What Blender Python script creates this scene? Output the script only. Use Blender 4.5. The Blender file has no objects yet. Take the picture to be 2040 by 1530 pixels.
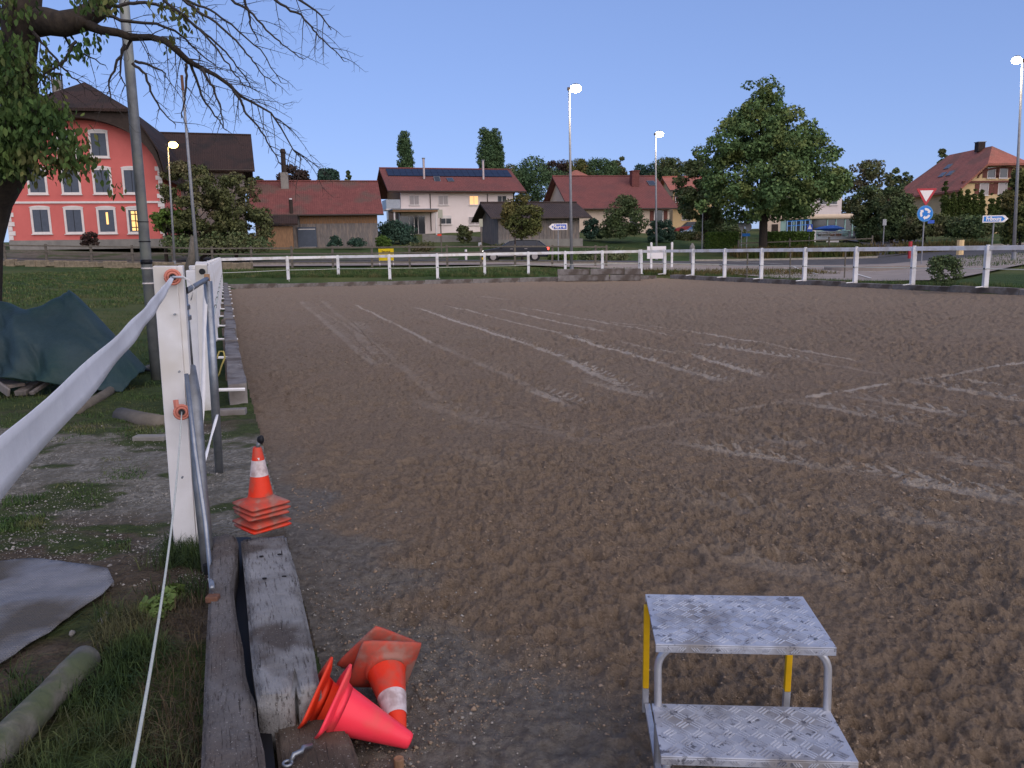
import bpy, bmesh, math, random
import numpy as np
from mathutils import Vector, Matrix, Quaternion
from math import pi, sin, cos, tan, atan, radians, sqrt

rnd = random.Random(7)
sc = bpy.context.scene
COL = sc.collection

# ------------------------------------------------------------------ camera
PITCH, ROLL, FPX = radians(9.46), 0.018, 1600.0
CAM = Vector((0, 0, 1.7))
FW = Vector((0, cos(PITCH), -sin(PITCH)))
U0, R0 = Vector((0, sin(PITCH), cos(PITCH))), Vector((1, 0, 0))
RT = R0 * cos(ROLL) - U0 * sin(ROLL)
UP = U0 * cos(ROLL) + R0 * sin(ROLL)
cd = bpy.data.cameras.new('camera'); cam = bpy.data.objects.new('camera', cd); COL.objects.link(cam)
cam.matrix_world = Matrix(((RT.x, UP.x, -FW.x, CAM.x), (RT.y, UP.y, -FW.y, CAM.y), (RT.z, UP.z, -FW.z, CAM.z), (0, 0, 0, 1)))
cd.sensor_width = 36; cd.lens = FPX / 2040 * 36; cd.clip_start = 0.05; cd.clip_end = 6000
sc.camera = cam

# ------------------------------------------------------------------ sky, sun, exposure
SUN_EL, SUN_ROT = radians(24), radians(150)
w = bpy.data.worlds.new('World'); sc.world = w; w.use_nodes = True
nt = w.node_tree
sk = nt.nodes.new('ShaderNodeTexSky'); sk.sky_type = 'NISHITA'; sk.sun_disc = False
sk.sun_elevation = SUN_EL; sk.sun_rotation = SUN_ROT; sk.ozone_density = 3; sk.dust_density = 0.4; sk.air_density = 0.8
gm = nt.nodes.new('ShaderNodeGamma'); gm.inputs[1].default_value = 0.45
mx = nt.nodes.new('ShaderNodeMix'); mx.data_type = 'RGBA'; mx.blend_type = 'MULTIPLY'; mx.inputs[0].default_value = 1
mx.inputs[7].default_value = (0.73, 0.885, 1.38, 1)
nt.links.new(sk.outputs[0], gm.inputs[0]); nt.links.new(gm.outputs[0], mx.inputs[6])
bg = nt.nodes['Background']; bg.inputs[1].default_value = 0.15 * 1.55
nt.links.new(mx.outputs[2], bg.inputs[0])
sl = bpy.data.lights.new('sun', 'SUN'); sl.energy = 2.6; sl.angle = radians(115); sl.color = (1.0, 0.845, 0.68)
so = bpy.data.objects.new('sun', sl); COL.objects.link(so)
sdir = Vector((sin(SUN_ROT) * cos(SUN_EL), cos(SUN_ROT) * cos(SUN_EL), sin(SUN_EL)))
so.rotation_euler = sdir.to_track_quat('Z', 'Y').to_euler()
so.location = (0, 0, 60)
sc.view_settings.view_transform = 'Standard'; sc.view_settings.look = 'None'
sc.view_settings.exposure = 0.28; sc.view_settings.gamma = 1
sc.render.engine = 'CYCLES'
sc.cycles.max_bounces = 5; sc.cycles.transparent_max_bounces = 8
try:
    sc.cycles.use_denoising = True
except Exception:
    pass

# ------------------------------------------------------------------ pixel helpers
def ray(px, py): return FW * FPX + RT * (px - 1020) + UP * (765 - py)
def G(px, py, z=0.0):
    d = ray(px, py); t = (z - CAM.z) / d.z
    return CAM + d * t
def at(px, py, Y):
    d = ray(px, py); return CAM + d * (Y / d.y)

# ------------------------------------------------------------------ numpy noise
def _hash(ix, iy, s):
    h = (ix.astype(np.int64) * 374761393 + iy.astype(np.int64) * 668265263 + s * 2147483) & 0xFFFFFFFF
    h = ((h ^ (h >> 13)) * 1274126177) & 0xFFFFFFFF
    h = h ^ (h >> 16)
    return (h & 0xFFFF) / 65535.0
def vnoise(x, y, s=0):
    x = np.asarray(x, float); y = np.asarray(y, float)
    ix, iy = np.floor(x), np.floor(y); fx, fy = x - ix, y - iy
    fx = fx * fx * (3 - 2 * fx); fy = fy * fy * (3 - 2 * fy)
    a, b = _hash(ix, iy, s), _hash(ix + 1, iy, s); c, d = _hash(ix, iy + 1, s), _hash(ix + 1, iy + 1, s)
    return (a + (b - a) * fx) * (1 - fy) + (c + (d - c) * fx) * fy
def fbm(x, y, o=4, s=0):
    t, a, n = 0, 1, 0
    for i in range(o):
        t = t + a * vnoise(x * 2 ** i, y * 2 ** i, s + i * 17); n += a; a *= .5
    return t / n
def sstep(a, b, x):
    t = np.clip((x - a) / (b - a), 0, 1); return t * t * (3 - 2 * t)

# ------------------------------------------------------------------ terrain height
AZ = [-.62, -.36, 0, .25, .45, .62]
DP = [0, 12, 25, 40, 45, 50, 55, 60, 66, 72, 80, 95, 120, 160, 400, 4000]
TB = np.array([
    [0, 0, .3, .85, 1.05, 1.25, 1.35, 1.5, 2.6, 2.8, 3.0, 3.3, 4.0, 5, 5, 5],
    [0, 0, 0, .05, .35, .75, .95, 1.05, 1.6, 2.1, 2.6, 3.4, 4.2, 5, 5, 5],
    [0, 0, 0, 0, .10, .50, .78, .87, 1.0, 1.7, 2.4, 3.9, 4.6, 5.5, 5, 5],
    [0, 0, 0, 0, .05, .20, .40, .50, .60, .95, 1.7, 2.9, 4.0, 5, 5, 5],
    [0, 0, 0, 0, 0, .08, .16, .25, .45, 1.3, 1.6, 2.2, 3.9, 5, 5, 5],
    [0, 0, 0, .40, .55, .62, .70, .80, 1.0, 1.4, 1.9, 2.6, 4.0, 5, 5, 5]])
def H(x, y):
    x = np.asarray(x, float); y = np.asarray(y, float)
    yy = np.maximum(y, 1.0)
    a = np.clip(x / yy, AZ[0], AZ[-1])
    a = np.where(y < 20, a * sstep(0, 20, y), a)
    rows = np.array([np.interp(yy, DP, TB[i]) for i in range(6)])
    k = np.clip(np.searchsorted(AZ, a, side='right') - 1, 0, 4)
    az = np.array(AZ); t = (a - az[k]) / (az[k + 1] - az[k])
    r0 = np.take_along_axis(rows, k[None], 0)[0] if rows.ndim > 1 else rows[k]
    r1 = np.take_along_axis(rows, k[None] + 1, 0)[0] if rows.ndim > 1 else rows[k + 1]
    return r0 * (1 - t) + r1 * t
def hz(x, y): return float(H(np.array([x]), np.array([y]))[0])

# arena outline (world, anticlockwise)
def ext(a, b, y):
    t = (y - a.y) / (b.y - a.y); return a + (b - a) * t
FL, FR = G(442, 566, .1), G(1338, 549, .1)
NL0, NR0 = G(592, 1120, .22), G(1962, 576, .1)
NL, NR = ext(NL0, FL, -4), ext(FR, NR0, -4)
NR = FR + (NR0 - FR) * 2.4; NR2 = Vector((NR.x + 2, -4, 0))
ARENA = [(p.x, p.y) for p in (NL, NR2, NR, FR, FL)]
def inside(x, y, P=ARENA):
    d = np.full(np.shape(x), 1e9)
    for i in range(len(P)):
        (ax, ay), (bx, by) = P[i], P[(i + 1) % len(P)]
        L = math.hypot(bx - ax, by - ay)
        d = np.minimum(d, ((bx - ax) * (y - ay) - (by - ay) * (x - ax)) / L)
    return d
UD = (Vector((FL.x, FL.y, 0)) - Vector((NL0.x, NL0.y, 0))).normalized()
VD = Vector((UD.y, -UD.x, 0))

# ------------------------------------------------------------------ object helpers
def tag(o, label=None, cat=None, group=None, kind=None):
    if label: o['label'] = label
    if cat: o['category'] = cat
    if group: o['group'] = group
    if kind: o['kind'] = kind
    return o
def thing(name, label, cat, loc=(0, 0, 0), rotz=0, group=None):
    o = bpy.data.objects.new(name, None); COL.objects.link(o)
    o.location = loc; o.rotation_euler = (0, 0, rotz); o.empty_display_size = .2
    return tag(o, label, cat, group)
class MB:
    def __init__(s): s.v = []; s.f = []; s.m = []; s.cur = 0
    def add(s, vs, fs, M=None):
        b = len(s.v)
        s.v += [tuple(M @ Vector(v)) if M else tuple(v) for v in vs]
        s.f += [tuple(i + b for i in f) for f in fs]; s.m += [s.cur] * len(fs)
        return s
    def box(s, c, d, M=None, bev=0):
        x, y, z = c; a, b, h = d[0] / 2, d[1] / 2, d[2] / 2
        vs = [(x + i * a, y + j * b, z + k * h) for k in (-1, 1) for j in (-1, 1) for i in (-1, 1)]
        return s.add(vs, [(0, 2, 3, 1), (4, 5, 7, 6), (0, 1, 5, 4), (2, 6, 7, 3), (0, 4, 6, 2), (1, 3, 7, 5)], M)
    def beam(s, p, q, wd, th, up=(0, 0, 1)):
        p, q = Vector(p), Vector(q); d = (q - p); L = d.length; d.normalize()
        u = Vector(up); x = d.cross(u)
        if x.length < 1e-4: x = d.cross(Vector((1, 0, 0)))
        x.normalize(); z = x.cross(d)
        vs = [o + x * (i * wd / 2) + z * (k * th / 2) for o in (p, q) for i, k in ((-1, -1), (1, -1), (1, 1), (-1, 1))]
        return s.add(vs, [(0, 1, 2, 3), (7, 6, 5, 4), (0, 4, 5, 1), (1, 5, 6, 2), (2, 6, 7, 3), (3, 7, 4, 0)])
    def tube(s, pts, r, n=8, cap=True):
        pts = [Vector(p) for p in pts]
        if not hasattr(r, '__len__'): r = [r] * len(pts)
        ref = None; base = len(s.v); rings = []
        for i, p in enumerate(pts):
            d = (pts[min(i + 1, len(pts) - 1)] - pts[max(i - 1, 0)])
            if d.length < 1e-9: d = Vector((0, 0, 1))
            d.normalize()
            if ref is None:
                ref = d.orthogonal().normalized()
            else:
                ref = ref - d * ref.dot(d)
                ref = ref.normalized() if ref.length > 1e-6 else d.orthogonal().normalized()
            b = d.cross(ref)
            for k in range(n):
                a = 2 * pi * k / n; s.v.append(tuple(p + ref * (cos(a) * r[i]) + b * (sin(a) * r[i])))
        for i in range(len(pts) - 1):
            for k in range(n):
                k2 = (k + 1) % n
                s.f.append((base + i * n + k, base + i * n + k2, base + (i + 1) * n + k2, base + (i + 1) * n + k)); s.m.append(s.cur)
        if cap:
            s.f.append(tuple(base + k for k in range(n))[::-1]); s.m.append(s.cur)
            e = base + (len(pts) - 1) * n; s.f.append(tuple(e + k for k in range(n))); s.m.append(s.cur)
        return s
    def prism(s, poly, y0, y1, M=None):          # poly in x,z extruded along y
        n = len(poly)
        vs = [(a, y0, b) for a, b in poly] + [(a, y1, b) for a, b in poly]
        fs = [tuple(range(n)), tuple(range(2 * n - 1, n - 1, -1))] + [(i, i + n, (i + 1) % n + n, (i + 1) % n) for i in range(n)]
        return s.add(vs, fs, M)
    def slab(s, poly, z0, z1, M=None):           # poly in x,y extruded along z
        n = len(poly)
        vs = [(a, b, z0) for a, b in poly] + [(a, b, z1) for a, b in poly]
        fs = [tuple(range(n))[::-1], tuple(range(n, 2 * n))] + [(i, (i + 1) % n, (i + 1) % n + n, i + n) for i in range(n)]
        return s.add(vs, fs, M)
    def build(s, name, mats, parent=None, smooth=False, loc=None, bevel=0):
        me = bpy.data.meshes.new(name); me.from_pydata(s.v, [], s.f)
        if not isinstance(mats, (list, tuple)): mats = [mats]
        for m in mats: me.materials.append(m)
        if len(mats) > 1: me.polygons.foreach_set('material_index', s.m)
        bm = bmesh.new(); bm.from_mesh(me); bmesh.ops.recalc_face_normals(bm, faces=bm.faces); bm.to_mesh(me); bm.free()
        if smooth: me.polygons.foreach_set('use_smooth', [True] * len(me.polygons))
        me.update()
        o = bpy.data.objects.new(name, me); COL.objects.link(o)
        if parent: o.parent = parent
        if loc: o.location = loc
        if bevel:
            md = o.modifiers.new('b', 'BEVEL'); md.width = bevel; md.segments = 2; md.limit_method = 'ANGLE'
        return o
def rawmesh(name, V, F, mats, parent=None, smooth=False, attrs=None, kind=None):
    """V (n,3), F (m,k) numpy"""
    V = np.ascontiguousarray(V, np.float32); F = np.ascontiguousarray(F, np.int32)
    me = bpy.data.meshes.new(name)
    me.vertices.add(len(V)); me.vertices.foreach_set('co', V.ravel())
    k = F.shape[1]
    me.loops.add(F.size); me.loops.foreach_set('vertex_index', F.ravel())
    me.polygons.add(len(F)); me.polygons.foreach_set('loop_start', np.arange(0, F.size, k, dtype=np.int32))
    me.polygons.foreach_set('loop_total', np.full(len(F), k, np.int32))
    for n, a in (attrs or {}).items():
        at_ = me.attributes.new(n, 'FLOAT', 'POINT'); at_.data.foreach_set('value', np.ascontiguousarray(a, np.float32))
    me.update(calc_edges=True); me.validate()
    if smooth: me.polygons.foreach_set('use_smooth', np.ones(len(F), bool))
    me.materials.append(mats)
    o = bpy.data.objects.new(name, me); COL.objects.link(o)
    if parent: o.parent = parent
    if kind: o['kind'] = kind
    return o
def copy_tree(o, parent=None):
    c = o.copy(); COL.objects.link(c)
    if parent: c.parent = parent
    for ch in [k for k in o.children]: copy_tree(ch, c)
    return c

# ------------------------------------------------------------------ materials
def mat(name, c1, c2=None, scale=6, rough=.8, bump=0, bscale=None, metal=0, stretch=(1, 1, 1), detail=5, emit=None, es=0, spec=.3, c3=None, s3=.6, coord='Object', trans=0):
    m = bpy.data.materials.new(name); m.use_nodes = True; n = m.node_tree; N, L = n.nodes, n.links
    b = N['Principled BSDF']; b.inputs['Roughness'].default_value = rough; b.inputs['Metallic'].default_value = metal
    b.inputs['Specular IOR Level'].default_value = spec
    b.inputs['Base Color'].default_value = (*c1, 1)
    tc = N.new('ShaderNodeTexCoord'); mp = N.new('ShaderNodeMapping'); mp.inputs['Scale'].default_value = stretch
    L.new(tc.outputs[coord], mp.inputs[0])
    if c2:
        t = N.new('ShaderNodeTexNoise'); t.inputs['Scale'].default_value = scale; t.inputs['Detail'].default_value = detail; t.inputs['Roughness'].default_value = .65
        L.new(mp.outputs[0], t.inputs[0])
        r = N.new('ShaderNodeValToRGB'); r.color_ramp.elements[0].position = .35; r.color_ramp.elements[1].position = .65
        r.color_ramp.elements[0].color = (*c1, 1); r.color_ramp.elements[1].color = (*c2, 1)
        L.new(t.outputs[0], r.inputs[0]); out = r.outputs[0]
        if c3:
            t3 = N.new('ShaderNodeTexNoise'); t3.inputs['Scale'].default_value = s3; t3.inputs['Detail'].default_value = 3
            L.new(mp.outputs[0], t3.inputs[0])
            r3 = N.new('ShaderNodeValToRGB'); r3.color_ramp.elements[0].position = .48; r3.color_ramp.elements[1].position = .62
            L.new(t3.outputs[0], r3.inputs[0])
            x = N.new('ShaderNodeMix'); x.data_type = 'RGBA'; x.inputs[7].default_value = (*c3, 1)
            L.new(r3.outputs[0], x.inputs[0]); L.new(out, x.inputs[6]); out = x.outputs[2]
        L.new(out, b.inputs['Base Color'])
    if bump:
        t = N.new('ShaderNodeTexNoise'); t.inputs['Scale'].default_value = bscale or scale * 3; t.inputs['Detail'].default_value = 6
        L.new(mp.outputs[0], t.inputs[0])
        bp = N.new('ShaderNodeBump'); bp.inputs['Strength'].default_value = 1; bp.inputs['Distance'].default_value = bump
        L.new(t.outputs[0], bp.inputs['Height']); L.new(bp.outputs[0], b.inputs['Normal'])
    if emit:
        b.inputs['Emission Color'].default_value = (*emit, 1); b.inputs['Emission Strength'].default_value = es
    if trans: b.inputs['Transmission Weight'].default_value = trans
    return m
def nodes(m): return m.node_tree.nodes, m.node_tree.links, m.node_tree.nodes['Principled BSDF']
def attr(N, n):
    a = N.new('ShaderNodeAttribute'); a.attribute_name = n; return a.outputs['Fac']
def mixc(N, L, f, a, b):
    x = N.new('ShaderNodeMix'); x.data_type = 'RGBA'
    for k, v in ((0, f), (6, a), (7, b)):
        if isinstance(v, tuple): x.inputs[k].default_value = (*v, 1)
        elif isinstance(v, (int, float)): x.inputs[k].default_value = v
        else: L.new(v, x.inputs[k])
    return x.outputs[2]
def noise(N, L, scale, detail=5, co=None, rough=.6):
    t = N.new('ShaderNodeTexNoise'); t.inputs['Scale'].default_value = scale; t.inputs['Detail'].default_value = detail; t.inputs['Roughness'].default_value = rough
    if co is None:
        tc = N.new('ShaderNodeTexCoord'); co = tc.outputs['Object']
    L.new(co, t.inputs[0]); return t.outputs[0]
def ramp(N, L, x, a, b, ca=(0, 0, 0), cb=(1, 1, 1)):
    r = N.new('ShaderNodeValToRGB'); r.color_ramp.elements[0].position = a; r.color_ramp.elements[1].position = b
    r.color_ramp.elements[0].color = (*ca, 1); r.color_ramp.elements[1].color = (*cb, 1); L.new(x, r.inputs[0]); return r.outputs[0]
def bump(N, L, b, hs):
    nrm = None
    for h, d in hs:
        bp = N.new('ShaderNodeBump'); bp.inputs['Distance'].default_value = d; L.new(h, bp.inputs['Height'])
        if nrm is not None: L.new(nrm, bp.inputs['Normal'])
        nrm = bp.outputs[0]
    L.new(nrm, b.inputs['Normal'])

M = {}
# sand
m = mat('sand', (.2, .13, .08), rough=.95, spec=.15); N, L, B = nodes(m)
c = ramp(N, L, noise(N, L, 7, 9, rough=.8), .30, .70, (.262, .19, .126), (.375, .28, .192))
c = mixc(N, L, ramp(N, L, noise(N, L, .35, 3), .4, .65), c, mixc(N, L, .5, c, (.32, .225, .15)))
c = mixc(N, L, ramp(N, L, noise(N, L, 34, 8, rough=.8), .38, .52), mixc(N, L, .5, c, (.12, .082, .055)), c)  # crevice shade painted into the sand colour at the bump's low spots
c = mixc(N, L, ramp(N, L, noise(N, L, 60, 4), .60, .72), c, (.38, .28, .20))
c = mixc(N, L, attr(N, 'grey'), c, ramp(N, L, noise(N, L, 22, 6), .35, .7, (.17, .148, .122), (.33, .30, .255)))
def mth(op, a, b=None, c_=None, clamp=False):
    q = N.new('ShaderNodeMath'); q.operation = op; q.use_clamp = clamp
    for k_, v_ in enumerate((a, b, c_)):
        if v_ is None: continue
        if isinstance(v_, (int, float)): q.inputs[k_].default_value = v_
        else: L.new(v_, q.inputs[k_])
    return q.outputs[0]
def ss(x, a, b):
    q = N.new('ShaderNodeMapRange'); q.interpolation_type = 'SMOOTHSTEP'; L.new(x, q.inputs[0]); q.inputs[1].default_value = a; q.inputs[2].default_value = b; return q.outputs[0]
tn = attr(N, 'tr_t'); sv = attr(N, 'tr_s'); jit = noise(N, L, 6, 4); tnj = mth('ADD', tn, mth('MULTIPLY', mth('SUBTRACT', jit, .5), 1.6))
line = mth('SUBTRACT', 1.0, ss(mth('ABSOLUTE', tnj), .45, 1.15))
ph_ = mth('MULTIPLY', mth('ADD', sv, mth('MULTIPLY', mth('ABSOLUTE', mth('SUBTRACT', tn, 1.3)), .11)), 2 * pi / .185)
chv = ss(mth('SINE', mth('ADD', ph_, mth('MULTIPLY', jit, 1.5))), -.1, .7)
reg = mth('MULTIPLY', ss(tn, .1, .8), mth('SUBTRACT', 1.0, ss(tn, 2.4, 3.6)))
cv = mth('MULTIPLY', mth('MULTIPLY', chv, reg), attr(N, 'tr_c'))
brk = ramp(N, L, noise(N, L, 2.6, 6, rough=.75), .28, .46)
fac = mth('MULTIPLY', mth('MULTIPLY', mth('ADD', mth('MULTIPLY', line, .9), mth('MULTIPLY', cv, .95), clamp=True), attr(N, 'tr_m')), brk)
c = mixc(N, L, fac, c, (.56, .465, .365))
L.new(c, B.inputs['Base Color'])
bump(N, L, B, [(mth('MULTIPLY', cv, attr(N, 'tr_m')), .05), (noise(N, L, 34, 8, rough=.8), .034), (noise(N, L, 110, 4, rough=.7), .014)])
M['sand'] = m
# yard: gravel / soil / grass floor
m = mat('yard', (.1, .08, .06), rough=.95, spec=.15); N, L, B = nodes(m)
soil = ramp(N, L, noise(N, L, 9, 7, rough=.7), .3, .7, (.055, .040, .026), (.15, .115, .08))
v = N.new('ShaderNodeTexVoronoi'); v.inputs['Scale'].default_value = 42; tc = N.new('ShaderNodeTexCoord'); L.new(tc.outputs['Object'], v.inputs[0])
grav = mixc(N, L, ramp(N, L, noise(N, L, 5, 6, rough=.7), .35, .65), (.135, .12, .09), mixc(N, L, ramp(N, L, v.outputs['Color'], .2, .95), (.16, .145, .115), (.42, .385, .32)))
gr = ramp(N, L, noise(N, L, 14, 6), .3, .7, (.028, .042, .012), (.075, .10, .028))
c = mixc(N, L, attr(N, 'gravel'), soil, grav); c = mixc(N, L, attr(N, 'grass'), c, gr); L.new(c, B.inputs['Base Color'])
bump(N, L, B, [(noise(N, L, 20, 8, rough=.7), .03), (v.outputs['Distance'], .012)])
M['yard'] = m
# field grass
m = mat('field_grass', (.05, .07, .02), rough=.95, spec=.1); N, L, B = nodes(m)
c = ramp(N, L, noise(N, L, 1.3, 9, rough=.75), .35, .68, (.042, .072, .024), (.085, .125, .042))
c = mixc(N, L, ramp(N, L, noise(N, L, .12, 3), .45, .62), c, (.13, .14, .05))
c = mixc(N, L, ramp(N, L, noise(N, L, 9, 5), .64, .74), c, (.13, .12, .05)); L.new(c, B.inputs['Base Color'])
bump(N, L, B, [(noise(N, L, 6, 8, rough=.8), .12)])
M['field'] = m
M['crumb'] = mat('sand_crumb', (.24, .175, .118), (.32, .24, .17), 30, .95, spec=.15)
M['asphalt'] = mat('asphalt', (.075, .07, .07), (.115, .105, .10), 1.2, .85, .004, 60, coord='Object')
M['asphalt_pale'] = mat('pale_asphalt', (.26, .215, .18), (.34, .28, .235), .8, .85, .004, 60)
M['paint'] = mat('road_paint', (.75, .72, .66), (.6, .57, .52), 8, .6)
M['kerb'] = mat('kerb_stone', (.36, .32, .27), (.25, .22, .18), 4, .85, .01)
M['sandstone'] = mat('sandstone', (.30, .235, .155), (.16, .13, .09), 3.5, .9, .05, 6)
M['white'] = mat('white_plastic', (.82, .80, .79), (.74, .72, .70), 5, .5, .0006, 30, c3=(.64, .60, .54), s3=2.2)
M['white2'] = mat('white_render', (.86, .74, .68), (.80, .68, .62), .7, .85, .004, 30)
M['galv'] = mat('galvanised_steel', (.34, .36, .38), (.24, .255, .28), 14, .42, .0008, 40, metal=.75)
M['galvd'] = mat('dull_steel', (.26, .27, .28), (.17, .175, .18), 12, .5, metal=.6)
M['pole'] = mat('pole_paint', (.30, .30, .31), (.24, .24, .25), 5, .55, metal=.3)
M['black'] = mat('black_rubber', (.01, .01, .012), rough=.55)
M['dark'] = mat('dark_void', (.012, .01, .01), rough=.9)
M['orange'] = mat('cone_orange', (.80, .045, .012), (.66, .036, .012), 8, .42, c3=(.42, .10, .06), s3=7, bump=.001, bscale=20)
M['orange_dirty'] = mat('cone_dusty', (.60, .065, .035), (.30, .10, .07), 9, .75, .001, 30, c3=(.34, .16, .12), s3=14)
M['pinkred'] = mat('cone_pink_red', (1.0, .05, .085), (.95, .045, .07), 5, .38, c3=(.80, .09, .08), s3=5)
M['orange2'] = mat('cone_red_orange', (.85, .06, .018), (.72, .05, .02), 6, .45)
M['reflect'] = mat('cone_band', (.70, .60, .58), (.52, .43, .42), 16, .45, c3=(.40, .30, .28), s3=18)
M['yellow'] = mat('yellow_paint', (.80, .46, .01), (.70, .40, .01), 9, .45)
M['insul'] = mat('insulator_plastic', (.62, .22, .15), (.50, .17, .12), 9, .5)
M['tape'] = mat('fence_tape', (.76, .75, .75), (.68, .67, .68), 12, .75, .0006, 90)
M['rope'] = mat('cord', (.62, .62, .52), (.5, .52, .46), 60, .8)
M['tarpg'] = mat('tarp_green', (.020, .050, .040), (.032, .065, .055), 3, .6, .008, 7)
M['concrete'] = mat('concrete', (.27, .25, .22), (.20, .185, .165), 1.5, .9, .01, 20)
M['rust'] = mat('rusty_steel', (.20, .09, .05), (.12, .06, .04), 30, .8, .002, 60)
M['brownmetal'] = mat('brown_sheet', (.075, .055, .045), rough=.6)
M['glass'] = mat('window_glass', (.05, .055, .06), rough=.12, spec=.6)
M['glasspale'] = mat('pale_blind_glass', (.33, .28, .26), rough=.25, spec=.5)
M['litglass'] = mat('lit_window', (.6, .4, .2), rough=.4, emit=(1, .55, .22), es=.85)
M['litglass2'] = mat('bright_lit_window', (.6, .4, .2), rough=.4, emit=(1, .55, .16), es=1.1)
M['shutter'] = mat('grey_shutter', (.085, .10, .13), (.07, .085, .11), 4, .6)
M['redshutter'] = mat('red_shutter', (.15, .05, .035), rough=.7)
M['pinkwall'] = mat('pink_render', (.66, .165, .14), (.58, .14, .12), .5, .9, .006, 10)
M['trim'] = mat('white_trim', (.76, .69, .64), (.66, .60, .56), 3, .8)
M['cream'] = mat('cream_render', (.70, .50, .26), (.62, .44, .23), .6, .9, .004, 20)
M['creamp'] = mat('pale_cream', (.72, .56, .42), (.64, .50, .38), .6, .9)
M['mint'] = mat('mint_frame', (.30, .46, .40), rough=.6)
M['solar'] = mat('solar_panel', (.012, .015, .03), rough=.3, spec=.4)
M['steelpipe'] = mat('flue_steel', (.45, .36, .33), rough=.35, metal=.7)
def tilemat(name, a, b, c3, sx=3.2, sz=3.0):
    m = mat(name, a, b, 1.6, .85, c3=c3, s3=.45); N, L, B = nodes(m)
    tc = N.new('ShaderNodeTexCoord'); w1 = N.new('ShaderNodeTexWave'); w1.wave_type = 'BANDS'; w1.bands_direction = 'Z'
    w1.wave_profile = 'SAW'; w1.inputs['Scale'].default_value = sz / 2; w1.inputs['Distortion'].default_value = .25
    L.new(tc.outputs['Object'], w1.inputs[0])
    w2 = N.new('ShaderNodeTexWave'); w2.bands_direction = 'X'; w2.inputs['Scale'].default_value = sx / 2; L.new(tc.outputs['Object'], w2.inputs[0])
    old = B.inputs['Base Color'].links[0].from_socket
    mul = N.new('ShaderNodeMix'); mul.data_type = 'RGBA'; mul.blend_type = 'MULTIPLY'; mul.inputs[0].default_value = .55
    L.new(old, mul.inputs[6]); L.new(ramp(N, L, noise(N, L, 7, 3), .3, .7, (.55, .5, .5), (1, 1, 1)), mul.inputs[7]); L.new(mul.outputs[2], B.inputs['Base Color'])
    bump(N, L, B, [(w1.outputs[0], .05), (w2.outputs[0], .02)])
    return m
M['tilered'] = tilemat('red_tiles', (.25, .085, .07), (.19, .065, .055), (.16, .09, .07))
M['tiledark'] = tilemat('dark_brown_tiles', (.062, .036, .028), (.048, .030, .024), (.035, .026, .022))
M['tileorange'] = tilemat('orange_tiles', (.52, .19, .13), (.44, .16, .11), (.36, .16, .11))
M['tilewine'] = tilemat('wine_tiles', (.24, .085, .072), (.21, .075, .064), (.19, .075, .065))
M['tilewood'] = tilemat('brown_shed_tiles', (.085, .06, .05), (.065, .048, .04), (.055, .04, .035))
M['woodgrey'] = mat('weathered_planks', (.235, .205, .185), (.15, .13, .118), 5, .9, .008, 12, stretch=(3, 3, .5), c3=(.28, .225, .185), s3=2)
M['woodwarm'] = mat('warm_planks', (.34, .19, .10), (.22, .125, .07), 5, .9, .008, 12, stretch=(3, 3, .5))
M['wooddark'] = mat('dark_wood', (.055, .038, .03), (.035, .025, .02), 5, .9, .006, 12)
M['woodpost'] = mat('grey_fence_wood', (.17, .145, .115), (.11, .095, .075), 6, .9, .006, 20)
M['sleeper'] = mat('railway_sleeper', (.16, .14, .125), (.27, .245, .225), 3.5, .92, .012, 9, c3=(.11, .088, .072), s3=1.5)
def timber(name, a, b, cc, st):
    m = mat(name, a, b, 5, .93, c3=cc, s3=3.0, spec=.2, detail=8); N, L, B = nodes(m)
    tc = N.new('ShaderNodeTexCoord'); mp = N.new('ShaderNodeMapping'); mp.inputs['Scale'].default_value = st; m0 = N.new('ShaderNodeMapping')
    m0.inputs['Rotation'].default_value = (0, 0, -math.atan2(-UD.x, UD.y)); L.new(tc.outputs['Object'], m0.inputs[0]); L.new(m0.outputs[0], mp.inputs[0])
    g = noise(N, L, 16, 7, mp.outputs[0], .7)
    old = B.inputs['Base Color'].links[0].from_socket
    c = mixc(N, L, ramp(N, L, g, .53, .68), old, (.06, .047, .04))
    mq = N.new('ShaderNodeMapping'); mq.inputs['Scale'].default_value = (9, .35, 3); L.new(m0.outputs[0], mq.inputs[0]); g2 = noise(N, L, 12, 5, mq.outputs[0], .75)
    c = mixc(N, L, ramp(N, L, g2, .60, .635), c, (.03, .024, .02))
    spk = noise(N, L, 130, 2); c = mixc(N, L, ramp(N, L, spk, .66, .70), c, (.34, .32, .28)); L.new(c, B.inputs['Base Color'])
    bump(N, L, B, [(g, -.010), (noise(N, L, 10, 6), .012), (noise(N, L, 90, 4), .003)])
    return m
M['timberA'] = timber('tarred_timber', (.12, .107, .098), (.185, .170, .158), (.125, .103, .088), (5, .8, 2))
M['timberB'] = timber('bleached_timber', (.21, .202, .192), (.32, .312, .30), (.10, .083, .07), (5, .6, 2))
M['timberC'] = timber('brown_timber', (.12, .09, .065), (.17, .13, .10), (.08, .06, .045), (6, .7, 2))
M['bark'] = mat('bark', (.050, .038, .028), (.028, .022, .018), 14, .95, .02, 18, stretch=(1, 1, .5))
M['twig'] = mat('twig_bark', (.035, .030, .028), (.055, .045, .038), 20, .9)
M['logwood'] = mat('log_wood', (.19, .175, .14), (.10, .095, .07), 13, .92, .010, 22, c3=(.085, .10, .05), s3=5, stretch=(1, 1, 1))
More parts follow.
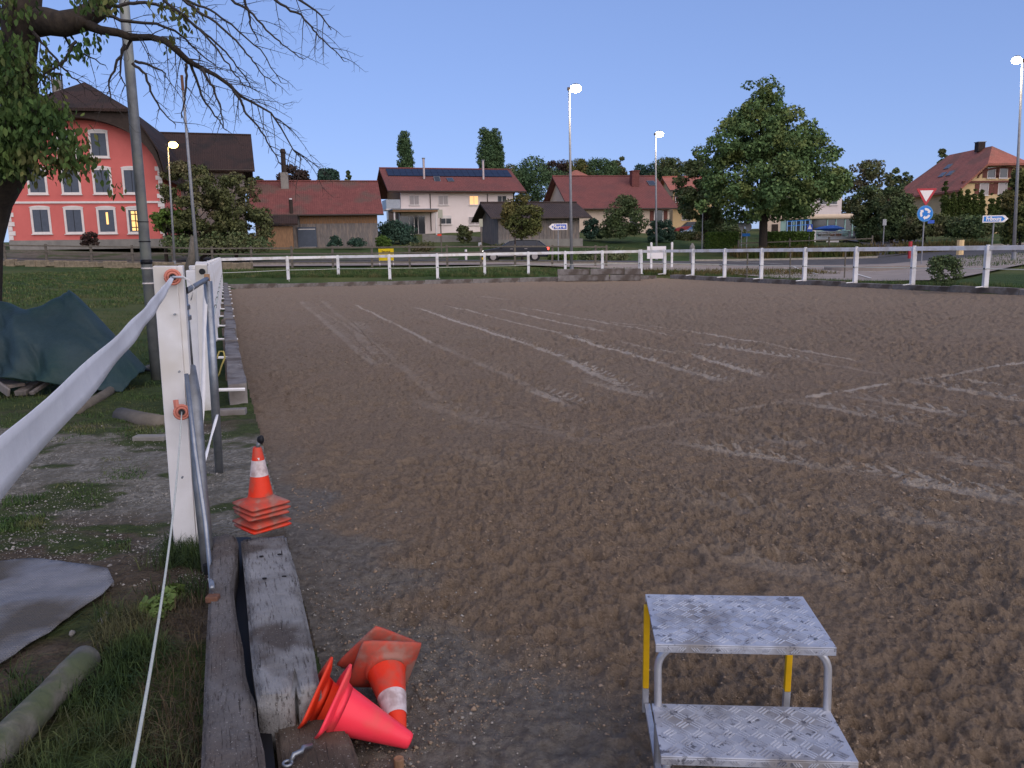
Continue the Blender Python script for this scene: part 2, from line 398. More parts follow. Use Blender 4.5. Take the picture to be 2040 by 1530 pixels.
def leafmat(name, a, b, cc=None, sc_=1.0, s3=.5):
    m = mat(name, a, b, sc_, .75, c3=cc, s3=s3, spec=.15, detail=3); N, L, B = nodes(m)
    g = N.new('ShaderNodeNewGeometry'); old = B.inputs['Base Color'].links[0].from_socket
    mul = N.new('ShaderNodeMix'); mul.data_type = 'RGBA'; mul.blend_type = 'MULTIPLY'; mul.inputs[0].default_value = 1
    L.new(old, mul.inputs[6]); L.new(ramp(N, L, g.outputs['Random Per Island'], 0, 1, (.55, .6, .6), (1.35, 1.3, 1.2)), mul.inputs[7]); L.new(mul.outputs[2], B.inputs['Base Color'])
    return m
M['leaf'] = leafmat('maple_foliage', (0.085, 0.150, 0.057), (0.137, 0.208, 0.075), (0.169, 0.202, 0.065), .6)
M['leafd'] = leafmat('dark_foliage', (0.074, 0.111, 0.049), (0.115, 0.151, 0.062), (0.135, 0.142, 0.068), .7)
M['leafb'] = leafmat('olive_foliage', (0.088, 0.103, 0.043), (0.125, 0.135, 0.056), (0.150, 0.125, 0.069), .7)
M['leafo'] = leafmat('autumn_foliage', (0.090, 0.114, 0.038), (0.138, 0.138, 0.046), (0.180, 0.150, 0.054), .9)
M['leafblue'] = leafmat('blue_green_foliage', (0.041, 0.084, 0.061), (0.068, 0.115, 0.081), None, .9)
M['leafred'] = leafmat('purple_foliage', (0.061, 0.038, 0.035), (0.081, 0.054, 0.041), None, .9)
M['poplar'] = leafmat('poplar_foliage', (0.065, 0.115, 0.054), (0.101, 0.155, 0.068), None, .5)
M['hedge'] = leafmat('hedge_foliage', (0.074, 0.128, 0.027), (0.115, 0.176, 0.038), None, 1.4)
M['thuja'] = leafmat('conifer_hedge_foliage', (0.054, 0.081, 0.019), (0.084, 0.105, 0.027), None, 1.2)
M['cherry'] = leafmat('cherry_leaf', (0.041, 0.081, 0.024), (0.074, 0.119, 0.032), (0.115, 0.115, 0.041), 1.5, 1.2)
M['blade'] = leafmat('grass_blade', (.048, .090, .028), (.085, .130, .042), (.14, .14, .06), 2.5, 1.6)
M['drygrass'] = leafmat('dry_grass', (.16, .105, .045), (.11, .095, .035), (.06, .08, .02), 1.2)
M['bladen'] = leafmat('near_grass_blade', (.030, .055, .018), (.058, .085, .028), (.10, .095, .045), 4, 2.5)
M['straw'] = leafmat('dry_stalks', (.12, .09, .055), (.075, .055, .036), None, 3)
# tarp
m = mat('tarp', (.028, .052, .058), (.018, .038, .042), 2.5, .6, c3=(.012, .040, .030), s3=.55, spec=.3); N, L, B = nodes(m)
bump(N, L, B, [(noise(N, L, 9, 6), .02)]); M['tarp'] = m
# woven mat
m = mat('woven_mat', (.20, .205, .22), (.30, .30, .315), 3, .9, c3=(.11, .095, .075), s3=1.8); N, L, B = nodes(m)
tc = N.new('ShaderNodeTexCoord'); w1 = N.new('ShaderNodeTexWave'); w1.inputs['Scale'].default_value = 21; w1.bands_direction = 'X'; L.new(tc.outputs['Object'], w1.inputs[0])
w2 = N.new('ShaderNodeTexWave'); w2.inputs['Scale'].default_value = 21; w2.bands_direction = 'Y'; L.new(tc.outputs['Object'], w2.inputs[0])
ml = N.new('ShaderNodeMath'); ml.operation = 'MULTIPLY'; L.new(w1.outputs[0], ml.inputs[0]); L.new(w2.outputs[0], ml.inputs[1])
old = B.inputs['Base Color'].links[0].from_socket
L.new(mixc(N, L, ml.outputs[0], mixc(N, L, .30, old, (.05, .05, .055)), old), B.inputs['Base Color']); bump(N, L, B, [(ml.outputs[0], .004), (noise(N, L, 5, 5), .03)]); M['mat'] = m
# aluminium tread
m = mat('tread_aluminium', (.52, .53, .57), (.38, .40, .46), 9, .5, metal=.3, c3=(.30, .28, .27), s3=4.5); N, L, B = nodes(m)
c = mixc(N, L, ramp(N, L, noise(N, L, 30, 6, rough=.7), .56, .62), B.inputs['Base Color'].links[0].from_socket, (.14, .14, .16)); L.new(c, B.inputs['Base Color'])
M['alu'] = m
M['alubar'] = mat('tread_bars', (.66, .67, .70), (.46, .48, .53), 13, .45, metal=.3, c3=(.30, .30, .33), s3=7)
M['alutube'] = mat('aluminium_tube', (.60, .60, .61), (.48, .48, .50), 12, .38, metal=.6)
M['lampglass'] = mat('lamp_glass', (1, 1, 1), rough=.3, emit=(1, .86, .66), es=55)
M['lampyellow'] = mat('lamp_glass_yellow', (1, .9, .5), rough=.3, emit=(1, .62, .14), es=28)
M['carpaint'] = mat('car_paint', (.012, .014, .022), rough=.30, spec=.35)
M['carglass'] = mat('car_glass', (.010, .014, .024), rough=.10, spec=.4)
M['tyre'] = mat('tyre', (.015, .015, .016), rough=.85)
M['rim'] = mat('wheel_rim', (.40, .36, .34), rough=.35, metal=.6)
M['taillight'] = mat('tail_light', (.6, .02, .02), rough=.3, emit=(1, .07, .05), es=3.2)
M['headlight'] = mat('head_light', (.9, .9, .9), rough=.3, emit=(1, .92, .85), es=2.0)
M['signblue'] = mat('sign_blue', (.035, .10, .46), rough=.45)
M['signcyan'] = mat('sign_light_blue', (.02, .20, .60), rough=.45)
M['signwhite'] = mat('sign_white', (.82, .76, .74), rough=.45)
M['signred'] = mat('sign_red', (.45, .04, .05), rough=.45)
M['signyellow'] = mat('sign_yellow', (.80, .56, .0), rough=.45)
M['signink'] = mat('sign_ink', (.12, .08, .01), rough=.6)
M['signback'] = mat('sign_back', (.36, .36, .37), rough=.5, metal=.4)
M['blueplastic'] = mat('blue_tarp', (.02, .08, .35), (.03, .12, .42), 3, .5)
M['stone'] = mat('stone', (.26, .24, .215), (.18, .165, .15), 12, .9, .01, 30)
M['pebble'] = mat('pebbles', (.40, .37, .32), (.20, .18, .15), 9, .9)
M['rubble'] = mat('rubble', (.22, .10, .06), (.28, .20, .14), 6, .9, .02, 12)

# ------------------------------------------------------------------ ground
def near_mesh():
    a1 = np.linspace(-44, 44, 900); a0 = np.linspace(-80, -44.8, 60); a2 = np.linspace(44.8, 80, 60)
    A = np.radians(np.concatenate([a0, a1, a2])); R = np.concatenate([np.linspace(.6, 1.45, 14), 1.5 * np.exp(np.arange(0, 310) * .0050), 1.5 * math.exp(310 * .005) * np.exp(np.arange(1, 300) * .0080)])
    R = R[R < 52]
    rr, aa = np.meshgrid(R, A, indexing='ij')
    X = rr * np.sin(aa); Y = rr * np.cos(aa)
    nr, na = X.shape
    idx = np.arange(nr * na).reshape(nr, na)
    F = np.stack([idx[:-1, :-1], idx[:-1, 1:], idx[1:, 1:], idx[1:, :-1]], -1).reshape(-1, 4)
    return X.ravel(), Y.ravel(), F, rr.ravel()
X, Y, F, RR = near_mesh()
D_in = inside(X, Y)
# light wheel marks raked across the arena (pixel pairs on the ground, width, strength)
TR = [((600, 601), (748, 728), .16, .30), ((640, 598), (870, 790), .15, .22), ((708, 606), (862, 684), .11, .65), ((830, 612), (1130, 715), .13, .9), ((1130, 715), (1235, 768), .16, .8), ((862, 684), (1130, 803), .14, .30),
      ((1060, 776), (1130, 803), .20, .7), ((890, 608), (1180, 680), .11, .6), ((1120, 668), (1330, 725), .14, .9), ((1330, 725), (1440, 760), .16, .8), ((1000, 616), (1200, 660), .12, .7),
      ((1240, 680), (1360, 705), .12, .7), ((1360, 700), (1510, 746), .15, .9), ((1040, 612), (1340, 668), .10, .6), ((1400, 683), (1600, 714), .16, .7), ((1150, 633), (1440, 668), .10, .6), ((1380, 660), (1700, 715), .11, .75),
      ((1600, 714), (1760, 742), .12, .25), ((960, 590), (1010, 596), .15, .5), ((640, 620), (780, 700), .1, .2),
      ((1560, 799), (1800, 757), .10, 1), ((1800, 757), (2060, 717), .11, 1), ((1400, 826), (1570, 797), .10, .35), ((1240, 860), (1420, 826), .1, .2),
      ((1610, 802), (1790, 838), .18, .8), ((1790, 838), (1960, 870), .16, .4), ((1690, 786), (1910, 822), .18, .8), ((1815, 757), (2060, 800), .20, .9), ((1980, 832), (2060, 846), .2, .5), ((1880, 750), (2060, 768), .12, .6),
      ((1380, 888), (1700, 942), .17, .7), ((1680, 935), (2020, 992), .22, .95), ((1340, 990), (1560, 1030), .2, .5), ((1420, 1100), (1640, 1145), .2, .3), ((920, 900), (1000, 930), .2, .2), ((1380, 824), (1450, 830), .2, .3),
      ((1690, 896), (1790, 908), .2, .4), ((1700, 1012), (1990, 1062), .2, .35), ((1500, 870), (1760, 905), .18, .35), ((1850, 905), (2060, 940), .2, .45), ((700, 640), (740, 705), .2, .35), ((1180, 760), (1290, 790), .18, .45), ((840, 800), (1000, 850), .2, .2), ((1020, 840), (1180, 880), .18, .15)]
trs = np.zeros_like(X); trt = np.full_like(X, 9.0); trm = np.zeros_like(X); trc = np.zeros_like(X)
for p, q, wd, st in TR:
    a, b = G(*p), G(*q); dx, dy = b.x - a.x, b.y - a.y; Ls = math.hypot(dx, dy); dx /= Ls; dy /= Ls
    s = (X - a.x) * dx + (Y - a.y) * dy; t = -(X - a.x) * dy + (Y - a.y) * dx
    t = t + .05 * (vnoise(s * .45 + p[0], s * 0, 5) - .5); wd2 = wd * .52; tn = t / wd2
    ends = sstep(-.4, .4, s) * (1 - sstep(Ls - .4, Ls + .4, s)); better = (np.abs(tn - .8) < np.abs(trt - .8)) & (ends > .02)
    trs = np.where(better, s, trs); trt = np.where(better, tn, trt)
    dens = sstep(.25, .50, fbm(s * .8 + p[1], t * 1.0, 3, 3)) * .55 + .45
    trm = np.where(better, ends * min(1, st * 1.15) * dens, trm); trc = np.where(better, 1.0 if wd > .155 else (.5 if wd > .12 else .0), trc)
trk = trm * (1 - sstep(.5, 1.3, np.abs(trt)))
# sand surface
def sand_relief(X, Y):
    und = (fbm(X * .35, Y * .35, 3, 1) - .5) * .05
    cl = fbm(X * 4.0, Y * 4.0, 3, 9); ridged = 1 - np.abs(2 * fbm(X * 9 + 9, Y * 11, 4, 21) - 1); r2 = 1 - np.abs(2 * fbm(X * 19 + 3, Y * 22, 3, 27) - 1)
    patch = sstep(.35, .65, fbm(X * .8, Y * .8, 3, 91))
    zs = und + (cl - .5) * .020 + (ridged - .75) * .048 * (.3 + patch) + (r2 - .75) * .034 * (.6 + .6 * patch) + (fbm(X * 30, Y * 30, 3, 33) - .5) * .026
    hp = np.zeros_like(X); cx = np.floor(X / .34); cy = np.floor(Y / .34)
    for ox in (-1, 0, 1):
        for oy in (-1, 0, 1):
            gx, gy = cx + ox, cy + oy
            r1, r2_, r3 = _hash(gx, gy, 71), _hash(gx, gy, 72), _hash(gx, gy, 73)
            hx, hy = (gx + .2 + .6 * r1) * .34, (gy + .2 + .6 * r2_) * .34
            d = np.sqrt(((X - hx)) ** 2 + ((Y - hy) * 1.15) ** 2) / (.055 + .03 * r3)
            hp += np.where(r3 > .52, -.034 * np.exp(-d ** 2 * 1.0) + .015 * np.exp(-((d - 1.6) / .45) ** 2), 0)
    return zs, hp
def sand_mask(X, Y):
    dleft = (X - NL.x) * VD.x + (Y - NL.y) * VD.y
    gw = np.interp(Y, [1.5, 2.6, 3.4, 4.4, 6.5], [1.55, 1.2, .7, .36, .25])
    return (1 - sstep(gw * .55, gw * 1.5, dleft + (fbm(X * 2.2, Y * 2.2, 5, 41) - .5) * 1.1)) * .85 * (1 - sstep(5.6, 7.4, Y + (fbm(X * 1.2, Y * 1.2, 3, 42) - .5)))
def SANDZ(x, y):
    z, h = sand_relief(x, y); return (z + h) * (1 - .55 * sand_mask(x, y)) - .01
zs, hp = sand_relief(X, Y)
zs += hp * (1 - .6 * trk)
grey = sand_mask(X, Y)
zs = zs * (1 - .55 * grey)
zs = np.where(D_in < .35, zs * .6 + .0, zs) - .01
keep = (D_in > -.25)
def submesh(keepmask, Z, name, material, attrs, kind='structure'):
    fk = keepmask[F].all(1); Fk = F[fk]; used = np.unique(Fk); mp = np.full(len(X), -1); mp[used] = np.arange(len(used))
    V = np.stack([X[used], Y[used], Z[used]], 1)
    o = rawmesh(name, V, mp[Fk][:, ::-1], material, smooth=True, attrs={k: v[used] for k, v in attrs.items()}); o['kind'] = kind; return o
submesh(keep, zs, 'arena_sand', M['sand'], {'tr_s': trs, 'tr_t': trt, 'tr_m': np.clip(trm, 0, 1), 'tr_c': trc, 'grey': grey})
# yard to the left of the arena
gmask = sstep(4.5, 5.2, Y + (fbm(X * 1.5, Y * 1.5, 3, 51) - .5) * 1.4) * (1 - sstep(7.0, 7.8, Y + (fbm(X * 1.1, Y * 1.1, 3, 52) - .5) * 1.6 + .30 * (X + 2.3)))
grm = np.maximum(sstep(7.2, 8.3, Y + (fbm(X * 1.1, Y * 1.1, 3, 53) - .5) * 2.2 + .2 * (X + 2.3)), (1 - sstep(3.2, 4.2, Y)) * sstep(.42, .6, fbm(X * 2, Y * 2, 4, 54)))
grm = np.maximum(grm * sstep(.3, .5, fbm(X * 3, Y * 3, 4, 56) + .25), sstep(.56, .64, fbm(X * 1.6, Y * 3.0, 4, 57)) * .9)
zy = .03 + (fbm(X * 2, Y * 2, 5, 61) - .5) * .06 + (fbm(X * 16, Y * 16, 3, 62) - .5) * .018 * (1 - gmask * .3) - .35 * sstep(11.0, 14.0, RR) * 1
zy += H(X, Y)
submesh((D_in < .02) & (X < 0) & (RR < 13.6), zy, 'yard_ground', M['yard'], {'gravel': gmask * (1 - grm * .8), 'grass': grm})
# the big ground sheet
def big_ground():
    xs = np.concatenate([-np.geomspace(3000, 75, 14), np.arange(-72, 78, 1.0), np.geomspace(80, 3000, 14)])
    ys = np.concatenate([-np.geomspace(400, 12, 6), np.arange(-10, 125, 1.0), np.geomspace(127, 4000, 18)])
    x, y = np.meshgrid(xs, ys); z = H(x, y)
    din = inside(x, y); z = z - .22 * sstep(-.2, .9, din)
    r = np.hypot(x, y); z = z - .25 * (1 - sstep(10.5, 13.0, r)) * (din < .9)
    z += np.where((din < 0) & (r > 12), (fbm(x * .7, y * .7, 3, 5) - .5) * .10, 0)
    n, k = x.shape; idx = np.arange(n * k).reshape(n, k)
    Fq = np.stack([idx[:-1, :-1], idx[:-1, 1:], idx[1:, 1:], idx[1:, :-1]], -1).reshape(-1, 4)
    o = rawmesh('ground', np.stack([x.ravel(), y.ravel(), z.ravel()], 1), Fq, M['field'], smooth=True); o['kind'] = 'structure'
big_ground()
def strip(name, left, right, material, dz, n=60, kind='structure'):
    """drape a sheet between two polylines (lists of (x,y)) over the terrain"""
    def samp(P, t):
        s = [0]
        for a, b in zip(P, P[1:]): s.append(s[-1] + math.dist(a, b))
        t *= s[-1]
        return np.interp(t, s, [p[0] for p in P]), np.interp(t, s, [p[1] for p in P])
    V = []; m_ = 9
    for i in range(n + 1):
        a, b = samp(left, i / n), samp(right, i / n)
        for j in range(m_):
            u = j / (m_ - 1); V.append((a[0] + (b[0] - a[0]) * u, a[1] + (b[1] - a[1]) * u))
    V = np.array(V); Z = H(V[:, 0], V[:, 1]) + dz
    idx = np.arange((n + 1) * m_).reshape(n + 1, m_)
    Fq = np.stack([idx[:-1, :-1], idx[:-1, 1:], idx[1:, 1:], idx[1:, :-1]], -1).reshape(-1, 4)
    o = rawmesh(name, np.column_stack([V, Z]), Fq, material, smooth=True)
    if kind: o['kind'] = kind
    return o
# main road behind the arena, footpath on its near side, wide pale junction on the right
strip('road', [(-75, 62), (-30, 61), (0, 61.5), (14, 61), (30, 66), (46, 71), (90, 70)], [(-75, 55.2), (-30, 55.2), (0, 55.5), (14, 54), (28, 56), (46, 59), (90, 60)], M['asphalt'], .09, 90)
strip('junction_paving', [(14, 53.9), (20, 54.8), (26, 55.7), (32, 56.7), (46, 58.9)], [(12.6, 46), (13.3, 39.5), (15.5, 35.5), (17.6, 32.6), (22, 37), (29, 44), (38, 50)], M['asphalt_pale'], .10, 60)
strip('footpath', [(-75, 55.0), (-30, 55.0), (0, 55.3), (13.9, 53.8)], [(-75, 53.3), (-30, 53.3), (0, 53.3), (12.9, 47.5)], M['asphalt_pale'], .10, 70)
strip('side_road', [(30, 66), (36, 84), (40, 110)], [(37, 69), (43, 86), (50, 110)], M['asphalt'], .10, 50)
strip('uphill_road', [(46, 70.5), (62, 82), (90, 92)], [(48, 67), (66, 76), (92, 84)], M['asphalt'], .09, 50)
M['bank'] = mat('rough_bank', (.15, .13, .105), (.085, .08, .055), 1.6, .95, .05, 5, c3=(.06, .08, .03), s3=.5)
strip('gravel_bank', [(-75, 66.0), (-30, 65.2), (-4, 65.0)], [(-75, 62.1), (-30, 61.1), (-4, 61.6)], M['bank'], .10, 60)
def mark(pts, wd, dz=.13):
    P = [(G(*p, .15).x, G(*p, .15).y) for p in pts]
    A = []; Bq = []
    for i, p in enumerate(P):
        q0, q1 = P[max(i - 1, 0)], P[min(i + 1, len(P) - 1)]; d = Vector((q1[0] - q0[0], q1[1] - q0[1])).normalized()
        A.append((p[0] - d.y * wd / 2, p[1] + d.x * wd / 2)); Bq.append((p[0] + d.y * wd / 2, p[1] - d.x * wd / 2))
    strip('road_marking', A, Bq, M['paint'], dz, 12)
mark([(1580, 536.5), (1600, 541), (1630, 545.5)], .13); mark([(1640, 537), (1672, 538.5)], .12); mark([(1560, 534.5), (1480, 533), (1400, 531)], .12)
mark([(1690, 540), (1745, 541)], .12); mark([(1700, 543), (1735, 553)], .12)
def kerbline(P, name='kerb'):
    b = MB()
    for (x0, y0), (x1, y1) in zip(P, P[1:]):
        n = max(1, int(math.dist((x0, y0), (x1, y1)) / 2))
        for i in range(n):
            a = Vector((x0 + (x1 - x0) * i / n, y0 + (y1 - y0) * i / n, 0)); c = Vector((x0 + (x1 - x0) * (i + 1) / n, y0 + (y1 - y0) * (i + 1) / n, 0))
            a.z = hz(a.x, a.y) + .10; c.z = hz(c.x, c.y) + .10; b.beam(a, c, .18, .22)
    o = b.build(name, M['kerb']); o['kind'] = 'structure'
kerbline([(-60, 55.12), (-30, 55.12), (0, 55.4), (13.9, 53.95)])
kerbline([(14, 61.4), (30, 66.3)]); kerbline([(37.5, 69.5), (47, 71.5)])
# traffic island (right)
isl = MB(); ang = [i * 2 * pi / 28 for i in range(28)]
cxy = G(1810, 531, .3); isl.slab([(cxy.x + 5 * cos(a), cxy.y + 2.6 * sin(a)) for a in ang], 0.0, hz(cxy.x, cxy.y) + .22)
isl.build('traffic_island', M['asphalt_pale'])['kind'] = 'structure'

# low sandstone edging in front of the pink house: single blocks
wl = thing('stone_edging', 'low wall of rough tan sandstone blocks along the far edge of the left field', 'wall', (-26, 51.5, 0))
for i in range(34):
    x0 = -34 + i * .62 + rnd.uniform(-.05, .05)
    if x0 > -16.5: break
    b = MB(); s = (rnd.uniform(.42, .66), rnd.uniform(.35, .5), rnd.uniform(.25, .55))
    b.box((0, 0, 0), (s[0] + .14, s[1], s[2]), Matrix.Rotation(rnd.uniform(-.04, .04), 4, 'Y'))
    y0 = 51.5 + rnd.uniform(-.06, .06)
    b.build('stone_block', M['sandstone'], wl, loc=(x0 + 26, y0 - 51.5, hz(x0, y0) + .18), bevel=.04)

# ------------------------------------------------------------------ sleepers round the arena
def sleeper_row(label, A, B, top, wd, ht, side, seg=2.55, skip=0, jit=.02, name='sleeper_edging'):
    A, B = Vector((A.x, A.y, 0)), Vector((B.x, B.y, 0)); d = (B - A); Lt = d.length; d.normalize()
    t = thing(name, label, 'timber edging', A); n = int(Lt / seg)
    rz = math.atan2(d.y, d.x)
    for i in range(n + 1):
        l = min(seg - .03, Lt - i * seg - .03)
        if l < .4: continue
        b = MB(); nseg = 6; V = []
        for k in range(nseg + 1):
            x = -l / 2 + l * k / nseg
            for (yy, zz) in ((-wd / 2, -ht), (wd / 2, -ht), (wd / 2, 0), (wd * .3, .006), (-wd * .3, .004), (-wd / 2, 0)):
                V.append((x, yy + rnd.uniform(-.008, .008), zz + (rnd.uniform(-.012, .006) if zz > -.05 else 0)))
        Fs = []
        for k in range(nseg):
            for j in range(6):
                j2 = (j + 1) % 6; Fs.append((k * 6 + j, k * 6 + j2, (k + 1) * 6 + j2, (k + 1) * 6 + j))
        Fs.append(tuple(range(6))[::-1]); Fs.append(tuple(nseg * 6 + j for j in range(6)))
        b.add(V, Fs)
        c = d * (i * seg + seg / 2) + Vector((-d.y, d.x, 0)) * rnd.uniform(-jit, jit)
        o = b.build('sleeper', M['sleeper'], t, loc=(c.x, c.y, top + rnd.uniform(-.025, .02)))
        o.rotation_euler = (0, 0, rz + rnd.uniform(-.006, .006))
    return t
LS0, LS1 = G(472, 765, .27), G(449, 566, .2)
sleeper_row('long row of grey railway sleepers edging the left side of the arena', LS0, LS1, .27, .20, .34, 1)
far0 = G(452, 571, .1); sleeper_row('grey railway sleepers lying along the far end of the arena', far0, G(1330, 551, .1), .20, .24, .28, 1)
sleeper_row('railway sleepers edging the right side of the arena below the white fence', G(1338, 551, .1), FR + (NR - FR) * .9, .19, .24, .27, 1)
bs = G(1112, 561, 0)
t = thing('timber_stack', 'stacked heavy grey timbers at the far end of the arena below the corner lamp', 'timber stack', bs)
du = (G(1265, 559, 0) - bs).normalized(); rz = math.atan2(du.y, du.x)
for (a, l, z) in ((0, 2.7, .18), (2.75, 1.6, .17), (-.02, 1.7, .50), (1.72, 1.75, .50), (3.5, .85, .48)):
    b = MB(); b.box((0, 0, 0), (l, .42, .31)); c = du * (a + l / 2)
    o = b.build('timber', M['sleeper'], t, loc=(c.x, c.y, z), bevel=.02); o.rotation_euler = (rnd.uniform(-.02, .02), 0, rz)

# ------------------------------------------------------------------ white post-and-rail fences
ZT = 1.55
def post_part(t, p, base, zb, zt, foot=None, wd=.15, lean=0):
    b = MB(); h = zt - zb
    b.box((0, 0, h / 2), (wd, wd, h)); b.slab([(wd * .42 * cos(a), wd * .42 * sin(a)) for a in [k * pi / 4 for k in range(8)]], h, h + .05)
    o = b.build('post', M['white'], t, loc=(p.x - base.x, p.y - base.y, zb - base.z), bevel=.012)
    if foot is not None:
        f = MB(); f.tube([(0, 0, .05), (foot.x * .12, foot.y * .12, .035), (foot.x * .42, foot.y * .42, .02)], .02, 6)
        f.build('foot', M['white'], o)
    c = MB(); k = wd / 2 + .012
    if foot is not None: c.tube([(foot.x * wd * .3, foot.y * wd * .3, h * .46), (foot.x * (k + .02), foot.y * (k + .02), h * .46)], .028, 8); c.build('insulator', M['black'], o)
    return o
def fence_run(label, pts, footdir, zb=.2, zt=ZT, wire=True, extra=None):
    base = Vector((pts[0].x, pts[0].y, 0)); t = thing('rail_fence', label, 'fence', base)
    for p in pts: post_part(t, p, base, zb, zt, footdir)
    for a, c in zip(pts, pts[1:]):
        b = MB(); b.beam(Vector((a.x, a.y, zt - .055)) - base, Vector((c.x, c.y, zt - .055)) - base, .06, .15)
        b.build('rail', M['white'], t, bevel=.008)
    if wire:
        b = MB(); q = [Vector((p.x, p.y, zb + (zt - zb) * .46)) - base + footdir * .09 for p in pts]
        P = []
        for a, c in zip(q, q[1:]): P += [a, (a + c) / 2 + Vector((0, 0, -.012))]
        P.append(q[-1]); b.tube(P, .016, 5); b.build('wire', M['rope'], t)
    return t
# left run
p2 = G(411, 815, .03); fc = G(441, 568, .2); dl_ = Vector((fc.x - p2.x, fc.y - p2.y, 0)); 
lp = [p2 + dl_ * ((yv - p2.y) / dl_.y) for yv in (11.55, 14.15, 16.9, 19.6, 22.3, 25.0, 27.7, 30.4, 33.1, 35.8, 38.4)]
lt = fence_run('white rail fence running away along the left side of the arena', [p2] + lp, VD, .2)
# a row of small black tape holders clipped on the left fence
for a in lp[:7]:
    for z in (1.15, .95, .7):
        pass
fp = [G(px, py, .2) for px, py in ((441, 568), (575, 560), (675, 557), (777, 556.5), (872, 555), (966, 551.5), (1053, 549.5), (1138, 541), (1216, 541), (1274, 546))]
fp[7] = fp[6] + (fp[9] - fp[6]) * (1 / 3); fp[8] = fp[6] + (fp[9] - fp[6]) * (2 / 3)
fence_run('white rail fence closing the far end of the arena before the green field', fp, -UD, .2)
rp = [G(px, py, .2) for px, py in ((1274, 546), (1324, 546.5), (1380, 549), (1443, 553), (1516, 556), (1602, 560), (1703, 564), (1817, 568), (1962, 573))]
rp[0] = fp[9] + Vector((.05, -.25, 0)); rp.append(rp[-1] + (rp[-1] - rp[-2]) * 1.0); rp.append(rp[-1] + (rp[-1] - rp[-2]))
fence_run('white rail fence down the right side of the arena beside the junction', rp, -VD, .2)
for i, (px, py, lab) in enumerate(((1297, 545, 'left of the two tall white posts without rail at the far corner'), (1338, 543, 'right of the two tall white posts without rail at the far corner'))):
    g = G(px, py, .1); b = MB(); b.box((0, 0, 1.0), (.13, .13, 2.0)); b.slab([(.05 * cos(a), .05 * sin(a)) for a in [k * pi / 4 for k in range(8)]], 2.0, 2.03)
    tag(b.build('white_post', M['white'], loc=(g.x, g.y, 0), bevel=.015), lab, 'post', 'tall posts at the far corner of the arena')

# ------------------------------------------------------------------ foreground timbers (outlines measured on their top face)
def outline_timber(name, label, px, z, th, material, mid=None):
    P = [G(a, b, z) for a, b in px]; c = sum(P, Vector()) / len(P)
    bm = bmesh.new(); vs = [bm.verts.new((p.x - c.x, p.y - c.y, 0)) for p in P]; f = bm.faces.new(vs)
    r = bmesh.ops.extrude_face_region(bm, geom=[f]); top = [v for v in r['geom'] if isinstance(v, bmesh.types.BMVert)]
    for v in top: v.co.z -= th
    bmesh.ops.recalc_face_normals(bm, faces=bm.faces)
    bmesh.ops.bevel(bm, geom=[e for e in bm.edges if all(abs(v.co.z) < 1e-6 for v in e.verts)], offset=.012, segments=2, affect='EDGES')
    bmesh.ops.triangulate(bm, faces=[f for f in bm.faces if len(f.verts) > 4])
    for _ in range(3):
        bmesh.ops.subdivide_edges(bm, edges=[e for e in bm.edges if e.calc_length() > .05], cuts=1, use_grid_fill=True)
    bmesh.ops.triangulate(bm, faces=[f for f in bm.faces if len(f.verts) > 4])
    co = np.array([v.co[:] for v in bm.verts]); X_, Y_ = co[:, 0] + c.x, co[:, 1] + c.y
    n1 = (fbm(X_ * 6, Y_ * 3, 4, 81) - .5); gl = (X_ * VD.x + Y_ * VD.y)
    g = (vnoise(gl * 55, (X_ * UD.x + Y_ * UD.y) * 2.2, 82) - .5)
    for v, a, q in zip(bm.verts, n1, g):
        if v.co.z > -.03: v.co.z += a * .022 + q * .010
        v.co.x += a * .01
    me = bpy.data.meshes.new(name); bm.to_mesh(me); bm.free(); me.materials.append(material)
    for p in me.polygons: p.use_smooth = True
    o = bpy.data.objects.new(name, me); COL.objects.link(o); o.location = (c.x, c.y, z)
    return tag(o, label, 'timber'), c
tA, cA = outline_timber('timber_beam', 'long dark tarred timber along the bottom left, left of the black gap', [(396, 1600), (402, 1450), (407, 1350), (412, 1240), (418, 1110), (421, 1068), (450, 1064), (470, 1066), (474, 1080), (472, 1120), (466, 1150), (464, 1175), (470, 1215), (484, 1290), (488, 1340), (497, 1375), (508, 1400), (512, 1440), (526, 1490), (530, 1540), (536, 1600)], .20, .2, M['timberA'])
tB, cB = outline_timber('timber_beam', 'bleached grey timber under the upright cone stack, ending in a split end', [(511, 1390), (503, 1340), (495, 1250), (490, 1180), (484, 1120), (479, 1074), (520, 1068), (571, 1064), (588, 1130), (606, 1210), (626, 1300), (640, 1368), (612, 1376), (594, 1382), (588, 1360), (584, 1383), (550, 1392)], .23, .2, M['timberB'])
for k, (px, py) in enumerate(((521, 1109), (557, 1105), (527, 1153), (566, 1149))):
    g = G(px, py, .236); b = MB(); b.slab([(.011 * cos(a), .007 * sin(a)) for a in [j * pi / 4 for j in range(8)]], 0, .004)
    b.build('bolt_hole', M['dark'], tB, loc=(g.x - cB.x, g.y - cB.y, .006))
tC, cC = outline_timber('timber_beam', 'brown lower timber beneath the fallen cones', [(538, 1396), (600, 1388), (646, 1384), (676, 1420), (706, 1480), (734, 1560), (756, 1640), (566, 1640), (552, 1500)], .115, .14, M['timberC'])
# steel eye bolt on the brown timber
g = G(600, 1512, .125); b = MB(); b.tube([(-.03, -.02, 0), (-.02, -.005, .02), (0, .01, .02), (.0, .03, .02), (.02, .055, .01)], .008, 8); b.tube([(-.035 + .014 * cos(a), -.03 + .014 * sin(a), .006) for a in [k * pi / 5 for k in range(11)]], .005, 6)
tag(b.build('eye_bolt', M['galv'], loc=g, smooth=True), 'small bent steel eye bolt on the brown timber below the fallen cones', 'bolt')
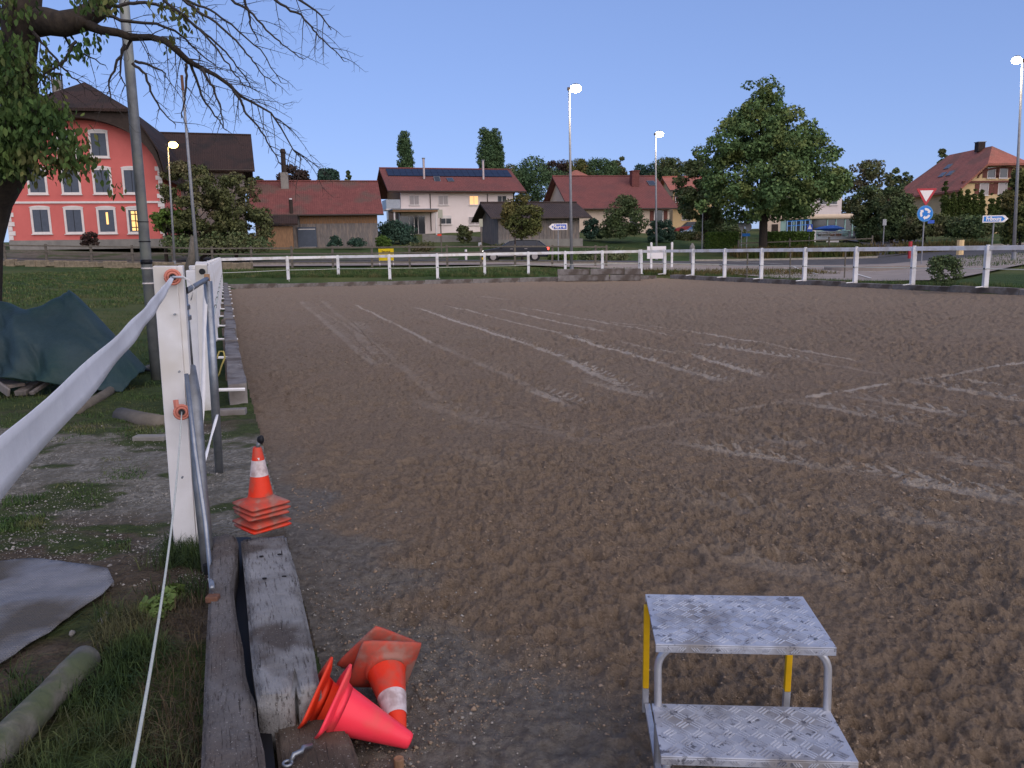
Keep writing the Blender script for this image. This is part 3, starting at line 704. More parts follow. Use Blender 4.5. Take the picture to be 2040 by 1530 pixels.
# black sheet filling the gap between the near timbers
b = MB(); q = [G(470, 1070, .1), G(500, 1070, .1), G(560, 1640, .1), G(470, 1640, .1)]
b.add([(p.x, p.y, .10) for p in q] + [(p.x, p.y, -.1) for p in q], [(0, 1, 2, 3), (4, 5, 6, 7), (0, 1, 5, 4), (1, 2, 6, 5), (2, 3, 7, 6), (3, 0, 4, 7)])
tag(b.build('gap_sheet', M['black']), 'black sheet filling the gap between the two near timbers', 'sheet')
# half-sleeper and slab where the gate opening ends
g = G(462, 826, .02); b = MB(); b.box((0, 0, .03), (.30, .12, .07)); o = b.build('wood_offcut', M['sleeper'], loc=g, bevel=.01); o.rotation_euler = (0, 0, .15)
tag(o, 'short weathered wood offcut on the ground at the end of the sleeper row', 'offcut')

# ------------------------------------------------------------------ near white post with insulators
def post2pt(name, label, base, top, wd, dp, yaw, group=None):
    d = (top - base); b = MB(); h = d.length
    b.box((0, 0, h / 2), (wd, dp, h)); o = b.build(name, M['white'], bevel=.008)
    q = Vector((0, 0, 1)).rotation_difference(d.normalized()) @ Quaternion((0, 0, 1), yaw)
    o.rotation_mode = 'QUATERNION'; o.rotation_quaternion = q; o.location = base
    return tag(o, label, 'post', group)
nb, ntp = G(371, 1096, .03), at(329, 530, 4.30)
npost = thing('gate_post', 'near white plank post with two salmon insulators beside the tarred timber', 'post', nb)
dn = ntp - nb; b = MB(); b.beam((0, 0, 0), dn, .118, .045, up=(0.25, -1, 0)); pp = b.build('post_board', M['white'], npost, bevel=.004)
b = MB(); b.beam(Vector((.072, .03, .0)), dn + Vector((.068, .03, -.0)), .05, .03, up=(1, .2, 0)); b.build('post_flange', M['white'], npost, bevel=.004)
def insulator(px, py, Y_, ring=.036):
    c = at(px, py, Y_) - nb; f = (CAM - at(px, py, Y_)).normalized()
    x = f.cross(Vector((0, 0, 1))).normalized(); z = x.cross(f)
    b = MB(); n = 20
    for (r, rad, off) in ((ring, .0085, .02), (ring * .62, .007, .028)):
        pts = [c + f * off + x * (r * cos(a)) + z * (r * sin(a)) for a in [k * 2 * pi / n for k in range(n + 1)]]; b.tube(pts, rad, 6, cap=False)
    b.tube([c - f * .02, c + f * .01], ring * .9, 16)
    o = b.build('insulator', M['insul'], npost, smooth=True)
    b = MB(); b.tube([c + f * .012, c + f * .046], ring * .45, 12); b.build('core', M['black'], o); return c + f * .05 + nb
i1 = insulator(344, 552, 4.26); i2 = insulator(362, 821, 4.26)
b = MB(); b.tube([at(350, 797, 4.25) - nb, at(352, 812, 4.24) - nb], .015, 6); b.build('bracket', M['insul'], npost)
for px, py in ((349, 626), (358, 740), (364, 950)):
    c = at(px, py, 4.30) - nb; b = MB(); b.tube([c, c + Vector((.004, -.02, 0))], .006, 6); b.build('screw', M['galv'], npost)
# tapes (real ribbons)
def ribbon(pts, wds, tws):
    b = MB(); n = len(pts); V = []
    for i, p in enumerate(pts):
        d = (pts[min(i + 1, n - 1)] - pts[max(i - 1, 0)]).normalized()
        s = d.cross(Vector((0, -1, 0.15))).normalized() if abs(d.y) < .95 else Vector((0, 0, 1))
        s = (Vector((0, 0, 1)) - d * d.z).normalized() if True else s
        s = Quaternion(d, tws[i]) @ s; nn = d.cross(s) * .0007
        for k in (-1, -.5, 0, .5, 1):
            cup = nn * (1 + 2.5 * (1 - k * k))
            V.append(p + s * (k * wds[i] / 2) + cup)
    Fs = [(i * 5 + j, i * 5 + j + 1, (i + 1) * 5 + j + 1, (i + 1) * 5 + j) for i in range(n - 1) for j in range(4)]
    b.add(V, Fs); return b
P0, P3 = i1, at(-40, 975, .60)
pts = [P0 + (P3 - P0) * t - Vector((0, 0, .10 * 4 * t * (1 - t) * .25)) for t in [k / 40 for k in range(41)]]
pts += [P3 + (P3 - P0).normalized() * (.05 * k) for k in range(1, 30)]
wds = [.016 + .034 * min(1, i / 14) for i in range(len(pts))]
o = ribbon(pts, wds, [.9 * math.exp(-i / 6) + .10 * sin(i * .8) * (i < 42) for i in range(len(pts))]).build('fence_tape', M['tape'], smooth=True)
o.modifiers.new('s', 'SOLIDIFY').thickness = .0012
tag(o, 'broad pale grey fence tape stretched from the upper insulator to the bottom left', 'tape')
# tail of the tape knotted at the upper insulator
q = [i1, at(366, 552, 4.2), at(378, 560, 4.2), at(386, 572, 4.2), at(380, 598, 4.2)]
o = ribbon(q, [.012, .014, .02, .024, .016], [0, .4, .8, 1.2, 1.6]).build('tape_tail', M['tape'], smooth=True); o.modifiers.new('s', 'SOLIDIFY').thickness = .001
tag(o, 'short loose end of tape hanging from the upper salmon insulator', 'tape')
E2 = at(262, 1545, 1.22)
pts = [i2 + (E2 - i2) * t + Vector((0, 0, -.09 * 4 * t * (1 - t))) for t in [k / 24 for k in range(25)]] + [E2 + (E2 - i2).normalized() * .5 * k for k in (1, 2)]
o = MB().tube(pts, [.0035] * len(pts), 6).build('cord', M['rope'], smooth=True)
tag(o, 'thin white cord slanting down from the lower salmon insulator over the grass', 'cord')

# ------------------------------------------------------------------ galvanised gate gear next to the post
gp = thing('gate_stay', 'galvanised steel gate pipe and stay leaning beside the near white post', 'gate hardware', (nb.x + .1, nb.y, 0)); gb = Vector(gp.location)
def T(pts, r, n=10): return MB().tube([Vector(p) - gb for p in pts], r, n)
T([at(366, 582, 4.5), at(379, 745, 4.5)], [.020, .020]).build('upper_tube', M['galv'], gp, smooth=True)
T([at(365.5, 572, 4.5), at(366, 584, 4.5)], .024).build('end_cap', M['black'], gp)
T([at(380, 730, 4.4), at(388, 800, 4.3), at(398, 960, 4.1), at(416, 1138, 3.95)], [.026, .038, .036, .034], 12).build('gate_pipe', M['galvd'], gp, smooth=True)
T([at(414.5, 1124, 3.9), at(416, 1141, 3.9)], .026).build('pipe_plug', M['black'], gp)
fr = G(424, 1192, .21)
T([at(371, 745, 4.2), at(389, 900, 4.05), at(409, 1040, 3.85), at(420, 1150, 3.75), fr + Vector((0, 0, .05))], [.011, .012, .012, .012, .012], 8).build('stay_rod', M['galv'], gp, smooth=True)
b = MB(); b.beam(at(420, 1150, 3.72) - gb, at(424, 1168, 3.70) - gb, .03, .006, up=(0, -1, .3)); b.beam(at(424, 1168, 3.70) - gb, fr - gb, .026, .006, up=(0, -1, .3)); b.build('flat_end', M['galv'], gp)
b = MB(); b.box(fr - gb + Vector((0, 0, .0)), (.055, .045, .03)); b.build('foot_plate', M['rust'], gp, bevel=.006)
for (px, py, s) in ((368, 612, .036), (371, 633, .034), (372, 742, .042), (391, 950, .030)):
    b = MB(); c = at(px, py, 4.42) - gb; b.box(c, (s * 1.3, .05, s * .8)); b.build('bracket', M['galv'], gp, bevel=.005)
T([at(361, 586, 4.5), at(395, 566, 5.6), at(412, 556, 6.2)], .018).build('cross_arm', M['galvd'], gp, smooth=True)
# far steel gate post
g = G(437, 942, .02); tp = at(414, 560, g.y)
b = MB(); b.tube([Vector((0, 0, 0)), tp - g], .032, 12); tag(b.build('steel_post', M['galv'], loc=g, smooth=True), 'thin grey steel tube post standing in front of the white fence end', 'post')
b = MB(); c = at(412, 548, 6.25)
b.beam(c, at(414, 566, 6.2), .04, .025); tag(b.build('wood_block', M['woodwarm']), 'small brown wooden block on top of the steel gate tube', 'block')
for pl, wd_, lab in (([(410, 562, 6.1), (406, 700, 6.0), (404, 820, 5.9), (399, 905, 5.8)], .035, 'pale blue tape hanging down from the gate cross arm'),
                     ([(433, 826, 5.9), (418, 880, 5.7), (406, 925, 5.5)], .022, 'narrow white tape strip slanting low across the gate opening')):
    q = [at(a, b_, y_) for a, b_, y_ in pl]; r = []
    for a, b_ in zip(q, q[1:]): r += [a + (b_ - a) * (k / 5) for k in range(5)]
    r.append(q[-1]); b = MB(); V = []
    for i, p in enumerate(r): s = Vector((1, .1, 0)) * wd_ / 2 * (.8 + .2 * sin(i)); V += [p - s, p + s]
    b.add(V, [(2 * i, 2 * i + 1, 2 * i + 3, 2 * i + 2) for i in range(len(r) - 1)]); o = b.build('gate_tape', M['tape'], smooth=True); o.modifiers.new('s', 'SOLIDIFY').thickness = .001
    tag(o, lab, 'tape')
# second white gate post (box profile)
b2, t2 = G(412, 815, .03), at(401, 524, 8.3)
gp2 = thing('gate_post', 'white box-section post where the left fence starts, with a dark round hole near its top', 'post', b2)
b = MB(); b.beam((0, 0, 0), t2 - b2, .115, .115, up=(.3, -1, 0)); b.build('post_body', M['white'], gp2, bevel=.008)
b = MB(); c = at(403.5, 541, 8.22) - b2; b.tube([c, c + Vector((0, -.02, 0))], .03, 12); b.build('hole_cap', M['black'], gp2)
b = MB(); b.beam(t2 - b2 + Vector((.0, .06, -.06)), lp[0] + Vector((0, 0, ZT - .06 - .2)) - b2, .03, .13)
b.build('rail', M['white'], gp2, bevel=.005)
# yellow rope looped round the sleeper
pts = [at(429 + a * 1.0, b_, 10.6) for a, b_ in ((-30, 723), (0, 722), (8, 700), (16, 700), (19, 712), (13, 727), (8, 745), (3, 752))]
tag(MB().tube(pts, .012, 6).build('yellow_rope', mat('yellow_rope', (.45, .36, .10), (.36, .30, .10), 30, .8), smooth=True), 'yellow rope looped over the near end of the sleeper row', 'rope')

# ------------------------------------------------------------------ traffic cones
def cone_parts(t, base=.21, h=.31, r0=.066, r1=.022, body='orange', plate='orange', band=True, label=None, onlyplate=False):
    """local: plate on z=0, axis +z"""
    n = 32; rr = .018
    def ringpts(s, z, rad):
        out = []
        for k in range(n):
            a = 2 * pi * k / n; c_, s_ = cos(a), sin(a); m_ = max(abs(c_), abs(s_))
            q = Vector((c_ / m_, s_ / m_)) * s; e = Vector((c_, s_)) * s * 1.36
            out.append((q if q.length < e.length else e).to_3d() + Vector((0, 0, z)))
        return out
    b = MB(); L_ = [ringpts(base / 2, 0, 0), ringpts(base / 2, .008, 0), ringpts(base / 2 * .93, .013, 0), ringpts(base / 2 * .74, .024, 0), ringpts(base / 2 * .66, .026, 0)]
    L_.append([Vector((cos(2 * pi * k / n) * r0 * 1.10, sin(2 * pi * k / n) * r0 * 1.10, .032)) for k in range(n)])
    L_.append([Vector((cos(2 * pi * k / n) * r0, sin(2 * pi * k / n) * r0, .05)) for k in range(n)])
    inner = [[Vector((cos(2 * pi * k / n) * r0 * .93, sin(2 * pi * k / n) * r0 * .93, .03)) for k in range(n)], ringpts(base / 2 * .7, .014, 0), ringpts(base / 2 * .9, .003, 0)]
    V = []; rings = L_ + inner
    for r in rings: V += r
    Fs = []
    m_ = len(rings)
    for i in range(m_):
        i2 = (i + 1) % m_
        for k in range(n):
            k2 = (k + 1) % n; Fs.append((i * n + k, i * n + k2, i2 * n + k2, i2 * n + k))
    b.add(V, Fs); o = b.build('base_plate', M[plate], t, smooth=True)
    b = MB(); zs_ = [.045, .12, .13, .22, .23, h - .012, h - .003, h]; 
    def R_(z): return r0 + (r1 - r0) * (z - .045) / (h - .045)
    prof = [(R_(z), z) for z in (.045, .10, .16, .22, h - .01)] + [(r1 * .92, h), (r1 * .7, h + .001), (r1 * .65, h - .03)] + [(R_(z) - .004, z) for z in (h - .06, .16, .045)]
    V = []; Fs = []
    for r, z in prof: V += [(r * cos(2 * pi * k / n), r * sin(2 * pi * k / n), z) for k in range(n)]
    for i in range(len(prof) - 1):
        for k in range(n):
            k2 = (k + 1) % n; Fs.append((i * n + k, i * n + k2, (i + 1) * n + k2, (i + 1) * n + k))
    b.add(V, Fs); b.build('cone_body', M[body], t, smooth=True)
    if band:
        b = MB(); za, zb_ = .045 + (h - .045) * .42, .045 + (h - .045) * .74; V = []; Fs = []
        for z in (za, zb_): V += [((R_(z) + .0015) * cos(2 * pi * k / n), (R_(z) + .0015) * sin(2 * pi * k / n), z) for k in range(n)]
        Fs = [(k, (k + 1) % n, n + (k + 1) % n, n + k) for k in range(n)]
        b.add(V, Fs); b.build('reflective_band', M['reflect'], t, smooth=True)
def atd(px, py, dep):
    return CAM + ray(px, py) * (dep / FPX)
def place_axis(t, base, tip, spin=0):
    d = (tip - base).normalized(); q = Vector((0, 0, 1)).rotation_difference(d) @ Quaternion((0, 0, 1), spin)
    t.rotation_mode = 'QUATERNION'; t.rotation_quaternion = q; t.location = base
cb = G(524, 1046, .235)
zoff = [0, .026, .074, .098, .125]; lab = ['lowest orange cone base of the upright stack, resting on the bleached timber', 'dusty cone base second from the bottom of the upright stack', 'dusty cone base in the middle of the upright stack', 'cone base just below the top cone of the upright stack', 'top orange cone of the upright stack with a whole white band']
for i, z in enumerate(zoff):
    t = thing('traffic_cone', lab[i], 'cone', (cb.x + rnd.uniform(-.004, .004), cb.y + rnd.uniform(-.004, .004), cb.z + z), radians(45 + rnd.uniform(-7, 7)), 'upright stack of traffic cones')
    cone_parts(t, .232, .315, body='orange', plate='orange' if i in (0,) else 'orange_dirty', band=i == 4, r0=.066 if i == 4 else .062, r1=.022 if i == 4 else .019)
    t.rotation_euler = (rnd.uniform(-.012, .012) * (i < 4), rnd.uniform(-.012, .012) * (i < 4), t.rotation_euler.z)
top = Vector((cb.x, cb.y, cb.z + .125 + .315))
b = MB(); b.box((.0, -.020, -.045), (.016, .004, .012)); o = b.build('sticker', M['signwhite'], t); o.location = (0, -.012, .30); o.rotation_euler = (0, 0, -t.rotation_euler.z)
t = thing('knob_pin', 'small dark rubber knob plugged into the tip of the stacked cone', 'knob', top)
b = MB(); b.tube([(.0, 0, -.02), (.006, 0, .012), (.016, 0, .028)], [.012, .013, .011], 8); b.build('stem', M['galvd'], t, smooth=True)
bm = bmesh.new(); bmesh.ops.create_icosphere(bm, subdivisions=3, radius=.021)
for v in bm.verts: v.co = Vector((v.co.x * .9, v.co.y * .8, v.co.z * 1.15)) * (1 + .08 * sin(v.co.x * 200))
me = bpy.data.meshes.new('knob'); bm.to_mesh(me); bm.free(); me.materials.append(M['black']); o = bpy.data.objects.new('knob', me); COL.objects.link(o); o.parent = t; o.location = (.022, -.004, .042)
# fallen cones
def fallen(label, b0, t0, spin, **kw):
    t = thing('traffic_cone', label, 'cone', (0, 0, 0), 0, 'fallen traffic cones'); cone_parts(t, **kw); place_axis(t, b0, t0, spin)
big = dict(base=.245, h=.31, r0=.082, r1=.028, band=False)
fallen('bright pink-red plain cone lying on its side, tip to the right', atd(655, 1403, 2.76), atd(820, 1478, 2.79), radians(45), body='pinkred', plate='pinkred', **big)
fallen('red-orange plain cone lying behind and left of the pink-red one', atd(617, 1390, 2.84), atd(780, 1462, 2.88), radians(43), body='orange2', plate='orange2', **big)
sm = dict(base=.235, h=.32, r0=.072, r1=.024); SPA, SPB = .05, -.30
fallen('dusty banded cone tipped over toward the viewer, scuffed white band', atd(766, 1322, 3.06), atd(791, 1436, 2.84), SPA, body='orange', plate='orange_dirty', **sm)
fallen('cone nested behind the dusty banded one, only its upper base edge showing', atd(752, 1300, 3.16), atd(784, 1412, 2.96), SPB, body='orange', plate='orange_dirty', **sm)
# log end near the bottom edge
g = G(795, 1526, .0); b = MB(); b.tube([(0, 0, -.02), (0, 0, .03)], .018, 10); tag(b.build('wooden_peg', M['woodwarm'], loc=g, bevel=.004), 'small pale wooden peg end at the bottom edge below the cones', 'peg')

# ------------------------------------------------------------------ aluminium step stool
zt_, zl = .46, .235
TL, TR_, BR, BL = G(1299, 1184, zt_), G(1618, 1188, zt_), G(1665, 1287, zt_), G(1307, 1286, zt_)
fc_ = (BL + BR) / 2; dxs = (BR - BL); yaw = math.atan2(dxs.y, dxs.x) - .035
st = thing('step_stool', 'two-step aluminium stool with chequer-plate treads and yellow rear legs', 'step stool', (fc_.x, fc_.y, 0), yaw)
Wt = dxs.length; Dt = ((TL - BL).length + (TR_ - BR).length) / 2
LL, LR = G(1317, 1508, zl), G(1710, 1516, zl); Wl = (LR - LL).length
loc_ = Matrix.Rotation(-yaw, 4, 'Z') @ (((LL + LR) / 2) - fc_); ly = loc_.y; lx = loc_.x
lb = Matrix.Rotation(-yaw, 4, 'Z') @ (((G(1311, 1401, zl) + G(1665, 1410, zl)) / 2) - fc_); Dl = lb.y - ly
print('stool', Wt, Dt, Wl, Dl, yaw, lx, ly)
def tread(z, x0, y0, W, D, name):
    b = MB(); bm = bmesh.new()
    # plate with down-turned front lip
    b.box((x0, y0 + D / 2, z - .003), (W, D, .006)); b.box((x0, y0 + .002, z - .0175), (W, .004, .023)); b.box((x0, y0 + D - .002, z - .0175), (W, .004, .023))
    o = b.build(name, M['alu'], st, bevel=.002)
    c = MB(); p = .044; ni, nj = int(W / p), int(D / p)
    for i in range(ni):
        for j in range(nj):
            cx_, cy_ = x0 - W / 2 + p * (i + .5) + (W - ni * p) / 2, y0 + p * (j + .5) + (D - nj * p) / 2
            s = 1 if (i + j) % 2 == 0 else -1; a = s * pi / 4; dv = Vector((cos(a), sin(a), 0)); nv = Vector((-sin(a), cos(a), 0))
            for k in (-1, 0, 1):
                m0 = Vector((cx_, cy_, z + .0006)) + nv * (k * .0105); c.beam(m0 - dv * .0175, m0 + dv * .0175, .0042, .0026)
    for i in range(ni):
        cx_ = x0 - W / 2 + p * (i + .5) + (W - ni * p) / 2
        s = 1 if i % 2 else -1; 
        for k in (-1, 0, 1):
            m0 = Vector((cx_ + k * .008, y0 - .0008, z - .016)); dv = Vector((s * .7, 0, .7)); c.beam(m0 - dv * .008, m0 + dv * .008, .0026, .0034, up=(0, 1, 0))
    c.build('tread_pattern', M['alubar'], o)
tread(zt_, 0, 0, Wt, Dt, 'upper_tread'); tread(zl, lx, ly, Wl, Dl, 'lower_tread')
hw = Wt / 2
def arc(c, r, a0, a1, n, ax):
    return [c + ax[0] * (r * cos(a0 + (a1 - a0) * k / n)) + ax[1] * (r * sin(a0 + (a1 - a0) * k / n)) for k in range(n + 1)]
X_, Z_ = Vector((1, 0, 0)), Vector((0, 0, 1))
yfr = .035; r_ = .075; zt2 = zt_ - .022
loop = [Vector((-hw + .012, yfr - .02, 0)), Vector((-hw + .012, yfr - .01, zl))] + arc(Vector((-hw + .012 + r_, yfr, zt2 - r_)), r_, pi, pi / 2, 8, (X_, Z_)) + arc(Vector((hw - .012 - r_, yfr, zt2 - r_)), r_, pi / 2, 0, 8, (X_, Z_)) + [Vector((hw - .012, yfr - .01, zl)), Vector((hw - .012, yfr - .02, 0))]
MB().tube(loop, .0125, 12).build('front_hoop', M['alutube'], st, smooth=True)
for s in (-1, 1):
    xr = -hw + .004 if s < 0 else hw - .045
    b = MB(); b.beam((xr, Dt - .03, zt_ - .03), (xr, Dt - .01, .10), .022, .022, up=(0, 1, 0)); o = b.build('rear_leg', M['yellow'], st, bevel=.003)
    b = MB(); b.beam((xr, Dt - .01, .10), (xr, Dt - .002, .0), .022, .022, up=(0, 1, 0)); b.build('leg_end', M['alutube'], o)
    b = MB(); x = s * (Wl / 2 - .02) + lx; b.tube([(x, ly + .03, 0), (x, ly + .03, zl - .05), (x - s * .02, ly + .03, zl - .02)], .0125, 10); b.build('front_leg', M['alutube'], st, smooth=True)
    b = MB(); b.beam((x, ly + .03, .03), (s * (hw - .01), Dt - .02, .03), .02, .02); b.build('side_rail', M['alutube'], st)
b = MB(); b.tube([(-Wl / 2 + .03 + lx, ly + .03, zl - .03), (Wl / 2 - .03 + lx, ly + .03, zl - .03)], .011, 8); b.build('cross_tube', M['alutube'], st, smooth=True)
for x, y, z in ((-hw + .05, .03, zt_), (hw - .05, .05, zt_), (-Wl / 2 + .04 + lx, ly + Dl - .02, zl), (.12, ly + .10, zl)):
    b = MB(); b.tube([(x, y, z), (x, y, z + .003)], .006, 8); b.build('rivet', M['galvd'], st)

# ------------------------------------------------------------------ log, mat, stones, slab on the left
a, c = G(172, 1312, .10), G(-30, 1520, .10)
dlg = (c - a); bm = MB(); pts = [a + dlg * (k / 8) * 1.6 for k in range(9)]; n = 18
b = MB(); b.tube([p - a for p in [a - dlg * .012] + pts], [.045] + [.058 + .003 * sin(k * 2.1) for k in range(9)], n)
o = b.build('wooden_log', M['logwood'], loc=a, smooth=True); tag(o, 'round grey-green wooden post lying in the grass at the bottom left', 'log')
mp_ = [(-60, 1105), (0, 1118), (60, 1112), (110, 1118), (160, 1128), (215, 1140), (228, 1165), (205, 1190), (150, 1225), (100, 1265), (60, 1290), (0, 1330), (-80, 1380)]
P = [G(a_, b_, .05) for a_, b_ in mp_]; c0 = sum(P, Vector()) / len(P); bm = bmesh.new(); f = bm.faces.new([bm.verts.new((p.x - c0.x, p.y - c0.y, 0)) for p in P])
bmesh.ops.triangulate(bm, faces=bm.faces)
for _ in range(5): bmesh.ops.subdivide_edges(bm, edges=[e for e in bm.edges if e.calc_length() > .06], cuts=1); bmesh.ops.triangulate(bm, faces=bm.faces)
for v in bm.verts:
    x, y = v.co.x + c0.x, v.co.y + c0.y; v.co.z = float(.062 + (fbm(np.array([x * 2]), np.array([y * 2]), 5, 61)[0] - .5) * .06 + (fbm(np.array([x * 7]), np.array([y * 7]), 3, 77)[0] - .5) * .018)
me = bpy.data.meshes.new('ground_mat'); bm.to_mesh(me); bm.free(); me.materials.append(M['mat']); me.polygons.foreach_set('use_smooth', [True] * len(me.polygons))
o = bpy.data.objects.new('ground_mat', me); COL.objects.link(o); o.location = (c0.x, c0.y, 0); o.modifiers.new('s', 'SOLIDIFY').thickness = .004
tag(o, 'grey woven ground mat lying flat left of the grass tufts', 'mat')
def pebble(px, py, s, label=None, squash=.5, name='stone', group=None, z=.04):
    g = G(px, py, z); bm = bmesh.new(); bmesh.ops.create_icosphere(bm, subdivisions=2, radius=s); o3 = [rnd.uniform(0, 9) for _ in range(3)]
    for v in bm.verts:
        k = 1 + .22 * sin(v.co.x * 2.2 / s + o3[0]) * cos(v.co.y * 2 / s + o3[1]) + .1 * sin(v.co.z * 4 / s + o3[2]); v.co = Vector((v.co.x * k * rnd.uniform(.95, 1.05), v.co.y * k * .75, v.co.z * k * squash))
    me = bpy.data.meshes.new(name); bm.to_mesh(me); bm.free(); me.materials.append(M['stone']); o = bpy.data.objects.new(name, me); COL.objects.link(o); o.location = g; o.rotation_euler = (0, 0, rnd.uniform(0, 3))
    if label: tag(o, label, 'stone', group)
    return o
pebble(205, 1240, .038, 'largest flat grey stone between the woven mat and the grass'); pebble(222, 1165, .018, 'small round grey stone at the right tip of the woven mat', .7)
pebble(218, 1127, .016, 'small pale stone just above the right tip of the woven mat', .7); pebble(144, 1262, .016, 'upright pale pebble beside the end of the log', 1.1)
pebble(210, 1221, .016, 'small white stone just above the largest flat stone', .6)
g = G(300, 872, .04); b = MB(); b.box((0, 0, 0), (.30, .11, .045)); o = b.build('stone_slab', M['concrete'], loc=g, bevel=.008); o.rotation_euler = (0, 0, -.05); tag(o, 'flat grey slab lying at the edge of the grass left of the near post', 'slab')
# loose gravel on the drive
def scatter_stones():
    V = []; F_ = []; n = 0; r = np.random.RandomState(5); T_ = np.array([(0, 0, 1), (.9, 0, 0), (0, .9, 0), (-.9, 0, 0), (0, -.9, 0), (0, 0, -.8)])
    FT = [(0, 1, 2), (0, 2, 3), (0, 3, 4), (0, 4, 1), (5, 2, 1), (5, 3, 2), (5, 4, 3), (5, 1, 4)]
    for k in range(9200):
        if k < 7000: px, py = r.uniform(-60, 460), r.uniform(850, 1180)
        else: px, py = r.uniform(440, 1050), r.uniform(820, 1560)
        g = G(px, py, 0)
        if k >= 7000:
            dd = (g.x - NL.x) * VD.x + (g.y - NL.y) * VD.y
            if dd < .02 or r.rand() > math.exp(-dd * 1.6): continue
        s = r.uniform(.002, .006) if r.rand() < .93 else r.uniform(.007, .013)
        R = Matrix.Rotation(r.uniform(0, 6), 3, 'Z'); vv = [(R @ Vector((t_[0] * s * r.uniform(.8, 1.5), t_[1] * s, t_[2] * s * .7))) + Vector((g.x, g.y, (.03 + .02 * (fbm(np.array([g.x * 2]), np.array([g.y * 2]), 3, 61)[0] - .5)) if k < 7000 else .0)) for t_ in T_]
        V += [tuple(q) for q in vv]; F_ += [(a_ + n, b_ + n, c_ + n) for a_, b_, c_ in FT]; n += 6
    o = rawmesh('gravel', np.array(V), np.array(F_), M['pebble'], kind='stuff'); o['label'] = 'loose grey gravel on the drive and beside the timbers'; o['category'] = 'gravel'
scatter_stones()
def crumbs():
    r = np.random.RandomState(15); n = 46000; rr = 1.9 * np.exp(r.rand(n) ** .8 * 2.1); aa = np.radians(r.uniform(-16, 42, n)); x, y = rr * np.sin(aa), rr * np.cos(aa)
    k = (inside(x, y) > .05) & (fbm(x * 1.3, y * 1.3, 3, 95) > .38 + .2 * r.rand(n)); x, y, rr = x[k], y[k], rr[k]; n = len(x)
    s = (.0022 + .0042 * r.rand(n) ** 3 + (r.rand(n) > .97) * r.uniform(.003, .008, n)) * (1 + rr * .08)
    T_ = np.array([(0, 0, 1), (1, 0, 0), (0, 1, 0), (-1, 0, 0), (0, -1, 0), (0, 0, -.8)]); FT = np.array([(0, 1, 2), (0, 2, 3), (0, 3, 4), (0, 4, 1), (5, 2, 1), (5, 3, 2), (5, 4, 3), (5, 1, 4)])
    a = r.uniform(0, 6.28, n); c_, s_ = np.cos(a)[:, None], np.sin(a)[:, None]; P = T_[None] * s[:, None, None] * r.uniform(.6, 1.5, (n, 6, 3)); V = np.stack([P[..., 0] * c_ - P[..., 1] * s_, P[..., 0] * s_ + P[..., 1] * c_, P[..., 2] * .7], -1)
    # height of the sand under each crumb, same relief as the sand sheet
    z = SANDZ(x, y); V += np.stack([x, y, z], 1)[:, None]
    F_ = (np.arange(n) * 6)[:, None, None] + FT[None]; o = rawmesh('sand_crumbs', V.reshape(-1, 3), F_.reshape(-1, 3), M['crumb'], kind='stuff'); o['label'] = 'small crumbs and clods lying loose on the arena sand'; o['category'] = 'sand'
crumbs()

# ------------------------------------------------------------------ tarp over a pile of boards
ctrl = [  # rows from the back/top edge down to the front hem: (px, py, Y)
    [(-120, 640, 11.6), (-40, 650, 11.5), (30, 655, 11.4), (90, 640, 11.6), (150, 625, 11.8), (215, 670, 11.6), (292, 735, 11.2)],
    [(-120, 600, 11.0), (-40, 598, 11.0), (12, 602, 10.9), (60, 618, 10.8), (120, 590, 11.0), (152, 589, 11.0), (290, 733, 10.8)],
    [(-120, 650, 10.5), (-40, 650, 10.5), (5, 655, 10.4), (48, 640, 10.45), (100, 640, 10.5), (185, 655, 10.5), (285, 738, 10.5)],
    [(-120, 700, 10.2), (-40, 700, 10.2), (0, 705, 10.2), (45, 690, 10.1), (95, 690, 10.15), (190, 705, 10.2), (268, 752, 10.2)],
    [(-120, 752, 9.9), (-40, 752, 9.9), (0, 754, 9.9), (50, 756, 9.85), (95, 762, 9.8), (170, 775, 9.8), (240, 780, 9.9)]]
K = np.array([[at(*c_)[:] for c_ in r] for r in ctrl]); nu, nv = 90, 60
def cr(P, t):  # catmull-rom over first axis
    n = len(P); t = np.clip(t, 0, n - 1 - 1e-6); i = int(t); f = t - i
    p0, p1, p2_, p3 = P[max(i - 1, 0)], P[i], P[min(i + 1, n - 1)], P[min(i + 2, n - 1)]
    return .5 * ((2 * p1) + (-p0 + p2_) * f + (2 * p0 - 5 * p1 + 4 * p2_ - p3) * f * f + (-p0 + 3 * p1 - 3 * p2_ + p3) * f ** 3)
V = []
for j in range(nv):
    row = cr(K, j / (nv - 1) * 4)
    for i in range(nu):
        p = cr(row, i / (nu - 1) * 6); u_, v_ = i / nu, j / nv
        d = .055 * sin(u_ * 26 + v_ * 5 + 2 * sin(v_ * 6)) * v_ + .09 * (float(vnoise(np.array([u_ * 9 + v_ * 2]), np.array([v_ * 3]), 4)[0]) - .5) + .06 * (float(vnoise(np.array([u_ * 22 - v_ * 9]), np.array([v_ * 7]), 6)[0]) - .5)
        V.append((p[0], p[1] - d, p[2] + d * .4))
idx = np.arange(nu * nv).reshape(nv, nu); Fq = np.stack([idx[:-1, :-1], idx[:-1, 1:], idx[1:, 1:], idx[1:, :-1]], -1).reshape(-1, 4)
o = rawmesh('tarpaulin', np.array(V), Fq, M['tarp'], smooth=True); o.modifiers.new('s', 'SOLIDIFY').thickness = .006
tag(o, 'dark blue-green tarpaulin draped over a heap of wood left of the steel pole', 'tarpaulin')
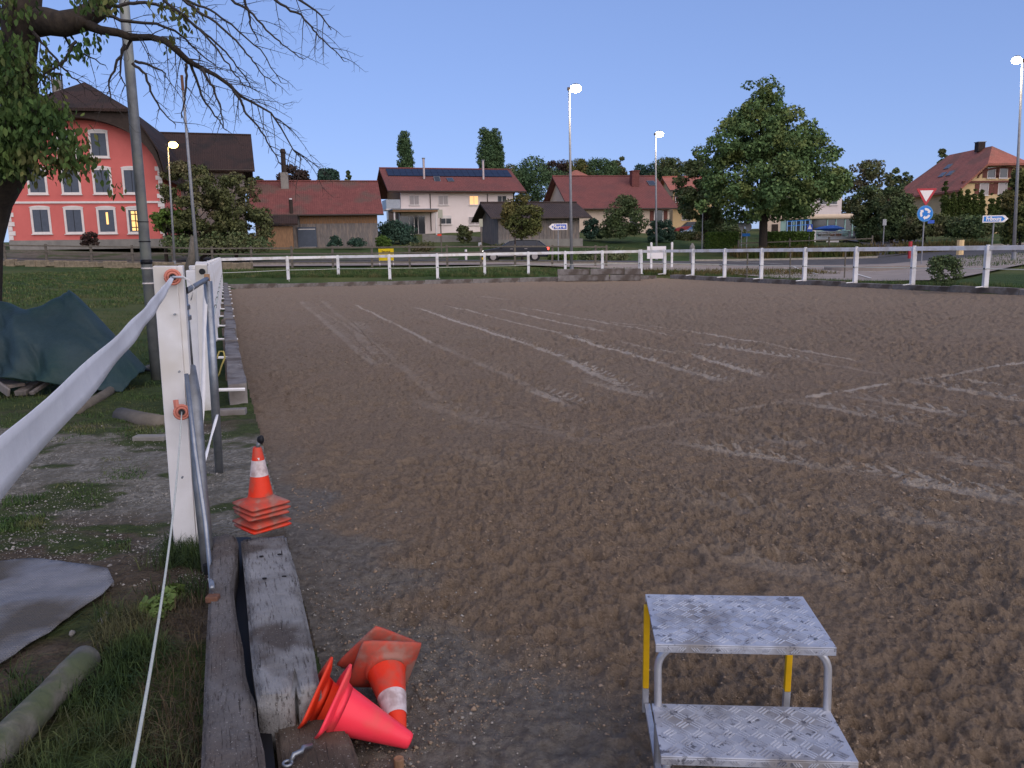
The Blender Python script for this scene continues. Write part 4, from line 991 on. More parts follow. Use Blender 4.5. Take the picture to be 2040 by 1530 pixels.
for lab, pts_, wd_, th_ in (('broad grey board poking out under the left of the tarpaulin', [(-60, 752, 10.3), (24, 770, 9.9)], .34, .04), ('narrow dark board under the tarpaulin hem, middle of three', [(40, 784, 9.9), (88, 752, 10.5)], .14, .06),
                             ('light edged plank end under the right of the tarpaulin hem', [(62, 784, 9.8), (108, 754, 10.3)], .05, .04), ('thin board lowest of the wood under the tarpaulin', [(-40, 740, 9.8), (18, 783, 9.5)], .03, .10)):
    b = MB(); b.beam(at(*pts_[0]), at(*pts_[1]), wd_, th_); tag(b.build('board', M['woodgrey'], bevel=.006), lab, 'board', 'boards under the tarpaulin')
for lab, pts_, r0 in (('grey weathered pole lying right of the tarpaulin on the grass', [(150, 822, .05), (215, 782, .06), (278, 728, .07)], .055), ('thinner grey pole lying beside the thicker one right of the tarpaulin', [(205, 775, .05), (262, 744, .05), (300, 730, .05)], .035)):
    q = [G(a_, b_, z_) for a_, b_, z_ in pts_]; tag(MB().tube(q, r0, 10).build('wooden_pole', M['woodpost'], smooth=True), lab, 'pole', 'poles lying by the tarpaulin')
q = [G(*p_) for p_ in ((262, 705, .06), (275, 722, .05), (285, 735, .04), (305, 740, .05))]; tag(MB().tube(q, .022, 8).build('black_hose', M['black'], smooth=True), 'black hose end between the tarpaulin and the steel pole', 'hose')
q = [G(*p_) for p_ in ((240, 828, .03), (285, 838, .04), (330, 846, .03))]; tag(MB().tube(q, .09, 10).build('half_buried_log', M['woodpost'], smooth=True), 'half buried dark log in the grass left of the near post', 'log')

# ------------------------------------------------------------------ steel pole on the left
g = G(312, 756, 0); tpp = at(245, -20, g.y); d = tpp - g; tpp = g + d * 1.35
pl = thing('steel_pole', 'thick leaning galvanised pole behind the near white post, with dark and white bands', 'pole', g)
MB().tube([Vector((0, 0, 0)), d * .7, d * 1.35], [.072, .065, .058], 16).build('shaft', M['galvd'] if False else mat('worn_pole', (.26, .27, .27), (.18, .185, .19), 6, .6, metal=.35, c3=(.30, .31, .27), s3=2), pl, smooth=True)
def pband(py0, py1, m_, nm):
    f0, f1 = [(at(300, p_, g.y).z - g.z) / d.z for p_ in (py1, py0)]; MB().tube([d * f0, d * f1], .0765, 16).build(nm, m_, pl, smooth=True)
pband(517, 526, M['black'], 'dark_band'); pband(533, 536, M['trim'], 'white_band'); pband(563, 566, M['trim'], 'white_band'); pband(480, 482, M['black'], 'wire_band'); pband(441, 442.5, M['black'], 'wire_band')
# ================================================================== buildings
def prx(b, poly, x0, x1):       # profile in (y,z) extruded along x
    n = len(poly); vs = [(x0, y, z) for y, z in poly] + [(x1, y, z) for y, z in poly]
    b.add(vs, [tuple(range(n)), tuple(range(2 * n - 1, n - 1, -1))] + [(i, (i + 1) % n, (i + 1) % n + n, i + n) for i in range(n)]); return b
def window(t, x, z, w_, h, frame, pane, y=0.0, fw=.10, sill=True, arch=False, M4=None, mull=False, shut=None):
    b = MB(); p = .06
    for c, d in (((x - w_ / 2 - fw / 2, y - p / 2, z), (fw, p, h + 2 * fw)), ((x + w_ / 2 + fw / 2, y - p / 2, z), (fw, p, h + 2 * fw)), ((x, y - p / 2, z - h / 2 - fw / 2), (w_, p, fw)), ((x, y - p / 2, z + h / 2 + fw / 2), (w_, p, fw))): b.box(c, d, M4)
    if arch: b.prism([(x - w_ / 2 - fw - .06, z + h / 2 + fw)] + [(x + (w_ / 2 + fw + .06) * cos(a), z + h / 2 + fw + .16 * sin(a)) for a in [pi - k * pi / 8 for k in range(1, 8)]] + [(x + w_ / 2 + fw + .06, z + h / 2 + fw)], y - .09, y, M4)
    if mull: b.box((x, y - .035, z), (.06, .03, h), M4)
    o = b.build('window', frame, t)
    b = MB(); b.box((x, y - .012, z), (w_, .02, h), M4); b.build('pane', pane, o)
    if sill: b = MB(); b.box((x, y - .08, z - h / 2 - fw - .03), (w_ + 2 * fw + .12, .15, .06), M4); b.build('sill', frame, o)
    if shut:
        for s in (-1, 1):
            b = MB(); b.box((x + s * (w_ / 2 + fw + .30), y - .03, z), (.5, .05, h), M4); b.build('shutter', shut, o)
    return o
def gh(name, label, px0, px1, Y_, ye, yr, D, rot, oe, og, wm, rm, th=.16, ogl=None, zb=None, cat='house', bwall='wall'):
    x0, x1 = at(px0, ye, Y_).x, at(px1, ye, Y_).x; xc = (x0 + x1) / 2; pc = (px0 + px1) / 2
    rt = radians(rot); L_ = (x1 - x0) / cos(rt)
    zb = (hz(xc, Y_) - .3) if zb is None else zb
    ze, zr = at(pc, ye, Y_).z - zb, at(pc, yr, Y_ + D / 2).z - zb
    t = thing(name, label, cat, (xc, Y_, zb), rt); sl = (zr - ze) / (D / 2 + oe); wt = ze + sl * oe - th
    b = MB(); prx(b, [(0, 0), (D, 0), (D, wt), (D / 2, zr - th - .02), (0, wt)], -L_ / 2, L_ / 2); b.build(bwall, wm, t)
    b = MB(); gl = og if ogl is None else ogl
    prx(b, [(-oe, ze), (D / 2, zr), (D / 2, zr - th), (-oe, ze - th)], -L_ / 2 - gl, L_ / 2 + og)
    prx(b, [(D + oe, ze), (D / 2, zr), (D / 2, zr - th), (D + oe, ze - th)], -L_ / 2 - gl, L_ / 2 + og)
    o = b.build('roof', rm, t)
    b = MB(); b.tube([(-L_ / 2 - gl, D / 2, zr + .03), (L_ / 2 + og, D / 2, zr + .03)], .11, 6); b.build('ridge_tiles', rm, o)
    b = MB(); b.tube([(-L_ / 2 - gl, -oe - .06, ze - .10), (L_ / 2 + og, -oe - .06, ze - .10)], .07, 6); b.build('gutter', M['brownmetal'], o)
    return t, L_, ze, zr, wt, sl
def loc_on(t, px, py, yl=0):      # local x,z of a pixel on the plane y=yl of a thing
    Mi = t.matrix_basis.inverted(); o_ = Mi @ CAM; d = Mi.to_3x3() @ ray(px, py); k = (yl - o_.y) / d.y; p = o_ + d * k; return p.x, p.z
def on_roof(t, px, py, ze, sl, oe):
    Mi = t.matrix_basis.inverted(); o_ = Mi @ CAM; d = Mi.to_3x3() @ ray(px, py)
    # plane z = ze + sl*(y+oe)
    k = (ze + sl * (o_.y + oe) - o_.z) / (d.z - sl * d.y); return o_ + d * k

# ---- pink house
YP = 66.0; s_ = 1600 / YP; zb = 2.55; xc = at(165, 480, YP).x
ph = thing('farmhouse', 'pink-red farmhouse with white framed windows, grey shutters and an arched dark gable', 'house', (xc, YP, zb), radians(13))
def zP(py): return at(165, py, YP).z - zb
zq = zP(330); z1 = zP(218); z2 = at(148, 164, YP + 3.2).z - zb; wl_ = at(30, 440, YP).x - xc; wr_ = at(319, 440, YP).x - xc; rx = at(245, 218, YP).x - xc + .2; ex = wr_ + .35; xm = (wl_ + wr_) / 2
ex = wr_ - xm + .45; rx = rx - xm
archp = [(xm + (wr_ - xm) * 1.0 * cos(a), zq - .6 + (zP(232) - zq + .6) * sin(a)) for a in [k * pi / 16 for k in range(17)]]
b = MB(); b.prism([(wl_, 0), (wr_, 0)] + archp, 0, 12); b.build('wall', M['pinkwall'], ph)
# curved dark gable panel in front of the wall, with soffit
outer = [(xm + ex, zq - .9), (xm + ex * .92, zq + (z1 - zq) * .28), (xm + ex * .80, zq + (z1 - zq) * .60), (xm + rx, z1)]
outer = outer + [(2 * xm - a, c) for a, c in outer[::-1]]
b = MB(); inn = [(xm + (wr_ - xm + .1) * cos(a), zq - .9 + (zP(238) - zq + .9) * sin(a)) for a in [k * pi / 24 for k in range(25)]]
def interp_outer(i):
    t_ = i / 24 * (len(outer) - 1); k = min(int(t_), len(outer) - 2); f = t_ - k; return (outer[k][0] + (outer[k + 1][0] - outer[k][0]) * f, outer[k][1] + (outer[k + 1][1] - outer[k][1]) * f)
V = []; Fs = []
for i in range(25):
    o_ = interp_outer(i); n_ = inn[i]; V += [(n_[0], -1.3, n_[1]), (o_[0], -1.3, o_[1]), (o_[0], -.1, o_[1]), (n_[0], .05, n_[1])]
for i in range(24):
    for j in range(4): j2 = (j + 1) % 4; Fs.append((4 * i + j, 4 * i + j2, 4 * i + 4 + j2, 4 * i + 4 + j))
b.add(V, Fs + [(0, 1, 2, 3), (96, 97, 98, 99)]); b.build('gable_arch', M['wooddark'], ph)
# roof: steep flared sides + front half hip
def roofside(s):
    prof = [(ex + .1, zq - .95), (ex * .93 + .1, zq + (z1 - zq) * .28), (ex * .81 + .1, zq + (z1 - zq) * .60), (rx + .1, z1 + .05), (0.0, z2)]
    V = []; Fs = []
    for (xx, zz) in prof[:-1]: V += [(xm + s * xx, -1.45, zz), (xm + s * xx, 13, zz)]
    V += [(xm, 3.2, z2), (xm, 13, z2)]
    n0 = len(V); V += [(x - s * .0, y + (.0), z - .22) for x, y, z in V]
    for i in range(4): Fs.append((2 * i, 2 * i + 1, 2 * i + 3, 2 * i + 2)); Fs.append((n0 + 2 * i, n0 + 2 * i + 1, n0 + 2 * i + 3, n0 + 2 * i + 2))
    for i in range(4): Fs.append((2 * i, 2 * i + 2, n0 + 2 * i + 2, n0 + 2 * i))
    Fs.append((0, 1, n0 + 1, n0)); return V, Fs
b = MB(); b.add(*roofside(1)); b.add(*roofside(-1))
b.add([(xm - rx - .25, -1.75, z1 - .12), (xm + rx + .25, -1.75, z1 - .12), (xm, 3.2, z2 + .02), (xm - rx - .25, -1.75, z1 - .34), (xm + rx + .25, -1.75, z1 - .34), (xm, 3.2, z2 - .2)], [(0, 1, 2), (3, 5, 4), (0, 3, 4, 1), (1, 4, 5, 2), (0, 2, 5, 3)])
rf = b.build('roof', M['tiledark'], ph)
cx_ = at(145, 150, YP + 5).x - xc; b = MB(); b.box((cx_, 5, z2 - .1), (.7, .7, 1.1)); 
ch = b.build('chimney', M['concrete'], rf)
b = MB(); [b.box((cx_ + dx, 5 + dy, z2 + .65), (.10, .10, .5)) for dx in (-.3, .3) for dy in (-.3, .3)]; b.box((cx_, 5, z2 + .94), (.85, .85, .08)); b.build('chimney_cap', M['wooddark'], rf)
for py, lst, hh in ((440, (82, 148, 213, 272), 42), (361, (74, 141, 204, 263), 42), (288, (132, 197), 42)):
    for px in lst:
        x_, z_ = loc_on(ph, px, py); ht, wd = hh / s_ , 27 / s_
        pane = M['shutter']
        o = window(ph, x_, z_, wd, ht, M['trim'], pane, arch=True, fw=.16)
        if py == 440 and px in (213, 272):
            b = MB(); w2 = .16 if px == 213 else .62; b.box((x_ + (.05 if px == 213 else -.05), -.035, z_ + (.2 if px == 213 else 0)), (w2, .02, ht * (.55 if px == 213 else .9))); b.build('lit_gap', M['litglass2'], o)
            if px == 272:
                for q in (-.3, .0, .3): b = MB(); b.box((x_ - .05, -.052, z_ + q * ht), (w2, .02, .07)); b.build('glazing_bar', M['wooddark'], o)
                b = MB(); b.box((x_ - .05, -.055, z_), (.08, .02, ht * .9)); b.build('glazing_bar', M['wooddark'], o)
        else:
            for s in (-.5, .5): b = MB(); b.box((x_ + s * wd, -.03, z_), (.0, .0, 0)) if False else None
            b = MB(); b.box((x_, -.028, z_), (.03, .015, ht)); b.build('shutter_joint', M['dark'], o)
b = MB(); z3 = zP(403); b.box((xm, -.05, z3), (wr_ - wl_, .12, .16)); b.build('string_course', M['trim'], ph)
b = MB(); b.box((xm, -.04, .22), (wr_ - wl_ + .1, .12, .75)); b.build('plinth', M['concrete'], ph)
for s, xe in ((-1, wl_), (1, wr_)):
    for k in range(9 if s < 0 else 16):
        b = MB(); l = .5 if k % 2 else .32; b.box((xe - s * l / 2 + s * .03, -.03, .8 + k * .36), (l, .10, .33)); b.build('quoin', M['trim'], ph)
# ---- barn wing behind the pink house
t, L_, ze, zr, wt, sl = gh('barn', 'dark brown tiled barn roof rising behind the pink farmhouse, right of it', 225, 472, 76, 337, 267, 12, 18, 1.0, 1.0, M['woodgrey'], M['tiledark'], .25, cat='barn')
b = MB(); prx(b, [(-.05, wt - 1.2), (12.05, wt - 1.2), (12.05, wt), (6, zr - .4), (-.05, wt)], L_ / 2 - .01, L_ / 2 + .08); b.build('gable_boards', M['wooddark'], t)
# ---- low red barn with plank front
t, L_, ze, zr, wt, sl = gh('barn', 'low plank barn with red tiled roof left of the white house', 515, 747, 76, 427, 362, 10, 13, .8, .55, M['woodgrey'], M['tilered'], .14, cat='barn')
x_a, _ = loc_on(t, 598, 450); n = 24; x_b = L_ / 2
for i in range(n):
    b = MB(); wdp = (x_b - x_a) / n; b.box((x_a + wdp * (i + .5), -.03 - rnd.uniform(0, .02), wt / 2 - .55), (wdp - .025, .04, wt - 1.05)); b.build('plank', M['woodgrey'], t)
    b = MB(); b.box((x_a + wdp * (i + .5), -.05 - rnd.uniform(0, .015), wt - .62), (wdp - .02, .04, 1.1)); b.build('plank', M['woodwarm'], t)
xd, zd = loc_on(t, 612, 468); b = MB(); b.box((xd, -.10, 1.15), (1.7, .05, 2.1)); d = b.build('door', M['shutter'], t); 
for zz in (.35, 2.0): b = MB(); b.box((xd, -.135, zz), (1.5, .02, .07)); b.build('hinge', M['trim'], d)
xl0, _ = loc_on(t, 515, 440); xl1, _ = loc_on(t, 594, 440); zl0 = at(560, 446, 74).z - t.location.z
b = MB(); prx(b, [(-2.2, zl0), (-.72, ze - .02), (-.72, ze - .2), (-2.2, zl0 - .16)], xl0, xl1); b.build('lean_to_roof', M['tiledark'], t)
b = MB(); b.box(((xl0 + xl1) / 2 - .2, -.9, (zl0 - .2) / 2), (xl1 - xl0 - .6, 1.7, zl0 - .25)); b.build('lean_to_wall', M['woodwarm'], t)
xx, zz = loc_on(t, 567, 360, 4); b = MB(); b.box((xx, 4, zr - .2), (.7, .7, 1.9)); c = b.build('chimney', M['concrete'], t); b = MB(); b.tube([(xx, 4, zr + .7), (xx, 4, zr + 2.6)], [.24, .22], 10); b.tube([(xx, 4, zr + 2.6), (xx, 4, zr + 2.95)], [.30, .2], 10); b.build('flue', M['wooddark'], c)
xx, zz = loc_on(t, 580, 418, -.8); b = MB(); b.tube([(xx, -.6, ze - .1), (xx, -.6, ze + 1.3)], .17, 10); c = b.build('stove_pipe', M['wooddark'], t); b = MB(); b.tube([(xx, -.6, ze + 1.3), (xx, -.6, ze + 1.42)], .13, 8); b.build('pipe_cap', M['trim'], c)
# ---- white house with solar strip
t, L_, ze, zr, wt, sl = gh('house', 'white rendered house with wine-red roof and a long dark solar strip', 802, 1022, 96, 381, 337, 10, 17, 1.1, 1.3, M['white2'], M['tilewine'], .22, ogl=1.6)
wh = t
def wn(px, py, wpx, hpx, pane, shutt=None, fr='trim', mull=True):
    x_, z_ = loc_on(wh, px, py); k = 1600 / 96; return window(wh, x_, z_, wpx / k, hpx / k, M[fr], pane, mull=mull, fw=.07)
for px in (825, 883, 944, 1000): wn(px, 399, 17, 16, M['litglass'] if px == 944 else (M['glass'] if px == 1000 else M['glasspale']))
wn(888, 439, 21, 13, M['glass']); wn(946, 440, 24, 14, M['glasspale'])
b = MB(); x_, z_ = loc_on(wh, 888, 434); b.box((x_, -.06, z_ + .1), (1.3, .08, .35)); b.build('roller_blind', M['trim'], wh)
p0, p1 = on_roof(wh, 776, 346, ze, sl, 1.1), on_roof(wh, 1018, 346, ze, sl, 1.1)
x0, x1 = -L_ / 2 - .9, L_ / 2 + .8; npn = 20
for i in range(npn):
    for j in range(2):
        wdp = (x1 - x0) / npn; yc = 5 - .3 - 1.0 * (j + .5); zc = ze + sl * (yc + 1.1) + .08; b = MB(); b.box((0, 0, 0), (wdp - .03, 1.0 / cos(math.atan(sl)) - .03, .05))
        o = b.build('solar_panel', M['solar'], wh, loc=(x0 + wdp * (i + .5), yc, zc)); o.rotation_euler = (math.atan(sl), 0, 0)
for px, pb, pt in ((845, 357, 319), (963, 358, 322)):
    p = on_roof(wh, px, pb, ze, sl, 1.1); h = (pb - pt) / 1600 * 97; b = MB(); b.tube([p, p + Vector((0, 0, h))], .14, 10); o = b.build('flue', M['steelpipe'], wh); b = MB(); b.tube([p + Vector((0, 0, h)), p + Vector((0, 0, h + .12))], .2, 10); b.build('flue_cap', M['galvd'], o)
for px, py in ((871, 359), (897, 359)):
    p = on_roof(wh, px, py, ze, sl, 1.1); b = MB(); b.box((0, 0, .06), (.75, 1.1, .1)); o = b.build('skylight', M['galvd'], wh, loc=p); o.rotation_euler = (math.atan(sl) + (.35 if px < 880 else 0), 0, 0); b = MB(); b.box((0, 0, .12), (.6, .95, .02)); b.build('pane', M['glass'], o)
for px in (857, 971):
    x_, _ = loc_on(wh, px, 400); b = MB(); b.tube([(x_, -.08, ze - .3), (x_, -.08, .5)], .05, 6); b.build('downpipe', M['brownmetal'], wh)
b = MB(); prx(b, [(.3, .1), (9.7, .1), (9.7, wt), (5, zr - .5), (.3, wt)], -L_ / 2 - .05, -L_ / 2 - .0); b.build('side_cladding', M['woodwarm'], wh)
# balcony on the left gable
b = MB(); b.box((-L_ / 2 - .85, 1.6, 3.0), (1.7, 3.2, .15)); bl = b.build('balcony', M['trim'], wh); zbal = 3.0
b = MB(); b.box((-L_ / 2 - 1.65, 1.6, zbal + .6), (.06, 3.2, 1.0)); b.box((-L_ / 2 - .85, .05, zbal + .6), (1.6, .06, 1.0)); b.build('railing', M['galv'], bl)
for q in (.1, 1.5): b = MB(); b.beam((-L_ / 2 - q - .1, .1, 0), (-L_ / 2 - q - .1, .1, zbal), .12, .12); b.build('support', M['galv'], bl)
# terrace canopy
xa, za = loc_on(wh, 782, 420, -2.5); xb_, zb_ = loc_on(wh, 872, 420, -2.5)
b = MB(); b.box(((xa + xb_) / 2, -1.3, za), (xb_ - xa, 2.7, .22)); cn = b.build('terrace_canopy', M['woodwarm'], wh)
b = MB(); b.box(((xa + xb_) / 2, -1.3, za + .17), (xb_ - xa + .2, 2.9, .10)); b.build('canopy_roof', M['galvd'], cn)
for x_ in (xa + .2, xb_ - .2): b = MB(); b.beam((x_, -2.4, -1), (x_, -2.4, za - .1), .16, .16); b.build('post', M['trim'], cn)
x_, z_ = loc_on(wh, 815, 443, 0); window(wh, x_, 1.2, 2.0, 2.0, M['trim'], M['glass'], fw=.08, mull=True); x_, z_ = loc_on(wh, 836, 443, 0); window(wh, x_, 1.2, 1.2, 2.0, M['trim'], M['glass'], fw=.08)
# ---- garden wall in front
b = MB(); pw = [at(842, 490, 82), at(985, 492, 82)]
zt0, zt1 = at(842, 466, 82).z, at(985, 473, 82).z
b.add([(pw[0].x, 82, 1), (pw[1].x, 82, 1), (pw[1].x, 82, zt1), (pw[0].x, 82, zt0), (pw[0].x, 82.4, 1), (pw[1].x, 82.4, 1), (pw[1].x, 82.4, zt1), (pw[0].x, 82.4, zt0)], [(0, 1, 2, 3), (4, 7, 6, 5), (3, 2, 6, 7), (0, 3, 7, 4), (1, 5, 6, 2)])
tag(b.build('garden_wall', M['concrete']), 'grey-brown garden wall sloping down in front of the white house', 'wall')
# ---- brown shed with concrete base
t, L_, ze, zr, wt, sl = gh('shed', 'grey plank shed with brown tiled roof and concrete base behind the car', 992, 1156, 76, 433, 404, 7, 14, .9, .9, M['woodgrey'], M['tilewood'], .15, cat='shed')
for i in range(22):
    b = MB(); wdp = L_ / 22; b.box((-L_ / 2 + wdp * (i + .5), -.03 - rnd.uniform(0, .02), wt / 2 + .45), (wdp - .025, .04, wt - 1.0)); b.build('plank', M['woodgrey'], t)
b = MB(); b.box((.1, -.12, .55), (L_ + .3, .22, .95)); b.build('base', M['concrete'], t)
# ---- long wine-red roofed house
t, L_, ze, zr, wt, sl = gh('house', 'long house with plain wine-red roof and single brick chimney behind the round bushes', 1140, 1338, 100, 415, 351, 13, 12, .9, .8, M['creamp'], M['tilewine'], .2)
p = on_roof(t, 1266, 372, ze, sl, .9); b = MB(); b.box((p.x, p.y + .4, p.z + .3), (.95, .9, 3.2)); o = b.build('chimney', M['tilewine'], t); b = MB(); b.box((p.x, p.y + .4, p.z + 1.95), (1.1, 1.05, .12)); b.build('chimney_cap', M['tilewine'], o)
p = on_roof(t, 1298, 366, ze, sl, .9); b = MB(); b.box((0, 0, .06), (1.0, 1.3, .12)); o = b.build('skylight', M['galvd'], t, loc=p); o.rotation_euler = (math.atan(sl), 0, 0); b = MB(); b.box((0, 0, .13), (.8, 1.1, .02)); b.build('pane', M['glass'], o)
x_, z_ = loc_on(t, 1312, 430); window(t, x_, z_, 1.0, 1.3, M['trim'], M['glass'], shut=M['redshutter'])
x_, z_ = loc_on(t, 1262, 445); window(t, x_, z_, .9, 1.2, M['trim'], M['glass'])
# hip-roofed house behind
def hipped(label, pxl, pxr, Y_, ye, yr, D, rm, wm):
    x0, x1 = at(pxl, ye, Y_).x, at(pxr, ye, Y_).x; zb = hz((x0 + x1) / 2, Y_) - .5; ze, zr = at(pxl, ye, Y_).z - zb, at((pxl + pxr) / 2, yr, Y_ + D / 2).z - zb
    t = thing('house', label, 'house', ((x0 + x1) / 2, Y_, zb)); hw_ = (x1 - x0) / 2; b = MB(); b.box((0, D / 2, ze / 2), (2 * hw_ - 1.2, D - 1.2, ze)); b.build('wall', wm, t)
    r = max(.2, hw_ - D / 2); b = MB(); b.add([(-hw_, 0, ze), (hw_, 0, ze), (hw_, D, ze), (-hw_, D, ze), (-r, D / 2, zr), (r, D / 2, zr)], [(0, 1, 5, 4), (1, 2, 5), (2, 3, 4, 5), (3, 0, 4), (0, 3, 2, 1)]); b.build('roof', rm, t); return t
hipped('house with a small orange hipped roof peeping over the long wine-red one', 1108, 1196, 128, 362, 339, 9, M['tileorange'], M['creamp'])
hipped('house with pale orange roof almost hidden behind the leftmost leaves of the big tree', 1352, 1412, 130, 376, 358, 8, M['tileorange'], M['creamp'])
# ---- yellow balcony house
t, L_, ze, zr, wt, sl = gh('house', 'yellow house with a brown balcony half hidden left of the big tree', 1341, 1420, 112, 378, 352, 10, 0, .8, .6, M['cream'], M['tileorange'], .2)
x_, z_ = loc_on(t, 1370, 405); b = MB(); b.box((x_, -.7, z_ - .3), (5.2, 1.4, .18)); bl = b.build('balcony', M['wooddark'], t)
for k in range(14): b = MB(); b.box((x_ - 2.5 + k * .385, -1.38, z_ + .3), (.16, .05, 1.0)); b.build('baluster', M['tilewine'], bl)
b = MB(); b.box((x_, -1.38, z_ + .85), (5.2, .1, .1)); b.build('handrail', M['wooddark'], bl)
for px in (1352, 1376, 1396): xq, zq_ = loc_on(t, px, 393); window(t, xq, zq_, .8, 1.2, M['trim'], M['glass'])
xq, zq_ = loc_on(t, 1367, 422); window(t, xq, zq_, 1.0, 2.0, M['trim'], M['glass'])
# ---- white building and glazed pavilion right of the big tree
t = thing('building', 'white rendered building behind the glazed pavilion', 'building', (at(1612, 430, 112).x, 112, hz(42, 112) - .4)); zt9 = at(1612, 388, 112).z - t.location.z
b = MB(); b.box((0, 4, zt9 / 2), ((1675 - 1550) / 1600 * 112, 8, zt9)); b.build('wall', M['white2'], t)
b = MB(); b.box((0, 4, zt9 + .1), ((1675 - 1550) / 1600 * 112 + .6, 8.6, .22)); b.build('roof', M['galvd'], t)
for px in (1640, 1660): xq, zq_ = loc_on(t, px, 398); window(t, xq, zq_, 1.0, 1.2, M['trim'], M['glass'])
Yg = 94; xg0, xg1 = at(1548, 440, Yg).x, at(1700, 440, Yg).x; zg = hz(xg0, Yg) - .3
t = thing('pavilion', 'glazed pavilion with mint-green posts and a long flat cream roof', 'pavilion', ((xg0 + xg1) / 2, Yg, zg)); hw_ = (xg1 - xg0) / 2; ztop, zbot = at(1620, 427, Yg).z - zg, at(1620, 437, Yg).z - zg
b = MB(); b.box((0, 2.2, (ztop + zbot) / 2), (2 * hw_, 5.2, ztop - zbot)); b.build('roof', mat('cream_fascia', (.80, .62, .44), (.74, .57, .40), 1, .7), t, bevel=.2)
for px in (1564, 1581, 1598, 1615, 1648, 1665, 1683, 1698):
    xq, _ = loc_on(t, px, 450); b = MB(); b.beam((xq, 0, 0), (xq, 0, zbot), .14, .14); b.build('post', M['mint'], t)
for a_, c_ in ((1564, 1581), (1581, 1598), (1598, 1615), (1615, 1648), (1648, 1665), (1665, 1683), (1683, 1698)):
    xa, _ = loc_on(t, a_, 450); xb_, _ = loc_on(t, c_, 450); b = MB(); b.box(((xa + xb_) / 2, .02, zbot * .72), (xb_ - xa - .15, .03, zbot * .53)); b.build('pane', M['glass'], t)
b = MB(); b.box((0, 0, zbot * .42), (2 * hw_ - .6, .1, .12)); b.build('transom', M['mint'], t)
b = MB(); b.box((0, 1.0, zbot * .2), (2 * hw_ - .8, 1.8, zbot * .4)); b.build('base_wall', M['mint'], t)
xq, _ = loc_on(t, 1560, 450); b = MB(); b.box((xq, -.02, zbot * .6), (.6, .06, zbot * .8)); b.build('panel', M['mint'], t)
t = thing('shed', 'small white plastered porch just right of the big tree trunk', 'porch', (at(1540, 450, 90).x, 90, 1.9)); b = MB(); b.box((0, 1, 1.6), (1.6, 2, 3.2)); b.build('wall', M['creamp'], t); b = MB(); b.box((.2, -.02, 1.1), (.7, .05, 2.0)); b.build('door', M['wooddark'], t)
t = thing('ladder_rack', 'light blue ladder rack standing in front of the pavilion behind the hedge', 'rack', (at(1590, 460, 90).x, 90, hz(32, 90)))
xr0 = (1568 - 1590) / 1600 * 90; xr1 = -xr0
for zz in (1.55, 2.05): b = MB(); b.beam((xr0, 0, zz), (xr1, 0, zz + .12), .09, .09); b.build('rail', M['signcyan'], t)
for k in range(6): b = MB(); b.beam((xr0 + (xr1 - xr0) * k / 5, 0, 0), (xr0 + (xr1 - xr0) * k / 5, 0, 2.1), .12, .1); b.build('upright', mat('pale_blue', (.30, .48, .70), rough=.5) if k == 0 else bpy.data.materials['pale_blue'], t)
# ---- big orange roofed house on the right
Yr = 96; xR = at(1985, 287, Yr).x + 1.6; zb = 2.0; t = thing('house', 'cream house with a huge orange-red roof and dark chimney on the right', 'house', (xR, Yr, zb), radians(1.5)); hr_ = t
zA = at(1985, 288, Yr + 2).z - zb; Lr = 15; hw_ = 5.6; zE = at(1912, 378, Yr).z - zb; zH = at(1962, 326, Yr).z - zb; fh = (zA - zH) / (zA - zE)
b = MB(); b.prism([(-hw_ + .8, -1), (hw_ - .8, -1), (hw_ - .8, zE + .2), (hw_ * fh - .1, zH - .25), (-hw_ * fh + .1, zH - .25), (-hw_ + .8, zE + .2)], .9, Lr - 1); b.build('wall', M['cream'], t)
b = MB(); a = (0, 3.4, zA)
b.add([(-hw_, 0, zE), (-hw_ * fh, -.1, zH), (0, 3.4, zA), (-.0, Lr - 2.5, zA), (-hw_, Lr + 2, zE), (hw_, 0, zE), (hw_ * fh, -.1, zH), (hw_, Lr + 2, zE),
       (-hw_, 0, zE - .25), (-hw_ * fh, -.1, zH - .25), (-hw_, Lr + 2, zE - .25), (hw_, 0, zE - .25), (hw_ * fh, -.1, zH - .25), (hw_, Lr + 2, zE - .25), (0, 3.4, zA - .3), (0, Lr - 2.5, zA - .3)],
      [(0, 1, 2, 3, 4), (5, 7, 3, 2, 6), (1, 6, 2), (4, 3, 7), (8, 10, 15, 14, 9), (11, 12, 14, 15, 13), (9, 14, 12), (0, 8, 9, 1), (1, 9, 12, 6), (6, 12, 11, 5), (0, 4, 10, 8), (5, 11, 13, 7)])
rf = b.build('roof', M['tileorange'], t)
for px, py in ((1975, 344), (1999, 344)): xq, zq_ = loc_on(t, px, py, .9); window(t, xq, zq_, .85, 1.15, M['trim'], M['glass'], y=.9, shut=M['redshutter'], fw=.06)
for px, py in ((1960, 377), (1997, 375), (2025, 375)): xq, zq_ = loc_on(t, px, py, .9); window(t, xq, zq_, .95, 1.3, M['trim'], M['glasspale'], y=.9, shut=M['redshutter'], fw=.06)
xq, zq_ = loc_on(t, 1980, 362, .9); b = MB(); b.box((0, .75, zq_), (2 * hw_ - 1.4, .25, .22)); b.build('beam', M['redshutter'], t)
b = MB(); arc_ = [(3.0 * cos(k * pi / 10), zH - 1.5 + 1.1 * sin(k * pi / 10)) for k in range(11)]; b.tube([(x_, .8, z_) for x_, z_ in arc_], .10, 6); b.build('gable_arch', M['redshutter'], t)
b = MB(); b.box((-.4, 5.2, zA + .1), (.85, .8, 1.1)); c = b.build('chimney', M['wooddark'], rf); b = MB(); b.box((-.4, 5.2, zA + .68), (1.0, .95, .08)); b.build('chimney_cap', M['galvd'], c)
